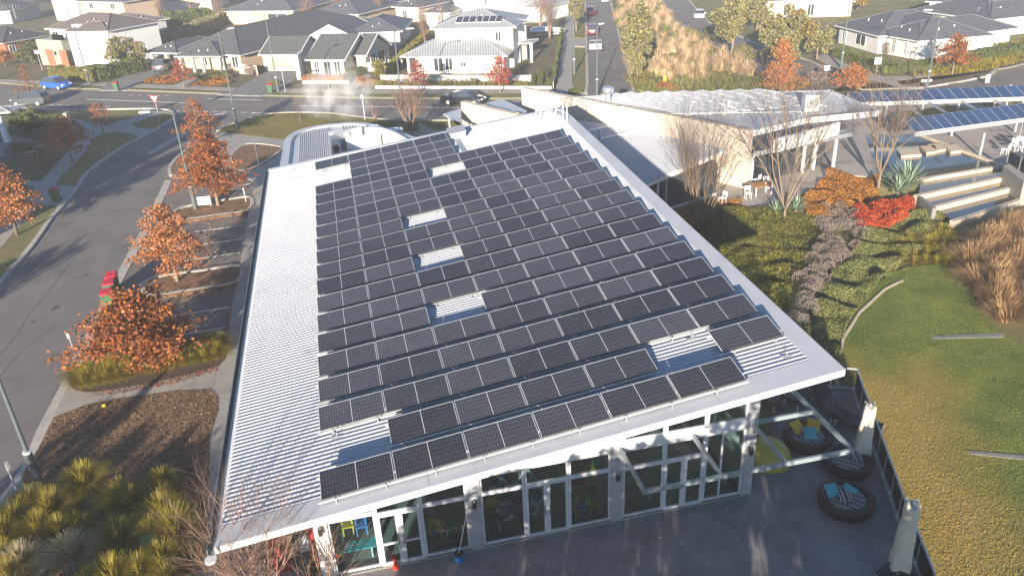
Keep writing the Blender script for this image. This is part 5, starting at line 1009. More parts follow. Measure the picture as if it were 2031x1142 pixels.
# ================================================================== houses
K['tileD'] = rowmat('dark_roof_tile', (.055, .055, .062), (1, 0, 0), .3, .3, .6, (.10, .10, .11)); K['tileT'] = rowmat('taupe_roof_tile', (.16, .135, .125), (0, 0, 1), .16, .3, .75, (.21, .18, .165)); K['tileG'] = rowmat('grey_roof_tile', (.09, .09, .10), (0, 0, 1), .14, .4, .6, (.14, .14, .155)); K['tileO'] = rowmat('olive_grey_roof_steel', (.11, .115, .11), (1, 0, 0), .25, .15, .6, (.14, .145, .14)); K['tileW'] = rowmat('pale_grey_roof_steel', (.36, .38, .39), (1, 0, 0), .3, .12, .5, (.42, .44, .45)); K['tileB'] = rowmat('blue_grey_roof', (.10, .105, .125), (0, 0, 1), .15, .3, .6, (.15, .155, .18))
def house(lab, pL): return empty('house', at(*pL), 0, lab, 'house', 'suburban houses')
def vol(root, pL, pR, ze, depth, pitch, kind, wall, roof, over=.5, wins=(), side=(), door=None, pane='darkglass', back=True, z0=.06, zl=None):
    A, B = at(*pL, ze), at(*pR, ze); A.z = B.z = 0; d = (B - A); W = d.length; d.normalize(); n = Vector((-d.y, d.x, 0)); T = lambda p: A + d * p[0] + n * p[1] + Vector((0, 0, p[2])); o = over
    if wall:
        mb = MB(T); mb.box((o, o, zl or z0), (W - o, depth - o, ze - .02)); w_ = obj('wall', mb, K[wall], root)
    h = math.tan(R(pitch)); mb = MB(T); E = [(0, 0, ze), (W, 0, ze), (W, depth, ze), (0, depth, ze)]
    if kind == 'hip':
        if W >= depth: r = depth / 2; a, b = (r, r, ze + r * h), (W - r, r, ze + r * h); Fs = [(E[0], E[1], b, a), (E[1], E[2], b), (E[2], E[3], a, b), (E[3], E[0], a)]
        else: r = W / 2; a, b = (r, r, ze + r * h), (r, depth - r, ze + r * h); Fs = [(E[0], E[1], a), (E[1], E[2], b, a), (E[2], E[3], b), (E[3], E[0], a, b)]
    elif kind == 'gx': r = depth / 2; a, b = (0, r, ze + r * h), (W, r, ze + r * h); Fs = [(E[0], E[1], b, a), (E[2], E[3], a, b)]
    else: r = W / 2; a, b = (r, 0, ze + r * h), (r, depth, ze + r * h); Fs = [(E[1], E[2], b, a), (E[3], E[0], a, b)]
    rf = None
    mb2 = MB(T)
    for f_ in Fs:
        mb2.face(f_); mb2.face([(p[0], p[1], p[2] - .12) for p in f_][::-1])
    for k in range(4):
        p, q = E[k], E[(k + 1) % 4]
        if kind == 'gx' and k in (1, 3) or kind == 'gy' and k in (0, 2): continue
        mb2.face([(p[0], p[1], p[2] - .12), (q[0], q[1], q[2] - .12), q, p])
    rf = obj('roof', mb2, K[roof], root)
    if kind == 'hip' and depth > 5 and W > 5:
        for k in range(2):
            x = W * random.uniform(.35, .65); y = min(W, depth) * random.uniform(.15, .3); zz = ze + y * h; mb = MB(T); mb.tube([(x, y, zz - .1), (x, y, zz + random.uniform(.15, .3))], .05 if k else .11, 8); obj('roof_vent', mb, K['white' if k else 'galv'], rf)
    mb = MB(T)                                            # gutter / fascia
    for k in range(4):
        p, q = Vector(E[k]), Vector(E[(k + 1) % 4])
        if kind == 'gx' and k in (1, 3) or kind == 'gy' and k in (0, 2):
            ap = Vector(b if k in (1, 2) else a)
            for u_, v_ in ((p, ap), (ap, q)): beam(T(u_ - Vector((0, 0, .08))), T(v_ - Vector((0, 0, .08))), 'barge_board', root, .08, .22, 'wrender', None)
            iw = .5 * (p + q); s_ = (iw - Vector((W / 2, depth / 2, ze))).normalized() * -o; mb3 = MB(T); mb3.face([p + (q - p).normalized() * o + s_, q - (q - p).normalized() * o + s_, ap + s_ - Vector((0, 0, .3))]); obj('gable_wall', mb3, K[wall or 'lrender'], root); continue
        beam(T(p - Vector((0, 0, .06))), T(q - Vector((0, 0, .06))), 'gutter', root, .1, .14, 'lrender' if roof != 'tileD' else 'greyp', None)
    if kind == 'hip':
        mb = MB(T)
        for p, q in ((E[0], a), (E[3], a if W >= depth else b), (E[1], b if W >= depth else a), (E[2], b), (a, b)): mb.tube([Vector(p) + Vector((0, 0, .02)), Vector(q) + Vector((0, 0, .02))], .07, 5)
        obj('ridge_cap', mb, K[roof], rf)
    def win(x0, x1, za, zb, y, kind_, axis='x', mk=None):
        P_ = pane if kind_ == 'w' else kind_; mb = MB(T); f = .07
        def bx(u0, u1, a_, b_, e0, e1):
            if axis == 'x': mb.box((u0, y - e1, a_), (u1, y - e0, b_))
            else: mb.box((y + e0, u0, a_), (y + e1, u1, b_))
        bx(x0, x0 + f, za, zb, .0, .06); bx(x1 - f, x1, za, zb, .0, .06); bx(x0 + f, x1 - f, za, za + f, .0, .06); bx(x0 + f, x1 - f, zb - f, zb, .0, .06)
        if kind_ == 'w': bx((x0 + x1) / 2 - .03, (x0 + x1) / 2 + .03, za + f, zb - f, .0, .05)
        wo = obj('window' if kind_ == 'w' else 'garage_door', mb, K['wrender'], root); mb = MB(T); bx(x0 + f, x1 - f, za + f, zb - f, .005, .03); obj('pane' if kind_ == 'w' else 'door_panel', mb, K[P_], wo)
    for x0, x1, za, zb, k_ in wins: win(o + x0 * (W - 2 * o), o + x1 * (W - 2 * o), za, zb, o, k_)
    for y0, y1, za, zb, k_ in side: win(o + y0 * (depth - 2 * o), o + y1 * (depth - 2 * o), za, zb, W - o, k_, 'y')
    return T, W, rf
def panelrow(par, T, n, x0, y0, z0, slope, wd=.85, ln=1.4, lab=''):
    for k in range(n):
        mb = MB(T); c = math.cos(slope) * ln; s_ = math.sin(slope) * ln
        P = [(x0 + k * wd, y0, z0), (x0 + k * wd + wd - .04, y0, z0), (x0 + k * wd + wd - .04, y0 + c, z0 + s_), (x0 + k * wd, y0 + c, z0 + s_)]; mb.slab(P, .05); o_ = obj('solar_panel', mb, K['alu'], par); mb = MB(T); mb.slab([(p[0] + (.04 if i in (0, 3) else -.04), p[1], p[2] + .01) for i, p in enumerate(P)], .01); obj('cell_sheet', mb, K['darkglass'], o_)
h = house('dark tiled house with orange-red walls at the far left', (60, 110)); vol(h, (6, 86), (106, 68), 2.5, 13, 22, 'hip', 'brickr', 'tileD', .5, [(.06, .2, .9, 2.0, 'w'), (.5, .6, .9, 2.0, 'w')]); vol(h, (-70, 92), (8, 84), 2.4, 9, 22, 'hip', 'brickr', 'tileD')
P = at(28, 25, 5.0); tt = empty('tv_antenna', P, 0, 'spiky television aerial on the dark tiled roof', 'aerial'); mb = MB(); mb.tube([P - Vector((0, 0, 1)), P + Vector((0, 0, 1.2))], .03, 5); obj('mast', mb, K['galv'], tt)
for k in range(5): mb = MB(); mb.tube([P + Vector((-1 + k * .5, 0, .6)), P + Vector((-1 + k * .5, .1, 1.3))], .03, 4); obj('element', mb, K['galv'], tt)
h = house('two storey white and orange house with a taupe tiled roof', (165, 128)); T_, W_, _ = vol(h, (88, 57), (213, 62), 4.75, 9, 20, 'hip', 'wrender', 'tileT', .4, [(.04, .15, 3.2, 4.4, 'w'), (.26, .4, 3.0, 4.5, 'w'), (.66, .94, 3.0, 4.4, 'w'), (.66, .94, .6, 2.2, 'w')])
mb = MB(T_); mb.box((.3, -2.0, 0.06), (W_ * .44, .38, 3.6)); obj('balcony_block', mb, K['olive'], h)
for a in (.14, .36): mb = MB(T_); mb.box((W_ * a, -2.05, .1), (W_ * a + 1.5, -1.99, 2.3)); obj('garage_door', mb, K['brickr'], h)
mb = MB(T_); mb.box((W_ * .5, -.35, .06), (W_ * .6, .38, 5.5)); obj('pier', mb, K['wrender'], h); mb = MB(T_); mb.box((W_ * .44, -.5, 2.5), (W_ * .97, .38, 2.7)); obj('floor_band', mb, K['greyp'], h)
mb = MB(T_); mb.box((W_ * .3, -2.0, 3.62), (W_ * .5, -1.95, 4.4)); obj('balcony_glass', mb, K['rail_glass'], h)
vol(h, (213, 62), (262, 50), 4.75, 7, 18, 'hip', 'lrender', 'tileT', .3); vol(h, (262, 48), (336, 37), 2.6, 12, 16, 'hip', 'grender', 'tileT', .5)
h = house('grey tiled house with a carport and cream brick piers', (380, 137))
vol(h, (340, 104), (476, 110), 2.15, 30, 22, 'hip', 'brickc', 'tileG', .5, [(.38, .47, .5, 1.9, 'w'), (.66, .78, .4, 1.9, 'w'), (.86, .96, .4, 1.9, 'w')]); T_, W_, _ = vol(h, (286, 104), (350, 106), 2.15, 10, 20, 'hip', None, 'tileG', .4)
for x in (.5, W_ * .55, W_ - .3):
    mb = MB(T_); mb.box((x, .3, .06), (x + .45, .75, 2.1)); obj('pier', mb, K['cream'], h)
mb = MB(T_); mb.box((.5, 6, .06), (W_, 6.2, 2.1)); obj('carport_wall', mb, K['greyp'], h)
T_, W_, _ = vol(h, (345, 112), (437, 112), 2.15, 7, 22, 'hip', None, 'tileG', .4)
for x in (.4, 2.2, 3.6, W_ - .7): mb = MB(T_); mb.box((x, .3, .06), (x + .3, .6, 2.1)); obj('pier', mb, K['cream'], h)
h = house('olive grey gabled house with a wide garage door and red shrubs in front', (620, 150))
vol(h, (512, 109), (594, 108), 2.15, 7.5, 24, 'gx', 'cream', 'tileO', .35, [(.14, .86, .1, 1.85, 'olive')]); vol(h, (604, 119), (684, 119), 2.15, 10, 24, 'gx', 'cream', 'tileO', .5, [(.1, .25, .1, 1.9, 'w'), (.38, .62, .1, 1.9, 'w'), (.7, .9, .1, 1.9, 'w')]); T_, W_, _ = vol(h, (697, 110), (727, 110), 2.15, 8, 26, 'gx', 'cream', 'tileO', .4, side=[(.2, .4, .2, 1.9, 'w'), (.5, .8, .2, 1.9, 'w')])
P = at(594, 160); mb = MB(); mb.box((P.x - .25, P.y, .06), (P.x + .25, P.y + 3.2, 2.9)); obj('blade_wall', mb, K['lrender'], h)
h = house('grey hip roofed house with a white front gable, behind the garage house', (700, 70)); vol(h, (690, 67), (798, 62), 2.3, 12, 20, 'hip', 'grender', 'tileB', .5); vol(h, (612, 72), (698, 71), 2.3, 9, 24, 'gy', 'wrender', 'tileB', .4)
h = house('white two storey house with pale steel roofs and its own solar panels', (900, 155))
vol(h, (793, 113), (1006, 111), 2.15, 9.5, 20, 'hip', 'wrender', 'tileW', .6, [(.02, .1, .1, 2.0, 'darkglass'), (.28, .38, .3, 1.9, 'w'), (.4, .48, .4, 1.9, 'w'), (.56, .62, .8, 1.4, 'w')]); T_, W_, _ = vol(h, (852, 58), (1024, 54), 4.75, 10, 18, 'hip', 'wrender', 'tileW', .5, [(.77, .85, 3.0, 4.2, 'w')]); panelrow(h, T_, 7, 2.9, 1.2, 4.75 + 1.2 * .325 + .1, R(18), .82, 1.5, 'dark panel on the white two storey house')
mb = MB(T_); mb.box((W_ * .88, .2, .06), (W_ * .95, .6, 4.6)); obj('stone_pier', mb, K['sand'], h)
vol(h, (1024, 50), (1052, 42), 4.6, 8, 16, 'hip', 'wrender', 'tileW', .4); T_, W_, _ = vol(h, (1022, 86), (1056, 86), 2.4, 3, 4, 'hip', None, 'tileW', .2)
for x in (.2, W_ - .4): mb = MB(T_); mb.box((x, .2, .06), (x + .3, .5, 2.3)); obj('post', mb, K['wrender'], h)
h = house('white two storey house cut by the top edge', (960, 30)); vol(h, (894, -18), (1024, -18), 5.2, 9, 16, 'hip', 'wrender', 'tileW', .3, [(.5, .56, 3, 4.6, 'w')])
h = house('dark grey hip roofed house with pale walls behind the long green hedge', (1780, 110)); wn = [(.1, .2, .3, 1.9, 'w'), (.45, .7, .5, 1.8, 'w')]
vol(h, (1655, 50), (1742, 72), 2.2, 12, 22, 'hip', 'lrender', 'tileB', .5, wn); vol(h, (1728, 66), (1822, 82), 2.2, 15, 22, 'hip', 'lrender', 'tileB', .5, [(.1, .2, .2, 1.9, 'w'), (.4, .5, .3, 1.9, 'w'), (.7, .78, .3, 1.9, 'w')]); vol(h, (1820, 82), (1972, 70), 2.2, 12, 22, 'hip', 'wrender', 'tileB', .5, [(.6, .74, .4, 1.7, 'w')])
h = house('cream walled house with a grey hip roof at the far right top', (1940, 60)); vol(h, (1868, 26), (1965, 40), 2.3, 12, 20, 'hip', 'cream', 'tileB', .6); vol(h, (1962, 40), (2070, 26), 2.3, 12, 20, 'hip', 'cream', 'tileB', .5, [(.1, .25, .1, 1.9, 'brickc'), (.4, .55, .1, 1.9, 'w')])
for k, (a, b, z, dp, wl, rf_, lb, wn) in enumerate(((( 93, -4), (146, -2), 4.5, 8, 'lrender', 'tileB', 'pale block house at the top left behind the taupe roof', []), ((150, 3), (242, 5), 4.4, 9, 'brickc', 'tileB', 'pink brick two storey house above the taupe roof', [(.2, .3, 3, 4.1, 'w'), (.7, .8, 3, 4.1, 'w')]), ((440, 23), (582, 22), 2.4, 14, 'brickc', 'tileB', 'pink brick house behind the grey tiled roof', [(.62, .9, .6, 1.9, 'w')]), ((610, 28), (712, 29), 2.4, 14, 'brickc', 'tileB', 'tan brick house with a wide grey roof at top centre-left', [(.5, .6, .6, 1.8, 'w')]), ((776, 14), (830, 16), 2.4, 11, 'cream', 'tileB', 'small cream house left of the white two storey house at the top', [(.3, .5, .6, 1.8, 'w')]), ((836, 26), (893, 26), 2.4, 9, 'lrender', 'tileB', 'grey roofed shed-like house beside the white walls at the top', []), ((1030, 14), (1074, 16), 2.4, 9, 'wrender', 'tileW', 'small pale roofed house left of the far footpath', []), ((1492, 4), (1700, -2), 2.6, 14, 'cream', 'tileB', 'long cream house at the top behind the eucalypts', [(.08, .14, .3, 2, 'w'), (.3, .38, .3, 2, 'w'), (.55, .62, .3, 2, 'w')]), ((1835, 3), (1985, 10), 2.6, 12, 'wrender', 'tileB', 'house with a shallow grey roof at the top right corner', []), ((-60, 26), (20, 22), 2.6, 12, 'grender', 'tileG', 'dark roofed house at the extreme top left', []), ((300, 2), (420, -4), 2.6, 12, 'cream', 'tileB', 'hazy grey roofed house behind the dark hedge top left', []), ((700, 6), (770, 8), 2.6, 10, 'wrender', 'tileG', 'hazy house with a dark roof above the grey gable house', [])) ):
    h = house(lb, ((a[0] + b[0]) / 2, b[1] + 14)); vol(h, a, b, z, dp, 20, 'hip', wl, rf_, .5, wn)
h = house('white porch of a house at the left edge above the dark garden', (5, 290)); vol(h, (-150, 232), (19, 222), 2.5, 3.0, 6, 'hip', None, 'tileW', .4); P = at(16, 284); mb = MB(); mb.box((P.x - .22, P.y - .22, .06), (P.x + .22, P.y + .22, 2.45)); obj('post', mb, K['wrender'], h)
# fences, low walls
def fence(a, b, h_, lab, n=8, m='greyp', z0=.08, posts=True, th=.06):
    A, B = at(*a, z0), at(*b, z0); t = empty('fence', (A + B) / 2, 0, lab, 'fence'); d = (B - A).normalized(); nn = Vector((-d.y, d.x, 0)) * th
    for k in range(n): p, q = A.lerp(B, k / n), A.lerp(B, (k + 1) / n - .004); mb = MB(); mb.prism([(p.x, p.y), (q.x, q.y), ((q + nn).x, (q + nn).y), ((p + nn).x, (p + nn).y)], z0, z0 + h_); obj('panel', mb, K[m], t)
    if posts:
        for k in range(n + 1): p = A.lerp(B, k / n); mb = MB(); mb.box((p.x - .09, p.y - .12, z0), (p.x + .09, p.y + .12, z0 + h_ + .05)); obj('post', mb, K['lrender'], t)
fence((758, 162), (1052, 163), .75, 'low grey slatted fence behind the clipped box hedge of the white house', 7, 'greyp'); fence((744, 176), (1095, 177), .28, 'low white retaining kerb along the footpath before the white house', 1, 'wrender', posts=False, th=.2); fence((722, 142), (765, 142), 1.1, 'grey timber fence between the olive gabled and white houses', 3)
fence((600, 167), (692, 167), .35, 'low cream garden wall before the olive gabled house', 1, 'cream', posts=False, th=.2); fence((1098, 178), (1116, 62), .8, 'pale paling fence along the far footpath', 6, 'sand', posts=False); fence((475, 146), (512, 150), 1.2, 'grey paling fence right of the grey tiled house', 3, 'sand', posts=False); fence((772, 134), (798, 134), .9, 'grey slatted screen left of the white porch piers', 2)
for k, px_ in enumerate(((70, 330), (90, 318), (134, 248))): P = at(*px_, .07); mb = MB(); mb.box((P.x - .35, P.y - .35, .07), (P.x + .35, P.y + .35, 1.25)); t = empty('brick_pier', P, 0, ['near brown brick gate pier in the dark left garden', 'far brown brick gate pier in the dark left garden', 'pale brick letterbox pier behind the orange tree'][k], 'pier'); obj('brickwork', mb, K['brown' if k < 2 else 'brickc'], t); mb = MB(); mb.box((P.x - .4, P.y - .4, 1.25), (P.x + .4, P.y + .4, 1.33)); obj('cap', mb, K['brown' if k < 2 else 'conc'], t)
# ================================================================== lamps and signs
def lamp(px, topy, arm, lab, sleeve=True, grp='grey street lamps', m='lampost'):
    P = at(px[0], px[1], .1); H = hgt(px, topy, .1); t = empty('street_lamp', P, 0, lab, 'street lamp', grp); mb = MB()
    mb.tube([P + Vector((0, 0, 0)), P + Vector((0, 0, H))], [.085, .05], 10); obj('pole', mb, K[m], t)
    if sleeve: mb = MB(); mb.tube([P, P + Vector((0, 0, 1.6))], .14, 12); obj('base_sleeve', mb, K[m], t); mb = MB(); mb.tube([P + Vector((0, 0, 1.6)), P + Vector((0, 0, 1.68))], .15, 12); obj('collar', mb, K['lampw'], t)
    mb = MB(); e = P + Vector((arm[0], arm[1], H + .12)); mb.tube([P + Vector((0, 0, H - .1)), P + Vector((arm[0] * .5, arm[1] * .5, H + .08)), e], .035, 6); obj('arm', mb, K[m], t)
    a = math.atan2(arm[1], arm[0]); Tm = Matrix.Translation(e) @ Matrix.Rotation(a, 4, 'Z'); mb = MB(); mb.slab([Tm @ Vector(q) for q in ((-.1, -.09, .06), (.3, -.16, .06), (.62, -.1, .04), (.68, 0, .03), (.62, .1, .04), (.3, .16, .06), (-.1, .09, .06))], .1); obj('lamp_head', mb, K['lampw'], t); return t
K['lampost'] = mat('grey_green_pole', (.10, .125, .125), .5, .1, 3)
lamp((82, 968), 640, (-1.3, .8), 'tall grey-green lamp post at the lower left beside the mulch bed'); lamp((433, 0), 0, (0, 0), '') if False else None
lamp((388, 415), 224, (-1.6, .1), 'lamp post on the car park island by the rust oaks, white head over the street'); lamp((470, 249), 64, (.7, .9), 'lamp post at the front left corner of the lawn'); lamp((552, 183), 30, (-1.6, .2), 'lamp post on the far verge before the garage driveway'); lamp((177, 166), 14, (.5, 1.2), 'lamp post by the hedge of the two storey orange and white house'); lamp((797, 208), 62, (1.3, .2), 'lamp post at the kerb before the white house fence'); lamp((1184, 190), 52, (.3, .3), 'lamp post at the mouth of the street with the trailer'); lamp((1139, 147), 8, (3.2, .2), 'lamp post on the street verge with a long arm'); lamp((1838, 175), 24, (-.6, .6), 'lamp post on the bare bed before the red autumn tree'); lamp((1668, 135), 8, (.5, .5), 'lamp post in front of the dark roofed house'); lamp((30, 465), 330, (0, 0), '') if False else None
def sign(px, topy, lab, shape='rect', w_=.45, h_=.6, m='wrender', rz=0.0, cat='sign', back='galv', z0=.1):
    P = at(px[0], px[1], z0); H = hgt(px, topy, z0); t = empty('road_sign', P, rz, lab, cat); mb = MB(); mb.tube([P, P + Vector((0, 0, H))], .03, 6); obj('pole', mb, K[back], t); Tm = Matrix.Translation(P + Vector((0, 0, H - h_))) @ Matrix.Rotation(rz, 4, 'Z')
    if shape == 'tri':
        mb = MB(); q = [(-w_ / 2, -.04, h_), (w_ / 2, -.04, h_), (0, -.04, 0)]; i = [mb.pt(Tm @ Vector(p)) for p in q] + [mb.pt(Tm @ Vector((p[0], -.055, p[2]))) for p in q]
        for f_ in ((0, 1, 2), (5, 4, 3), (0, 3, 4, 1), (1, 4, 5, 2), (2, 5, 3, 0)): mb.f.append([i[k] for k in f_]); mb.m.append(0)
        o = obj('plate', mb, K['redp'], t); mb = MB(); mb.face([Tm @ Vector(p) for p in ((-w_ * .36, -.06, h_ * .9), (w_ * .36, -.06, h_ * .9), (0, -.06, h_ * .2))][::-1]); obj('face', mb, K['wrender'], t)
    elif w_: mb = MB(); mb.box((-w_ / 2, -.06, 0), (w_ / 2, -.035, h_), X=Tm); obj('plate', mb, K[m], t)
    return t
sign((318, 244), 190, 'triangular give way sign with red border on the corner verge', 'tri', .85, .75); sign((566, 183), 134, 'pole with a small white street name blade on the far verge', 'rect', .95, .2); sign((724, 238), 188, 'white parking sign on the front lawn kerb', 'rect', .22, .35, 'wrender', 0, 'sign', 'wrender'); sign((653, 185), 160, 'short white post on the far verge', 'rect', .12, .2); sign((1737, 148), 114, 'white square sign on the curved footpath', 'rect', .7, .7); sign((1637, 160), 130, 'small white sign beside the rust red shrub tree', 'rect', .55, .5); sign((1318, 172), 150, 'small yellow sign before the tall straw reeds', 'rect', .3, .6, 'yel', z0=.0); sign((1957, 165), 148, 'small pale sign at the right hand kerb', 'rect', .4, .8); sign((1835, 175), 158, 'white street name blade at the foot of the right hand lamp post', 'rect', 1.0, .22)
sign((162, 742), 660, 'thin pale sign post at the end of the grass island', 'rect', .1, .25); sign((43, 996), 916, 'pale sign post leaning over the street kerb, lower left', 'rect', .12, .3, rz=1.2); sign((514, 331), 278, 'thin white post by the hall rear left corner', 'rect', .08, .2, 'wrender', back='wrender'); sign((488, 400), 373, 'short white post on the island before the hall gutter', 'rect', .08, .15, 'wrender', back='wrender'); sign((84, 140), 100, 'pole with a white box in the far left garden', 'rect', .6, .45)
P = at(402, 411, .15); t = empty('advertising_sign', P, .15, 'white lilac-lettered banner sign behind the island lamp post', 'sign'); Tm = Matrix.Translation(P) @ Matrix.Rotation(.15, 4, 'Z')
mb = MB(); mb.box((-.62, 0, .15), (.62, .03, .75), X=Tm); obj('board', mb, K['wrender'], t)
K['lilac'] = mat('lilac_print', (.22, .20, .45), .6, .05, 3)
mb = MB(Tm.__matmul__); mb.tube([(-.38 + .12 * math.cos(a * .6), -.012, .47 + .12 * math.sin(a * .6)) for a in range(9)], .02, 4); obj('emblem', mb, K['lilac'], t)
for k in range(4): mb = MB(); mb.box((-.15 + k * .18, -.008, .38 + .02 * (k % 2)), (-.04 + k * .18, 0, .56), X=Tm); obj('lettering', mb, K['lilac'], t)
for x in (-.55, .55): mb = MB(); mb.box((x - .02, .03, 0), (x + .02, .07, .75), X=Tm); obj('stake', mb, K['galv'], t)
for k in range(6): P = at(834 + k * 5.2, 262 + k * .3, .1); t = empty('white_bollard', P, 0, 'small white bollard on the path behind the hall, %s from the left' % ORD[k], 'bollard', 'white bollards behind the hall'); mb = MB(); mb.tube([P, P + Vector((0, 0, .75 - .11 * k))], .05, 8); obj('post', mb, K['wrender'], t); mb = MB(); mb.lathe([(.065, 0), (.06, .04), (.0, .06)], 10, 0, (P.x, P.y, P.z + .75 - .11 * k)); obj('cap', mb, K['wrender'], t)
def bin_(px, rz, lab, z0=.12, sc=1.0):
    P = at(px[0], px[1], z0); t = empty('wheelie_bin', P, rz, lab, 'wheelie bin', 'green wheelie bins with red lids'); Tm = Matrix.Translation(P) @ Matrix.Rotation(rz, 4, 'Z') @ Matrix.Scale(sc, 4); mb = MB()
    b = [(-.22, -.22, .08), (.22, -.22, .08), (.22, .24, .08), (-.22, .24, .08)]; u_ = [(-.29, -.32, .95), (.29, -.32, .95), (.29, .34, .95), (-.29, .34, .95)]; i = [mb.pt(Tm @ Vector(p)) for p in b + u_]
    for q in ((0, 3, 2, 1), (4, 5, 6, 7), (0, 1, 5, 4), (1, 2, 6, 5), (2, 3, 7, 6), (3, 0, 4, 7)): mb.f.append([i[k] for k in q]); mb.m.append(0)
    obj('body', mb, K['binG'], t); mb = MB(); i = [mb.pt(Tm @ Vector(p)) for p in ((-.31, -.36, .955), (.31, -.36, .955), (.31, .37, .955), (-.31, .37, .955), (-.25, -.3, 1.02), (.25, -.3, 1.02), (.25, .34, 1.06), (-.25, .34, 1.06))]
    for q in ((0, 3, 2, 1), (4, 5, 6, 7), (0, 1, 5, 4), (1, 2, 6, 5), (2, 3, 7, 6), (3, 0, 4, 7)): mb.f.append([i[k] for k in q]); mb.m.append(0)
    obj('lid', mb, K['binR'], t)
    for x in (-.24, .24): mb = MB(); mb.tube([Tm @ Vector((x - .03, .28, .1)), Tm @ Vector((x + .03, .28, .1))], .1, 12); obj('wheel', mb, K['black'], t)
    mb = MB(); mb.tube([Tm @ Vector((-.2, .38, .93)), Tm @ Vector((.2, .38, .93))], .02, 6); obj('handle', mb, K['binG'], t)
bin_((113, 400), .2, 'green wheelie bin with red lid alone by the left driveway'); bin_((232, 181), .1, 'green bin at the far kerb before the carport driveway'); bin_((537, 185), .1, 'green bin with red lid by the lamp post on the far verge')
for k, (px_, lb) in enumerate((((229, 577), 'furthest of the three'), ((224, 592), 'middle one of the three'), ((220, 612), 'nearest of the three'))): bin_(px_, .3, 'red lidded bin on the street edge strip, ' + lb, .03)
# ================================================================== vehicles
def loft(mb, secs, m=0):
    rings = [[mb.pt(p) for p in s_] for s_ in secs]; n = len(rings[0])
    for k in range(len(rings) - 1):
        for j in range(n): mb.f.append([rings[k][j], rings[k][(j + 1) % n], rings[k + 1][(j + 1) % n], rings[k + 1][j]]); mb.m.append(m)
    mb.f.append(rings[0][::-1]); mb.m.append(m); mb.f.append(rings[-1]); mb.m.append(m)
def car(P, rz, col, lab, kind='hatch', L=4.2, W=1.72, H=1.42, cat='car', z=.0):
    P = Vector((P.x, P.y, z)); t = empty('parked_car', P, rz, lab, cat); T = Matrix.Translation(P) @ Matrix.Rotation(rz, 4, 'Z'); mb = MB(T.__matmul__); hw = W / 2; sc = H / 1.42
    hatch = kind != 'sedan'
    B = [(-.5, .42, .72, .80), (-.485, .24, .88, .90), (-.40, .2, .95, .97), (-.1, .19, .93, 1), (.18, .19, .92, 1), (.3, .2, .88, .98), (.42, .22, .78, .93), (.485, .26, .64, .84), (.5, .38, .55, .74)]
    if kind == 'sedan': B[1] = (-.485, .24, .90, .88); B[2] = (-.36, .2, .95, .97)
    secs = []
    for f, zb, zt, wf in B:
        w_ = hw * wf; zb *= sc; zt *= sc; zm = (zb + zt) / 2; secs.append([(f * L, -w_ * .9, zb), (f * L, -w_, zb + .08), (f * L, -w_, zm), (f * L, -w_ * .97, zt - .05), (f * L, -w_ * .88, zt), (f * L, w_ * .88, zt), (f * L, w_ * .97, zt - .05), (f * L, w_, zm), (f * L, w_, zb + .08), (f * L, w_ * .9, zb)])
    loft(mb, secs); obj('body', mb, K[col], t, smooth=True)
    G = [(-.47, .90), (-.40, 1.30), (-.30, 1.40), (.0, 1.42), (.12, 1.34), (.30, .88)] if hatch else [(-.38, .92), (-.24, 1.32), (-.12, 1.40), (.02, 1.41), (.12, 1.33), (.30, .88)]
    secs = []
    for f, zt in G: zt *= sc; u_ = (zt - .88 * sc) / (.54 * sc); w1 = hw * .90; w2 = hw * (.90 - .2 * max(u_, 0)); secs.append([(f * L, -w1, .86 * sc), (f * L, -w2, zt), (f * L, w2, zt), (f * L, w1, .86 * sc)])
    mb = MB(T.__matmul__); loft(mb, secs); obj('windows', mb, K['darkglass'], t)
    r = [g for g in G if g[1] > 1.29]; mb = MB(T.__matmul__); secs = []
    for f, zt in r: zt *= sc; w2 = hw * .71; secs.append([(f * L, -w2, zt - .03), (f * L, -w2 * .95, zt + .018), (f * L, w2 * .95, zt + .018), (f * L, w2, zt - .03)])
    loft(mb, secs); obj('roof_panel', mb, K[col], t, smooth=True)
    for sx in (-.31, .31):
        for sy in (-1, 1):
            c = Vector((sx * L, sy * (hw - .1), .31)); mb = MB(T.__matmul__); mb.tube([c - Vector((0, .1, 0)), c + Vector((0, .1, 0))], .31, 18); w_ = obj('wheel', mb, K['black'], t); mb = MB(T.__matmul__); c2 = c + Vector((0, sy * .1, 0)); mb.tube([c2, c2 + Vector((0, sy * .012, 0))], .19, 12); obj('rim', mb, K['alu'], w_)
    for sy in (-1, 1):
        mb = MB(T.__matmul__); mb.box((.455 * L, sy * hw * .58 - .17, .60 * sc), (.495 * L, sy * hw * .58 + .17, .72 * sc)); obj('headlight', mb, K['lampw'], t); mb = MB(T.__matmul__); mb.box((-.503 * L, sy * hw * .62 - .14, .68 * sc), (-.47 * L, sy * hw * .62 + .14, .84 * sc)); obj('taillight', mb, K['redp'], t)
        mb = MB(T.__matmul__); mb.box((.2 * L, sy * hw - .02 * sy - .06, .88 * sc), (.25 * L, sy * hw + .1 * sy + .06, 1.0 * sc)); obj('wing_mirror', mb, K[col], t)
    mb = MB(T.__matmul__); mb.box((-.508 * L, -.22, .5), (-.495 * L, .22, .6)); obj('number_plate', mb, K['lampw'], t); return t
K['cblue'] = paintcar('blue_car_paint', (.02, .11, .48)); K['cslate'] = paintcar('slate_green_car_paint', (.07, .09, .095)); K['cblack'] = paintcar('black_car_paint', (.012, .015, .022)); K['cwhite'] = paintcar('white_car_paint', (.75, .75, .76)); K['cred'] = paintcar('red_car_paint', (.42, .02, .05)); K['cmar'] = paintcar('maroon_car_paint', (.15, .02, .04))
def cardir(a, b): A, B = at(*a), at(*b); return math.atan2((B - A).y, (B - A).x)
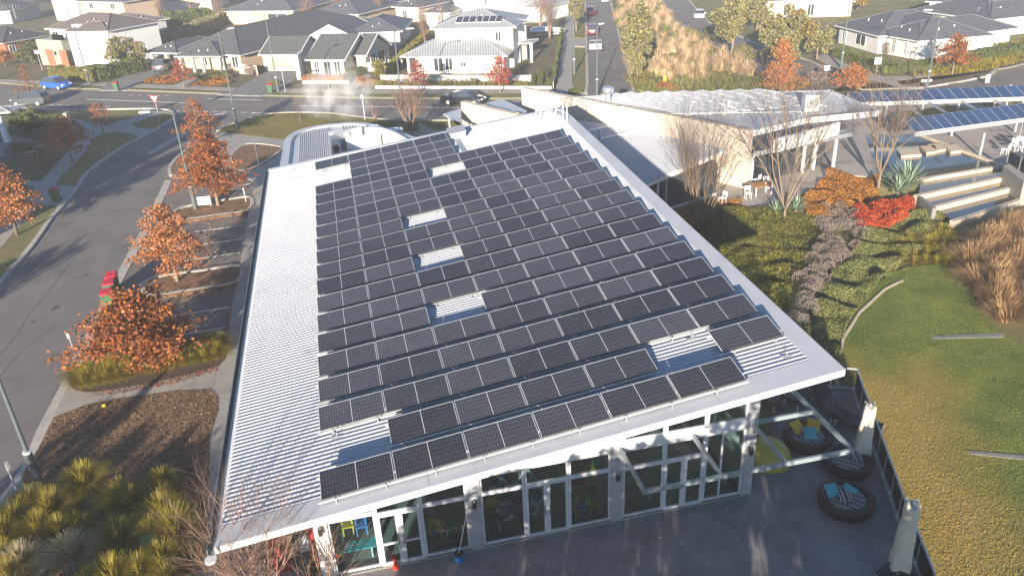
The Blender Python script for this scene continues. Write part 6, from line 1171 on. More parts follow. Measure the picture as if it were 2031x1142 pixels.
car(at(115, 176), cardir((85, 174), (146, 178)), 'cblue', 'bright blue hatchback parked at the far kerb at the left', L=3.9, H=1.42); car(at(64, 208), cardir((100, 207), (30, 209)), 'cslate', 'slate grey-green wagon parked on the near side of the road at the left', L=4.1, H=1.45); car(at(920, 206), cardir((878, 205), (962, 207)), 'cblack', 'black sedan driving past behind the small stone wall', 'sedan', L=4.5, H=1.3)
car(at(1387, 36), cardir((1389, 18), (1386, 42)), 'cwhite', 'white sedan on the far street beyond the reeds', 'sedan', L=3.9, H=1.3); car(at(1172, 30), cardir((1173, 50), (1172, 20)), 'cred', 'red hatchback furthest up the street beside the verge', L=3.8); car(at(1175, 68), cardir((1176, 90), (1174, 50)), 'cmar', 'maroon hatchback towing the empty car trailer', L=3.9)
car(at(325, 139, .12), 1.6, 'cslate', 'grey car in the carport of the grey tiled house', L=3.9, z=.12); car(at(1062, 40, .1), .2, 'cblack', 'dark car on the shaded drive behind the white house', L=3.9, z=.08)
P = at(1181, 100); rz = cardir((1182, 110), (1180, 80)); t = empty('car_trailer', P, rz, 'open tandem car trailer hitched behind the maroon hatchback', 'trailer'); Tm = Matrix.Translation(P) @ Matrix.Rotation(rz, 4, 'Z')
mb = MB(Tm.__matmul__)
for y in (-.8, -.4, .4, .8): mb.tube([(-1.9, y, .45), (1.9, y, .45)], .05, 5)
for k in range(7): mb.tube([(-1.9 + k * .63, -.8, .47), (-1.9 + k * .63, .8, .47)], .045, 5)
mb.tube([(1.9, -.7, .45), (3.2, 0, .5), (1.9, .7, .45)], .05, 5); obj('chassis', mb, K['galv'], t); mb = MB(Tm.__matmul__)
for x in (-1.9, 1.9): mb.tube([(x, -.8, .45), (x, -.8, .95), (x, .8, .95), (x, .8, .45)], .035, 5)
obj('end_rails', mb, K['galv'], t)
for x in (-.5, .3):
    for y in (-.95, .95): mb = MB(Tm.__matmul__); mb.tube([(x, y - .08, .28), (x, y + .08, .28)], .28, 14); obj('wheel', mb, K['black'], t)
mb = MB(Tm.__matmul__); mb.box((-1.96, -.28, .5), (-1.92, .28, .62)); obj('number_plate', mb, K['lampw'], t)
P = at(1084, 68, .3); t = empty('covered_boat', P, 0, 'long boat under a pale blue-white cover on the white house drive', 'boat'); T = Matrix.Translation(P) @ Matrix.Rotation(-.05, 4, 'Z'); mb = MB(T.__matmul__); secs = []
for f, wd, h_ in ((-2.4, .5, .7), (-2.0, .85, 1.0), (-1, .95, 1.1), (.3, .95, 1.0), (1.5, .7, .85), (2.3, .3, .8), (2.7, .08, .7)): secs.append([(f, -wd, .5), (f, -wd * .6, h_), (f, wd * .6, h_), (f, wd, .5), (f, wd * .4, .15), (f, -wd * .4, .15)])
loft(mb, secs); obj('cover', mb, K['cwhite'], t, smooth=True); mb = MB(T.__matmul__); mb.box((-1.5, -.6, .0), (1.8, .6, .14)); obj('trailer_frame', mb, K['galv'], t)

# ================================================================== trees
oak((433, 408), 262, 57, 'rust', 'tall dense rust-orange oak on the middle car park island beside the lamp post', .22, 34, .14, 11000)
oak((400, 292), 196, 36, 'rust', 'thin rust-brown oak behind the tallest car park oak', .2, 24, .14, 3200, dens=.75, cone=.6)
oak((352, 558), 405, 62, 'orange', 'orange-brown oak on the car park island between the parking bays', .24, 28, .14, 7000, dens=.9)
oak((293, 738), 592, 112, 'rust', 'wide dark rust oak in the grass island nearest the viewer', .28, 34, .15, 12000, flat=.45, cone=.2)
oak((144, 322), 233, 38, 'orange', 'round orange oak on the left verge beside the footpath', .3, 22, .15, 3600)
oak((205, 262), 204, 24, 'rust', 'thin brown-orange young oak at the left footpath junction', .25, 16, .13, 1200, dens=.8)
oak((34, 466), 330, 52, 'orange', 'large orange oak cut by the left edge above the verge', .25, 28, .15, 6500, bark='bark')
oak((366, 176), 118, 20, 'red', 'small rusty red tree before the carport house', .3, 16, .15, 1300); oak((832, 184), 116, 24, 'red', 'small red-leaved tree at the left of the white house', .3, 18, .15, 1600); oak((992, 184), 112, 26, 'red', 'bright red-leaved tree at the right of the white house', .3, 20, .15, 2400)
oak((1548, 182), 78, 36, 'orange', 'tall orange autumn tree left of the collector roof end', .05, 34, .17, 6500, cone=.6); oak((1688, 176), 132, 40, 'orange', 'low spreading orange-red tree behind the cafe roof', .15, 20, .17, 3600, flat=.5); oak((1888, 148), 70, 42, 'rust', 'reddish brown round tree before the dark roofed house', .3, 24, .16, 3800)
oak((66, 206), 128, 22, 'rust', 'dim brown sparse tree at the left behind the parked wagon', .2, 14, .14, 500, bark='bark')
oak((1320, 180), 165, 22, 'rust', 'low rust shrub below the yellow sign', .05, 12, .16, 500, nm='autumn_shrub', group=None)
bare((596, 243), hgt((596, 243), 196), 'twig2', 'small leafless sapling in the front lawn', 4, .3, 2, .045, trunkh=.9)
bare((818, 268), hgt((818, 268), 172), 'twig', 'leafless vase shaped tree behind the hall before the road', 10, .5, 3, .075, twn=4)
bare((744, 238), hgt((744, 238), 192), 'twig', 'thin leafless tree at the road kerb left of the vase shaped one', 5, .3, 2, .04)
bare((1385, 452), hgt((1385, 452), 225), 'twig2', 'leafless many-stemmed tree rising in front of the link roof', 20, .42, 4, .04, twn=3, curve=.5, maxseg=20000)
bare((1556, 428), hgt((1556, 428), 170), 'twig2', 'leafless tree with a forked pale trunk by the courtyard table', 9, .6, 4, .06, twn=4, trunkh=.4, bark='paleb', maxseg=22000)
bare((1742, 372), hgt((1742, 372), 158), 'twig2', 'leafless tree with a pale trunk in front of the near solar canopy', 8, .55, 4, .06, twn=4, trunkh=.9, bark='paleb', maxseg=22000)
Bt = at(535, 1215, .1); bare(None, 3.9, 'twig', 'large pinkish leafless tree rising at the bottom edge before the hall corner', 15, .42, 4, .045, B=Bt, twn=4, curve=.5, maxseg=16000)
bare(None, 1.7, 'twig', 'low leafless shrub at the bottom edge left of the pink tree', 7, .7, 3, .03, B=at(440, 1190, .1), twn=3, nm='bare_shrub', maxseg=2500, cat='shrub')
bare(None, 2.2, 'twig', 'twiggy reddish shrub at the bottom edge by the white pillar', 9, .5, 3, .03, B=at(650, 1185, .1), twn=3, nm='bare_shrub', maxseg=2500, cat='shrub')
for k, (px_, ty, n_, lb) in enumerate((((880, 96), 18, 6, 'slim leafless poplar left of the white house upper roof'), ((846, 100), 22, 7, 'leafless poplar in the gap between the grey and white houses'), ((1090, 78), -4, 10, 'dense pinkish leafless poplar by the covered boat'), ((1072, 60), -8, 8, 'pale leafless poplar behind the white house'), ((612, 62), -6, 7, 'leafless poplar above the olive gabled roof'), ((528, 40), -6, 6, 'hazy leafless poplar at top left of the garage house'), ((672, 40), -10, 7, 'hazy leafless poplar left of the tan brick wall'), ((755, 44), -8, 7, 'hazy leafless poplar before the tan brick house'), ((318, 42), -6, 6, 'white-stemmed leafless birch above the dark hedge'), ((388, 44), -8, 7, 'leafless birch clump in the haze at top left'), ((440, 52), -8, 7, 'leafless poplar behind the grey tiled roof'), ((1015, 40), -8, 5, 'leafless tree in front of the white walls at the top'), ((930, 24), -14, 5, 'leafless tree before the white top house'))):
    bare(px_, max(3, hgt(px_, ty)), 'twig', lb, n_, .16, 3, .06, twn=4, curve=.9, nm='leafless_poplar', maxseg=1800)
leafy((1264, 160), 0, 78, 'euc', 'tall olive eucalypt on the right side of the trailer street', trunk=.2, N=9000, leaf=.28, stems=3, group='olive eucalypts'); leafy((1262, 165), 92, 42, 'euc', 'lower olive eucalypt under the tall street eucalypt', trunk=.15, N=3500, leaf=.26, group='olive eucalypts')
leafy((1450, 110), -16, 100, 'euc', 'large olive eucalypt between the reeds and the far street', trunk=.25, N=9500, leaf=.3, stems=2, group='olive eucalypts'); leafy((1552, 128), 8, 122, 'euc', 'broad olive and golden eucalypt behind the orange autumn tree', trunk=.02, N=12000, leaf=.3, group='olive eucalypts', m2='eucy'); leafy((1620, 118), 42, 70, 'euc', 'smaller olive eucalypt right of the broad golden one', trunk=.12, N=4500, leaf=.28, group='olive eucalypts')
leafy((1143, 62), -16, 40, 'euc', 'slender eucalypt on the street verge at the top', trunk=.3, N=3500, leaf=.28, group='olive eucalypts'); leafy((1500, 60), -14, 60, 'euc', 'hazy eucalypt at the top before the long cream house', trunk=.1, N=4000, leaf=.3, group='olive eucalypts')
leafy((1700, 20), -20, 60, 'eucy', 'hazy golden tree at the top above the dark grey roof', nm='garden_tree', trunk=.1, N=2500, leaf=.35); leafy((258, 140), 70, 74, 'euc', 'big rounded green shrub tree right of the orange and white house', nm='garden_tree', trunk=.02, N=7500, leaf=.25)
leafy((66, 128), 78, 44, 'green', 'dark green tree before the orange walls at the far left', nm='garden_tree', trunk=.05, N=3500, leaf=.25); leafy((10, 130), 96, 40, 'orh', 'brown-green tree at the extreme left', nm='garden_tree', trunk=.05, N=2000, leaf=.25)
leafy((30, 12), -14, 70, 'green', 'hazy green tree at the top left corner', nm='garden_tree', trunk=.05, N=2500, leaf=.35); leafy((60, 270), 218, 60, 'green', 'dark bushy tree in the shaded left garden', nm='garden_tree', trunk=.02, N=4000, leaf=.22)
leafy((754, 160), 118, 30, 'yelg', 'yellow-green small tree left of the white house fence', nm='garden_tree', trunk=.1, N=2500, leaf=.2)
# hedges and garden shrubs
hedge('hedge', (110, 158), (195, 160), 1.5, 1.6, 5000, .2, 'yelg', 'yellow-green hedge before the orange and white house'); hedge('hedge', (195, 160), (285, 140), 1.6, 2.2, 6000, .2, 'green', 'dark hedge on the right of the orange and white house'); hedge('hedge', (285, 110), (470, 36), 1.8, 2.5, 8000, .28, 'euc', 'long olive hedge between the two left houses'); hedge('hedge', (330, 52), (420, 42), 2.2, 5, 5000, .35, 'green', 'dark shaded hedge block behind the long olive hedge')
hedge('hedge', (770, 150), (850, 76), 1.1, .9, 5000, .18, 'yelg', 'golden hedge running back left of the white house'); hedge('hedge', (604, 163), (684, 163), .75, 1.0, 2500, .16, 'orh', 'rusty orange hedge in front of the olive gabled house'); hedge('hedge', (686, 152), (720, 144), .7, 1.0, 1500, .16, 'green', 'dark green hedge by the gabled house path')
hedge('hedge', (1659, 110), (1760, 145), .95, 1.2, 6000, .16, 'green', 'long clipped green hedge before the dark roofed house', rough=.04); hedge('hedge', (1760, 145), (1868, 136), .95, 1.2, 6000, .16, 'green', 'clipped green hedge section left of the red round tree', rough=.04); hedge('hedge', (1900, 128), (2070, 98), 1.0, 2.0, 7000, .18, 'green', 'broad green hedge at the right edge', rough=.05); hedge('hedge', (1930, 80), (2060, 108), .5, 3.5, 4000, .2, 'yelg', 'low green lawn hedge right of the dark roofed house')
for k in range(18):
    x = 757 + k * 16.6; shrub((x, 171), .52, .75, 420, .13, 'yelg', 'clipped box ball of the row before the white house, %s from the left' % ORD[k], 'box_shrub', group='box balls before the white house', z0=.08)
for k in range(9):
    y = 166 - k * 11.5; shrub((1099 + k * 1.9, y), .3, 1.7, 420, .15, 'green', 'slim upright conifer beside the far footpath, %s from the road' % ORD[k], 'slim_conifer', group='slim conifers by the footpath', z0=.08, cat='conifer')
for k in range(5): shrub((1058 + k * 8, 170 - (k % 2) * 6), .35, 1.5, 400, .15, 'green', 'upright garden shrub at the white house corner, %s from the left' % ORD[k], group='shrubs at the corner garden', z0=.08)
for k, (x, y, r_, h_, m_, lb) in enumerate(((730, 168, 1.6, .8, 'orh', 'rusty shrub beside the gabled house path'), (752, 172, 1.0, .7, 'yelg', 'green shrub left of the box ball row'), (310, 164, 1.8, .6, 'orh', 'low rusty shrub left of the small red tree'), (345, 164, 1.6, .6, 'orh', 'low rusty shrub under the small red tree'), (400, 160, 1.6, .7, 'green', 'green shrub before the cream piers'), (440, 156, 1.6, .9, 'yelg', 'yellow-green shrub before the right window of the carport house'), (420, 166, 2.2, .45, 'orh', 'low brown shrub bed near the far footpath'), (500, 150, 1.2, 1.3, 'lav', 'pinkish bare shrub beside the garage'), (550, 168, 1.0, .6, 'yelg', 'small green shrub before the garage door'), (1765, 108, 1.1, 1.5, 'lav', 'round brown shrub before the pale house wall'), (40, 240, 2.0, 1.0, 'green', 'dark shrub in the left garden beside the porch'), (100, 244, 2.0, .9, 'green', 'dark shrub behind the orange oak'), (110, 275, 1.5, .5, 'orh', 'low brown shrub in the left garden'), (55, 300, 1.6, .7, 'green', 'dark green shrub by the brick piers'), (1270, 168, 1.8, 1.1, 'yelg', 'bright yellow-green shrub at the foot of the street eucalypts'), (1480, 116, 2.2, 1.4, 'yelg', 'yellow-green shrub at the eucalypt foot beside the reeds'), (1350, 70, 2.0, 1.0, 'yelg', 'green shrub at the reed edge by the far street'), (1405, 78, 2.6, 1.2, 'yelg', 'wide green shrub between reeds and far street'), (1140, 186, .7, .7, 'green', 'small dark shrub at the corner of the street verge'), (1610, 165, 2.0, 1.0, 'lav', 'grey-brown shrub right of the tall orange tree'), (1580, 172, 1.6, .8, 'orh', 'tawny shrub between the autumn trees'))): shrub((x, y), r_, h_, int(500 * r_) + 300, .17, m_, lb, z0=.08)
# reeds, covers and lawns ---------------------------------------------------
q = polypts([(1256, 160), (1248, 120), (1222, 20), (1228, -10), (1300, -8), (1322, 30), (1344, 60), (1420, 100), (1475, 122), (1490, 150), (1420, 158), (1290, 160)], 2600, .1)
Vs = []
for c in q[:230]: L_ = RNG.uniform(.8, 1.7); b_ = blades([c], 110, L_, .07, L_ * .5, base_r=RNG.uniform(.5, 1.1), arch=.9); a_ = RNG.uniform(0, 6.28); z_ = b_[:, 2]; b_[:, 0] += math.cos(a_) * z_ * .3; b_[:, 1] += math.sin(a_) * z_ * .3; Vs.append(b_)
quads('reeds', np.concatenate(Vs), K['reed'], label='straw coloured reeds filling the wedge between two streets', cat='reeds', kind='stuff')
q = polypts([(1256, 160), (1222, 20), (1228, -10), (1300, -8), (1344, 60), (1420, 100), (1475, 122), (1490, 150), (1290, 160)], 1800, .1); quads('median_grass', blades(q, 16000, .55, .07, .45, base_r=.4), K['yelg'], label='mixed green grass growing between the straw reeds', cat='grass', kind='stuff')
q = polypts([(1222, 20), (1228, -10), (1300, -8), (1344, 60), (1400, 90), (1300, 110), (1250, 130)], 26, .1)
Vs = []
for c in q: b_ = blades([c], 160, 1.0, .07, .6, base_r=.9, arch=1.0); Vs.append(b_)
quads('grey_sedges', np.concatenate(Vs), K['coverg'], label='grey-green sedge patches among the reeds', cat='sedges', kind='stuff')
q = polypts([(1270, 166), (1400, 160), (1560, 155), (1600, 172), (1560, 190), (1262, 190)], 500, .1); quads('low_tussocks', blades(q, 9000, .7, .05, .45, base_r=.3), K['coverg'], label='grey-green low tussocks along the near side of the reeds', cat='tussocks', kind='stuff')
q = polypts([(1790, 152), (1850, 148), (1990, 118), (2040, 112), (2040, 118), (1960, 138), (1880, 148)], 260, .1); quads('low_tussocks', blades(q, 5000, .7, .06, .5, base_r=.3), K['tuft'], label='yellow-green tussocks in the bed below the right hand hedge', cat='tussocks', kind='stuff')
LAWN = [(1668, 745), (1664, 700), (1678, 640), (1710, 590), (1760, 545), (1800, 528), (1900, 522), (1925, 575), (1962, 645), (2060, 700), (2200, 900), (2100, 1300), (1900, 1260), (1816, 1130), (1740, 912), (1694, 783)]
sheet('garden_lawn', LAWN, -.86, K['glawn'], .3)
strip('lawn_edging', [(1668, 745), (1664, 700), (1678, 640), (1710, 590), (1760, 545), (1795, 528)], .12, -1.2, -.8, K['ledge'])
for px_ in ([(1845, 666), (1990, 660), (1992, 668), (1850, 671)], [(1920, 893), (2060, 905), (2062, 914), (1925, 899)]): sheet('stone_edging', px_, -.83, K['conc2'], .3)
q = polypts([p for p in LAWN], 90000, -.86); q[:, 2] = -.86; quads('turf', leafV(q + [0, 0, .02], .05, .35, -.4), K['gturf'], loc=(0, 0, 0), label='patchy green and straw turf of the garden lawn', cat='turf', kind='stuff')
q = polypts(LAWNK + [(960, 255), (600, 272), (562, 277)], 30000, .1); quads('turf', leafV(q + [0, 0, .02], .07, .4, -.2), K['turf'], label='turf of the small lawn before the front road', cat='turf', kind='stuff')
cover('ground_cover', [(1340, 470), (1400, 440), (1480, 432), (1560, 428), (1625, 445), (1632, 475), (1575, 550), (1560, 620), (1600, 700), (1540, 660), (1440, 570)], 30000, .13, .45, 'cover', 'olive ground cover sloping between the hall and the lavender bed')
cover('ground_cover', [(1712, 455), (1790, 425), (1870, 418), (1885, 440), (1850, 480), (1770, 535), (1712, 590), (1680, 640), (1666, 700), (1668, 745), (1630, 700), (1592, 650), (1610, 600), (1655, 530), (1700, 490)], 52000, .12, .6, 'coverg', 'grey-green ground cover in the curved band beside the lawn')
cover('orange_hedge_mass', [(1590, 405), (1640, 352), (1740, 358), (1748, 385), (1700, 400), (1640, 425), (1600, 425)], 16000, .12, .7, 'orh', 'orange-brown low shrubs before the courtyard paving', z=-.1)
cover('sparse_cover', [(1250, 470), (1290, 440), (1400, 400), (1470, 400), (1480, 432), (1400, 445), (1340, 470), (1290, 500)], 7000, .12, .3, 'orh', 'dark brown low planting in the hall shadow', z=-.05)
q = polypts([(1700, 408), (1740, 402), (1800, 392), (1816, 400), (1812, 418), (1770, 440), (1720, 446), (1703, 430)], 40, -.3, True)
Vs = []
for c in q: n_ = 420; d = RNG.normal(size=(n_, 3)); d /= np.linalg.norm(d, axis=1)[:, None]; d[:, 2] = np.abs(d[:, 2]); Vs.append(c + np.array([0, 0, .42]) + d * [.46, .46, .42] * RNG.uniform(.8, 1, (n_, 1)))
quads('scarlet_bed', leafV(np.concatenate(Vs), .10, .7, .5), K['vred'], label='low scarlet-orange shrubs massed in a bright patch', cat='shrubs', kind='stuff')
LV = [(1625, 425), (1650, 412), (1690, 405), (1705, 425), (1712, 455), (1700, 485), (1655, 525), (1615, 595), (1598, 650), (1560, 640), (1565, 590), (1590, 535), (1632, 475)]
q = polypts(LV, 60, -.5, True)
for k, c in enumerate(q):
    pass
Vs = []
for c in q: n_ = 520; d = RNG.normal(size=(n_, 3)); d /= np.linalg.norm(d, axis=1)[:, None]; d[:, 2] = np.abs(d[:, 2]); r_ = RNG.uniform(.35, .6); Vs.append(c + np.array([0, 0, .25]) + d * [r_, r_, r_ * 1.1] * RNG.uniform(.85, 1, (n_, 1)))
quads('lavender_mass', leafV(np.concatenate(Vs), .08, .35, .6), K['lav'], label='rounded grey-brown lavender shrubs in a diagonal band through the garden', cat='shrubs', kind='stuff')
q = polypts([(1885, 458), (1930, 462), (2000, 445), (2080, 425), (2110, 600), (2080, 700), (1990, 640), (1968, 600), (1930, 570), (1920, 520), (1900, 490)], 64, -.7); q[:, 2] = -.9
Vs = []
for c in q:                                               # each clump flops its own way
    b_ = blades([c], 620, RNG.uniform(1.0, 1.55), .045, RNG.uniform(.9, 1.7), base_r=.45, arch=1.45); a_ = RNG.uniform(0, 6.28); z_ = np.clip(b_[:, 2] + .9, 0, None); b_[:, 0] += math.cos(a_) * z_ * .35; b_[:, 1] += math.sin(a_) * z_ * .35; Vs.append(b_)
quads('tall_reeds', np.concatenate(Vs), K['reedb'], label='tall rusty straw reeds arching at the right edge below the weir', cat='reeds', kind='stuff')
q = polypts([(1765, 520), (1800, 470), (1880, 455), (1905, 480), (1910, 522), (1850, 525)], 40, -.85); q[:, 2] = -.88
quads('golden_tussocks', blades(q, 9000, .6, .035, .65, base_r=.2), K['tuft'], label='golden-green tussocks where the lawn meets the reeds', cat='tussocks', kind='stuff')
def agave(px, L, n, lab, z0=.0, m='agave'):
    P = at(px[0], px[1], z0); t = empty('agave', P, 0, lab, 'agave', 'spiky agaves'); mb = MB()
    for k in range(n):
        a = k * 2.4; e = .25 + 1.1 * (k / n); l_ = L * RNG.uniform(.85, 1.1); d = Vector((math.cos(a) * math.cos(e), math.sin(a) * math.cos(e), math.sin(e))); s_ = Vector((-math.sin(a), math.cos(a), 0)) * .05 * L ** .5; up_ = Vector((0, 0, .012)); c0 = P + Vector((0, 0, .12)); c1 = c0 + d * l_ * .5; c2 = c0 + d * l_ - Vector((0, 0, .05))
        i = [mb.pt(c0 - s_ * .7), mb.pt(c0 + s_ * .7), mb.pt(c1 + s_ + up_), mb.pt(c1 - s_ + up_), mb.pt(c2)]; mb.f += [[i[0], i[1], i[2], i[3]], [i[3], i[2], i[4]]]; mb.m += [0, 0]
    obj('leaves', mb, K[m], t); mb = MB(); mb.lathe([(.0, 0), (.12, 0), (.1, .2), (0, .25)], 10, 0, tuple(P)); obj('stem', mb, K['bark'], t)
agave((1538, 425), .9, 40, 'small agave left of the forked bare tree'); agave((1578, 420), 1.1, 46, 'grey agave right of the forked bare tree trunk'); agave((1764, 366), .9, 42, 'small agave right of the pale trunk by the pond'); agave((1798, 372), 1.9, 90, 'large grey-green agave at the left end of the weir steps'); agave((1780, 385), 1.2, 50, 'green agave in front of the largest one')
# tussocks in the mulch bed and the grass island
def tuftmesh(L, n, sp, m, wd=.02):
    return blades([[0, 0, 0]], n, L, wd, sp, base_r=.12, arch=1.5)
protos = {}
def tussock(px, s_, m, lab, z0=.12, grp='tussocks in the mulch bed'):
    if m not in protos:
        protos[m] = []
        for v_ in range(3):
            o = quads('blades', tuftmesh(.75, 800, .74, m, .019), K[m], loc=(0, 0, 0)); t = empty('tussock_grass', (0, 0, 0), 0, lab, 'tussock', grp); o.parent = t
            mb = MB(); mb.lathe([(0, 0), (.12, 0), (.09, .12), (0, .16)], 8, 0, (0, 0, 0)); obj('root_crown', mb, K['bark'], t); protos[m].append([t, False])
    pr = random.choice(protos[m]); P = at(px[0], px[1], z0)
    if not pr[1]: t = pr[0]; pr[1] = True
    else: t = copy_tree(pr[0])
    t.location = P; t.rotation_euler = (0, 0, random.random() * 6); t.scale = (s_, s_, s_ * random.uniform(.85, 1.1)); t['label'] = lab; t['group'] = grp; return t
for k, (x, y, s_, m) in enumerate([(172, 955, 1.15, 'tuft'), (140, 985, .8, 'tuft'), (243, 985, 1.1, 'tuft'), (262, 1000, .9, 'tuft'), (322, 955, .9, 'tuft'), (325, 985, .8, 'tuft'), (62, 1000, 1.1, 'tuft'), (105, 1010, 1.1, 'tuft'), (30, 1030, 1.1, 'tuft'), (80, 1045, .9, 'tuft'), (120, 1050, .9, 'tuft'), (155, 1040, .7, 'tuft'), (240, 1068, 1.2, 'tuft'), (325, 1020, 1.1, 'tuft'), (352, 1055, 1.35, 'tuft'), (300, 1050, .8, 'tuft'), (325, 1112, 1.1, 'tuft'), (378, 1105, .8, 'tuft'), (280, 1135, 1.0, 'tuft'), (230, 1148, 1.1, 'tuft'), (190, 1150, .9, 'tuft'), (8, 1065, 1.0, 'tuft'), (5, 1100, .9, 'tuft'), (340, 1150, .9, 'tuft'), (20, 1140, .9, 'tuft')]):
    row = 'upper' if y < 1000 else 'middle' if y < 1060 else 'lower'; tussock((x, y + 10), s_ * 1.35, m, 'olive tussock in the %s part of the mulch bed, %s' % (row, 'near the street' if x < 130 else 'near the hall footpath' if x > 290 else 'mid bed'))
tussock((148, 1110), 1.6, 'tuftp', 'pale straw tussock alone in the dark mulch'); tussock((45, 1125), 1.4, 'tuftp', 'pale straw tussock at the lower left corner'); tussock((90, 1140), .8, 'tuftp', 'pale dry tussock at the bottom edge left')
for k in range(40):
    f = k / 39; x = 158 + 278 * f; y = 757 - 60 * f + (k % 3) * 9 - 8
    if 268 < x < 300: continue
    tussock((x, y), 1.25, 'tuft', 'yellow-green tussock of the grass island, %s of the oak trunk' % ('left' if x < 290 else 'right'), grp='tussocks in the grass island')
for k in range(6): tussock((1790 + k * 22, 520 + (k % 2) * 4), .8, 'tuft', 'golden tussock on the lawn edge below the weir', -.88, 'tussocks on the lawn edge')
P = at(300, 1086, .12); t = empty('green_service_pit', P, .3, 'small green plastic utility box among the tussocks', 'utility box'); Tm = Matrix.Translation(P) @ Matrix.Rotation(.3, 4, 'Z'); mb = MB(); mb.box((-.22, -.18, 0), (.22, .18, .35), X=Tm); obj('box', mb, K['pitg'], t); mb = MB(); mb.box((-.25, -.21, .35), (.25, .21, .4), X=Tm); obj('lid', mb, K['pitg'], t)
P = at(207, 806, .13); mb = MB(); mb.lathe([(0, 0), (.07, 0), (.09, .06), (.05, .12), (0, .13)], 10, 0, tuple(P)); obj('yellow_ball', mb, K['yel'], None, 'small bright yellow ball on the dark mulch', 'ball')
# leaf litter on the mulch and under the oaks
q = polypts([(107, 827), (236, 790), (416, 771), (432, 787), (432, 815), (415, 865), (412, 1006), (392, 1062), (340, 1160), (0, 1160), (0, 1028), (79, 883)], 16000, .125); quads('bark_litter', leafV(q + [0, 0, .012], .07, .4, .9), mat('bark_chip', (.08, .05, .03), .9, .3, 2, col2=(.30, .21, .14), island=.6), label='loose bark chips and dry leaves over the mulch bed', cat='bark litter', kind='stuff')
q = polypts([(170, 777), (251, 768), (333, 753), (433, 726), (433, 735), (330, 765), (200, 785)], 500, .11); q2 = polypts([(290, 745), (420, 700), (440, 730), (300, 770)], 300, .11); quads('fallen_leaves', leafV(np.concatenate([q, q2]) + [0, 0, .01], .08, .6, .9), K['rust'], label='fallen rust leaves along the lower edge of the grass island', cat='fallen leaves', kind='stuff')
q = np.concatenate([polypts(a, n, .02) for a, n in (([(345, 440), (480, 425), (478, 440), (350, 452)], 260), ([(290, 592), (465, 572), (462, 590), (300, 605)], 320), ([(455, 600), (462, 600), (452, 680), (440, 682)], 260), ([(190, 640), (215, 600), (250, 640), (160, 730)], 220), ([(100, 300), (180, 300), (190, 330), (110, 350)], 200), ([(330, 357), (420, 352), (430, 372), (330, 380)], 220))])
quads('gutter_leaves', leafV(q + [0, 0, .09], .075, .6, .9), K['orange'], label='scattered dry oak leaves along the kerbs and parking bays', cat='fallen leaves', kind='stuff')
q = polypts([(900, 1142), (1240, 1030), (1480, 1000), (1600, 1142), (1400, 1142)], 90, .062); quads('terrace_litter', leafV(q + [0, 0, .008], .045, .6, 1), K['wrender'], label='small pale droppings and scraps on the terrace', cat='litter', kind='stuff')
# trees and a house just outside the frame whose shadows fall into it
def shadetree(x, y, H, Rr, N, lab, dens=1.0, m='euc', tr=.35):
    B = Vector((x, y, 0)); t = empty('street_tree', B, 0, lab, 'tree', 'trees out of view below the frame'); tubes('trunk', [(V3(B), V3(B) + [0, 0, H * .6], .16, .1)] + [(V3(B) + [0, 0, H * .45], V3(B) + [math.cos(a) * Rr * .7, math.sin(a) * Rr * .7, H * .8], .07, .03) for a in range(7)], K['bark'], t, 6); cloud(B + Vector((0, 0, H * (1 + tr) / 2)), (Rr, Rr, H * (1 - tr) / 2), N, .22, m, 'crown', t, 40)
SH = [(-5.6, 5.6, 6.0, 1.2), (-3.6, 5.9, 6.7, 1.5), (-1.7, 5.6, 6.9, 1.6), (.2, 5.9, 7.1, 1.6), (2.1, 5.6, 7.3, 1.6), (4.0, 5.9, 7.6, 1.6), (5.9, 5.6, 7.6, 1.6), (7.6, 6.2, 7.0, 1.5), (9.0, 6.6, 5.4, 1.1)]
for k, (x, y, H, Rr) in enumerate(SH): shadetree(x, y, H, Rr, 5200, 'olive street tree out of view below the terrace, %s from the left' % ORD[k], tr=.12)
for k, (x, y, H, Rr) in enumerate(((-12.2, 7.0, 4.9, 1.9), (-16.6, 8.5, 5.0, 1.5), (-9.4, 6.0, 4.2, 1.4), (-21.0, 9.0, 5.0, 1.4))): shadetree(x, y, H, Rr, 2200, 'olive tree out of view below the mulch bed, %s from the left' % ORD[k], tr=.25)
h = house('tall house out of view beyond the left edge', (-200, 500)); mb = MB(); mb.box((-60, 36.5, 0), (-36.3, 43.5, 8.5)); obj('wall', mb, K['wrender'], h); mb = MB()
mb.slab([(-61, 36, 8.6), (-35.6, 36, 8.6), (-35.6, 44, 8.6), (-61, 44, 8.6)], .2); mb.slab([(-58, 38, 9.5), (-41, 38, 9.5), (-41, 42, 9.5), (-58, 42, 9.5)], .9); obj('roof', mb, K['tileG'], h)
shadetree(-32.6, 27, 5.2, 2.0, 2600, 'olive tree out of view beyond the left edge of the street', tr=.25)
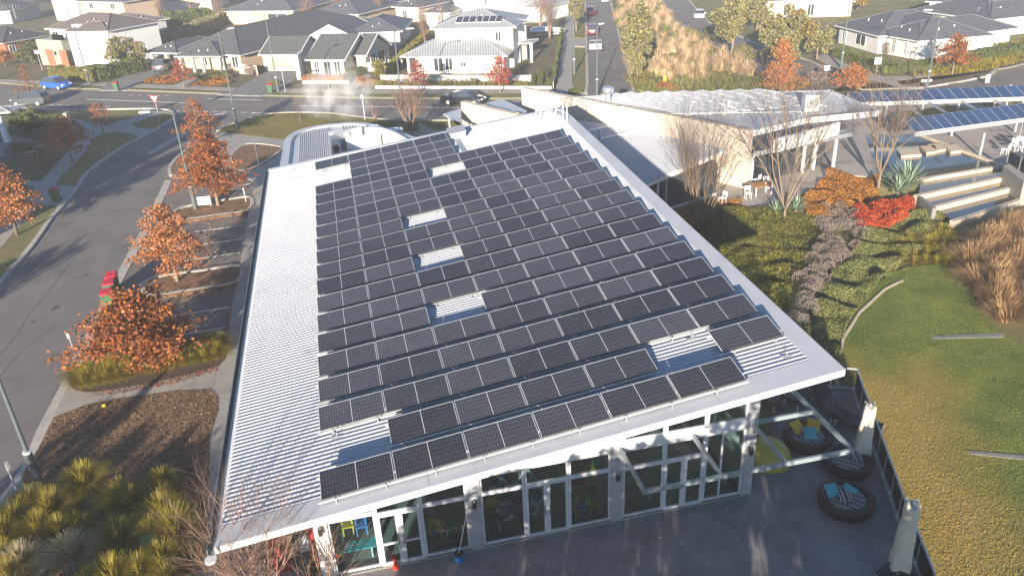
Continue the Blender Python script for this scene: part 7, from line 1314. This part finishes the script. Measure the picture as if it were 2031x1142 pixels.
# chimney vapour over the curved roof ---------------------------------------------
def volbox(name, lo, hi, dens, col, label, cat, kind='stuff', aniso=.3, noise=None, ell=False):
    mb = MB(); 
    if ell:
        c = [(a + b) / 2 for a, b in zip(lo, hi)]; r = [(b - a) / 2 for a, b in zip(lo, hi)]; pr = [(math.sin(math.pi * k / 10) , -math.cos(math.pi * k / 10)) for k in range(1, 10)]; m0 = MB(lambda p: Vector((c[0] + p[0] * r[0] + (p[2] > 0) * p[2] * 1.2, c[1] + p[1] * r[1], c[2] + p[2] * r[2]))); m0.lathe(pr, 18); mb = m0
    else: mb.box(lo, hi)
    m = bpy.data.materials.new(name + '_volume'); m.use_nodes = True; n = m.node_tree.nodes; l = m.node_tree.links; n.clear(); o = n.new('ShaderNodeOutputMaterial'); v = n.new('ShaderNodeVolumePrincipled'); v.inputs['Color'].default_value = (*col, 1); v.inputs['Density'].default_value = dens; v.inputs['Anisotropy'].default_value = aniso; l.new(v.outputs[0], o.inputs['Volume'])
    if noise:
        tc = n.new('ShaderNodeTexCoord'); nz = n.new('ShaderNodeTexNoise'); nz.inputs['Scale'].default_value = noise; nz.inputs['Detail'].default_value = 4; l.new(tc.outputs['Object'], nz.inputs['Vector']); mr = n.new('ShaderNodeMapRange'); mr.inputs[1].default_value = .42; mr.inputs[2].default_value = .75; mr.inputs[4].default_value = dens * 2; l.new(nz.outputs[0], mr.inputs[0])
        tg = n.new('ShaderNodeTexCoord'); gr = n.new('ShaderNodeTexGradient'); gr.gradient_type = 'SPHERICAL'; mp = n.new('ShaderNodeMapping'); mp.inputs['Location'].default_value = (-1, -1, -1); mp.inputs['Scale'].default_value = (2, 2, 2); l.new(tg.outputs['Generated'], mp.inputs['Vector']); l.new(mp.outputs[0], gr.inputs[0]); l.new(mth(n, l, 'MULTIPLY', mr.outputs[0], gr.outputs[0]), v.inputs['Density'])
    return obj(name, mb, m, None, label, cat, None, kind)
P = at(690, 246, 3.4)
volbox('steam', (P.x - 4.5, P.y - 1.0, 3.1), (P.x + 2.6, P.y + 3.4, 8.0), .8, (1, 1, 1), 'thin white steam drifting up behind the curved roof wing', 'steam', aniso=-.2, noise=.9, ell=True)
volbox('haze', (-320, -60, -6), (320, 420, 22), 0.0009, (.96, .97, 1.0), None, None, 'stuff', -.05)
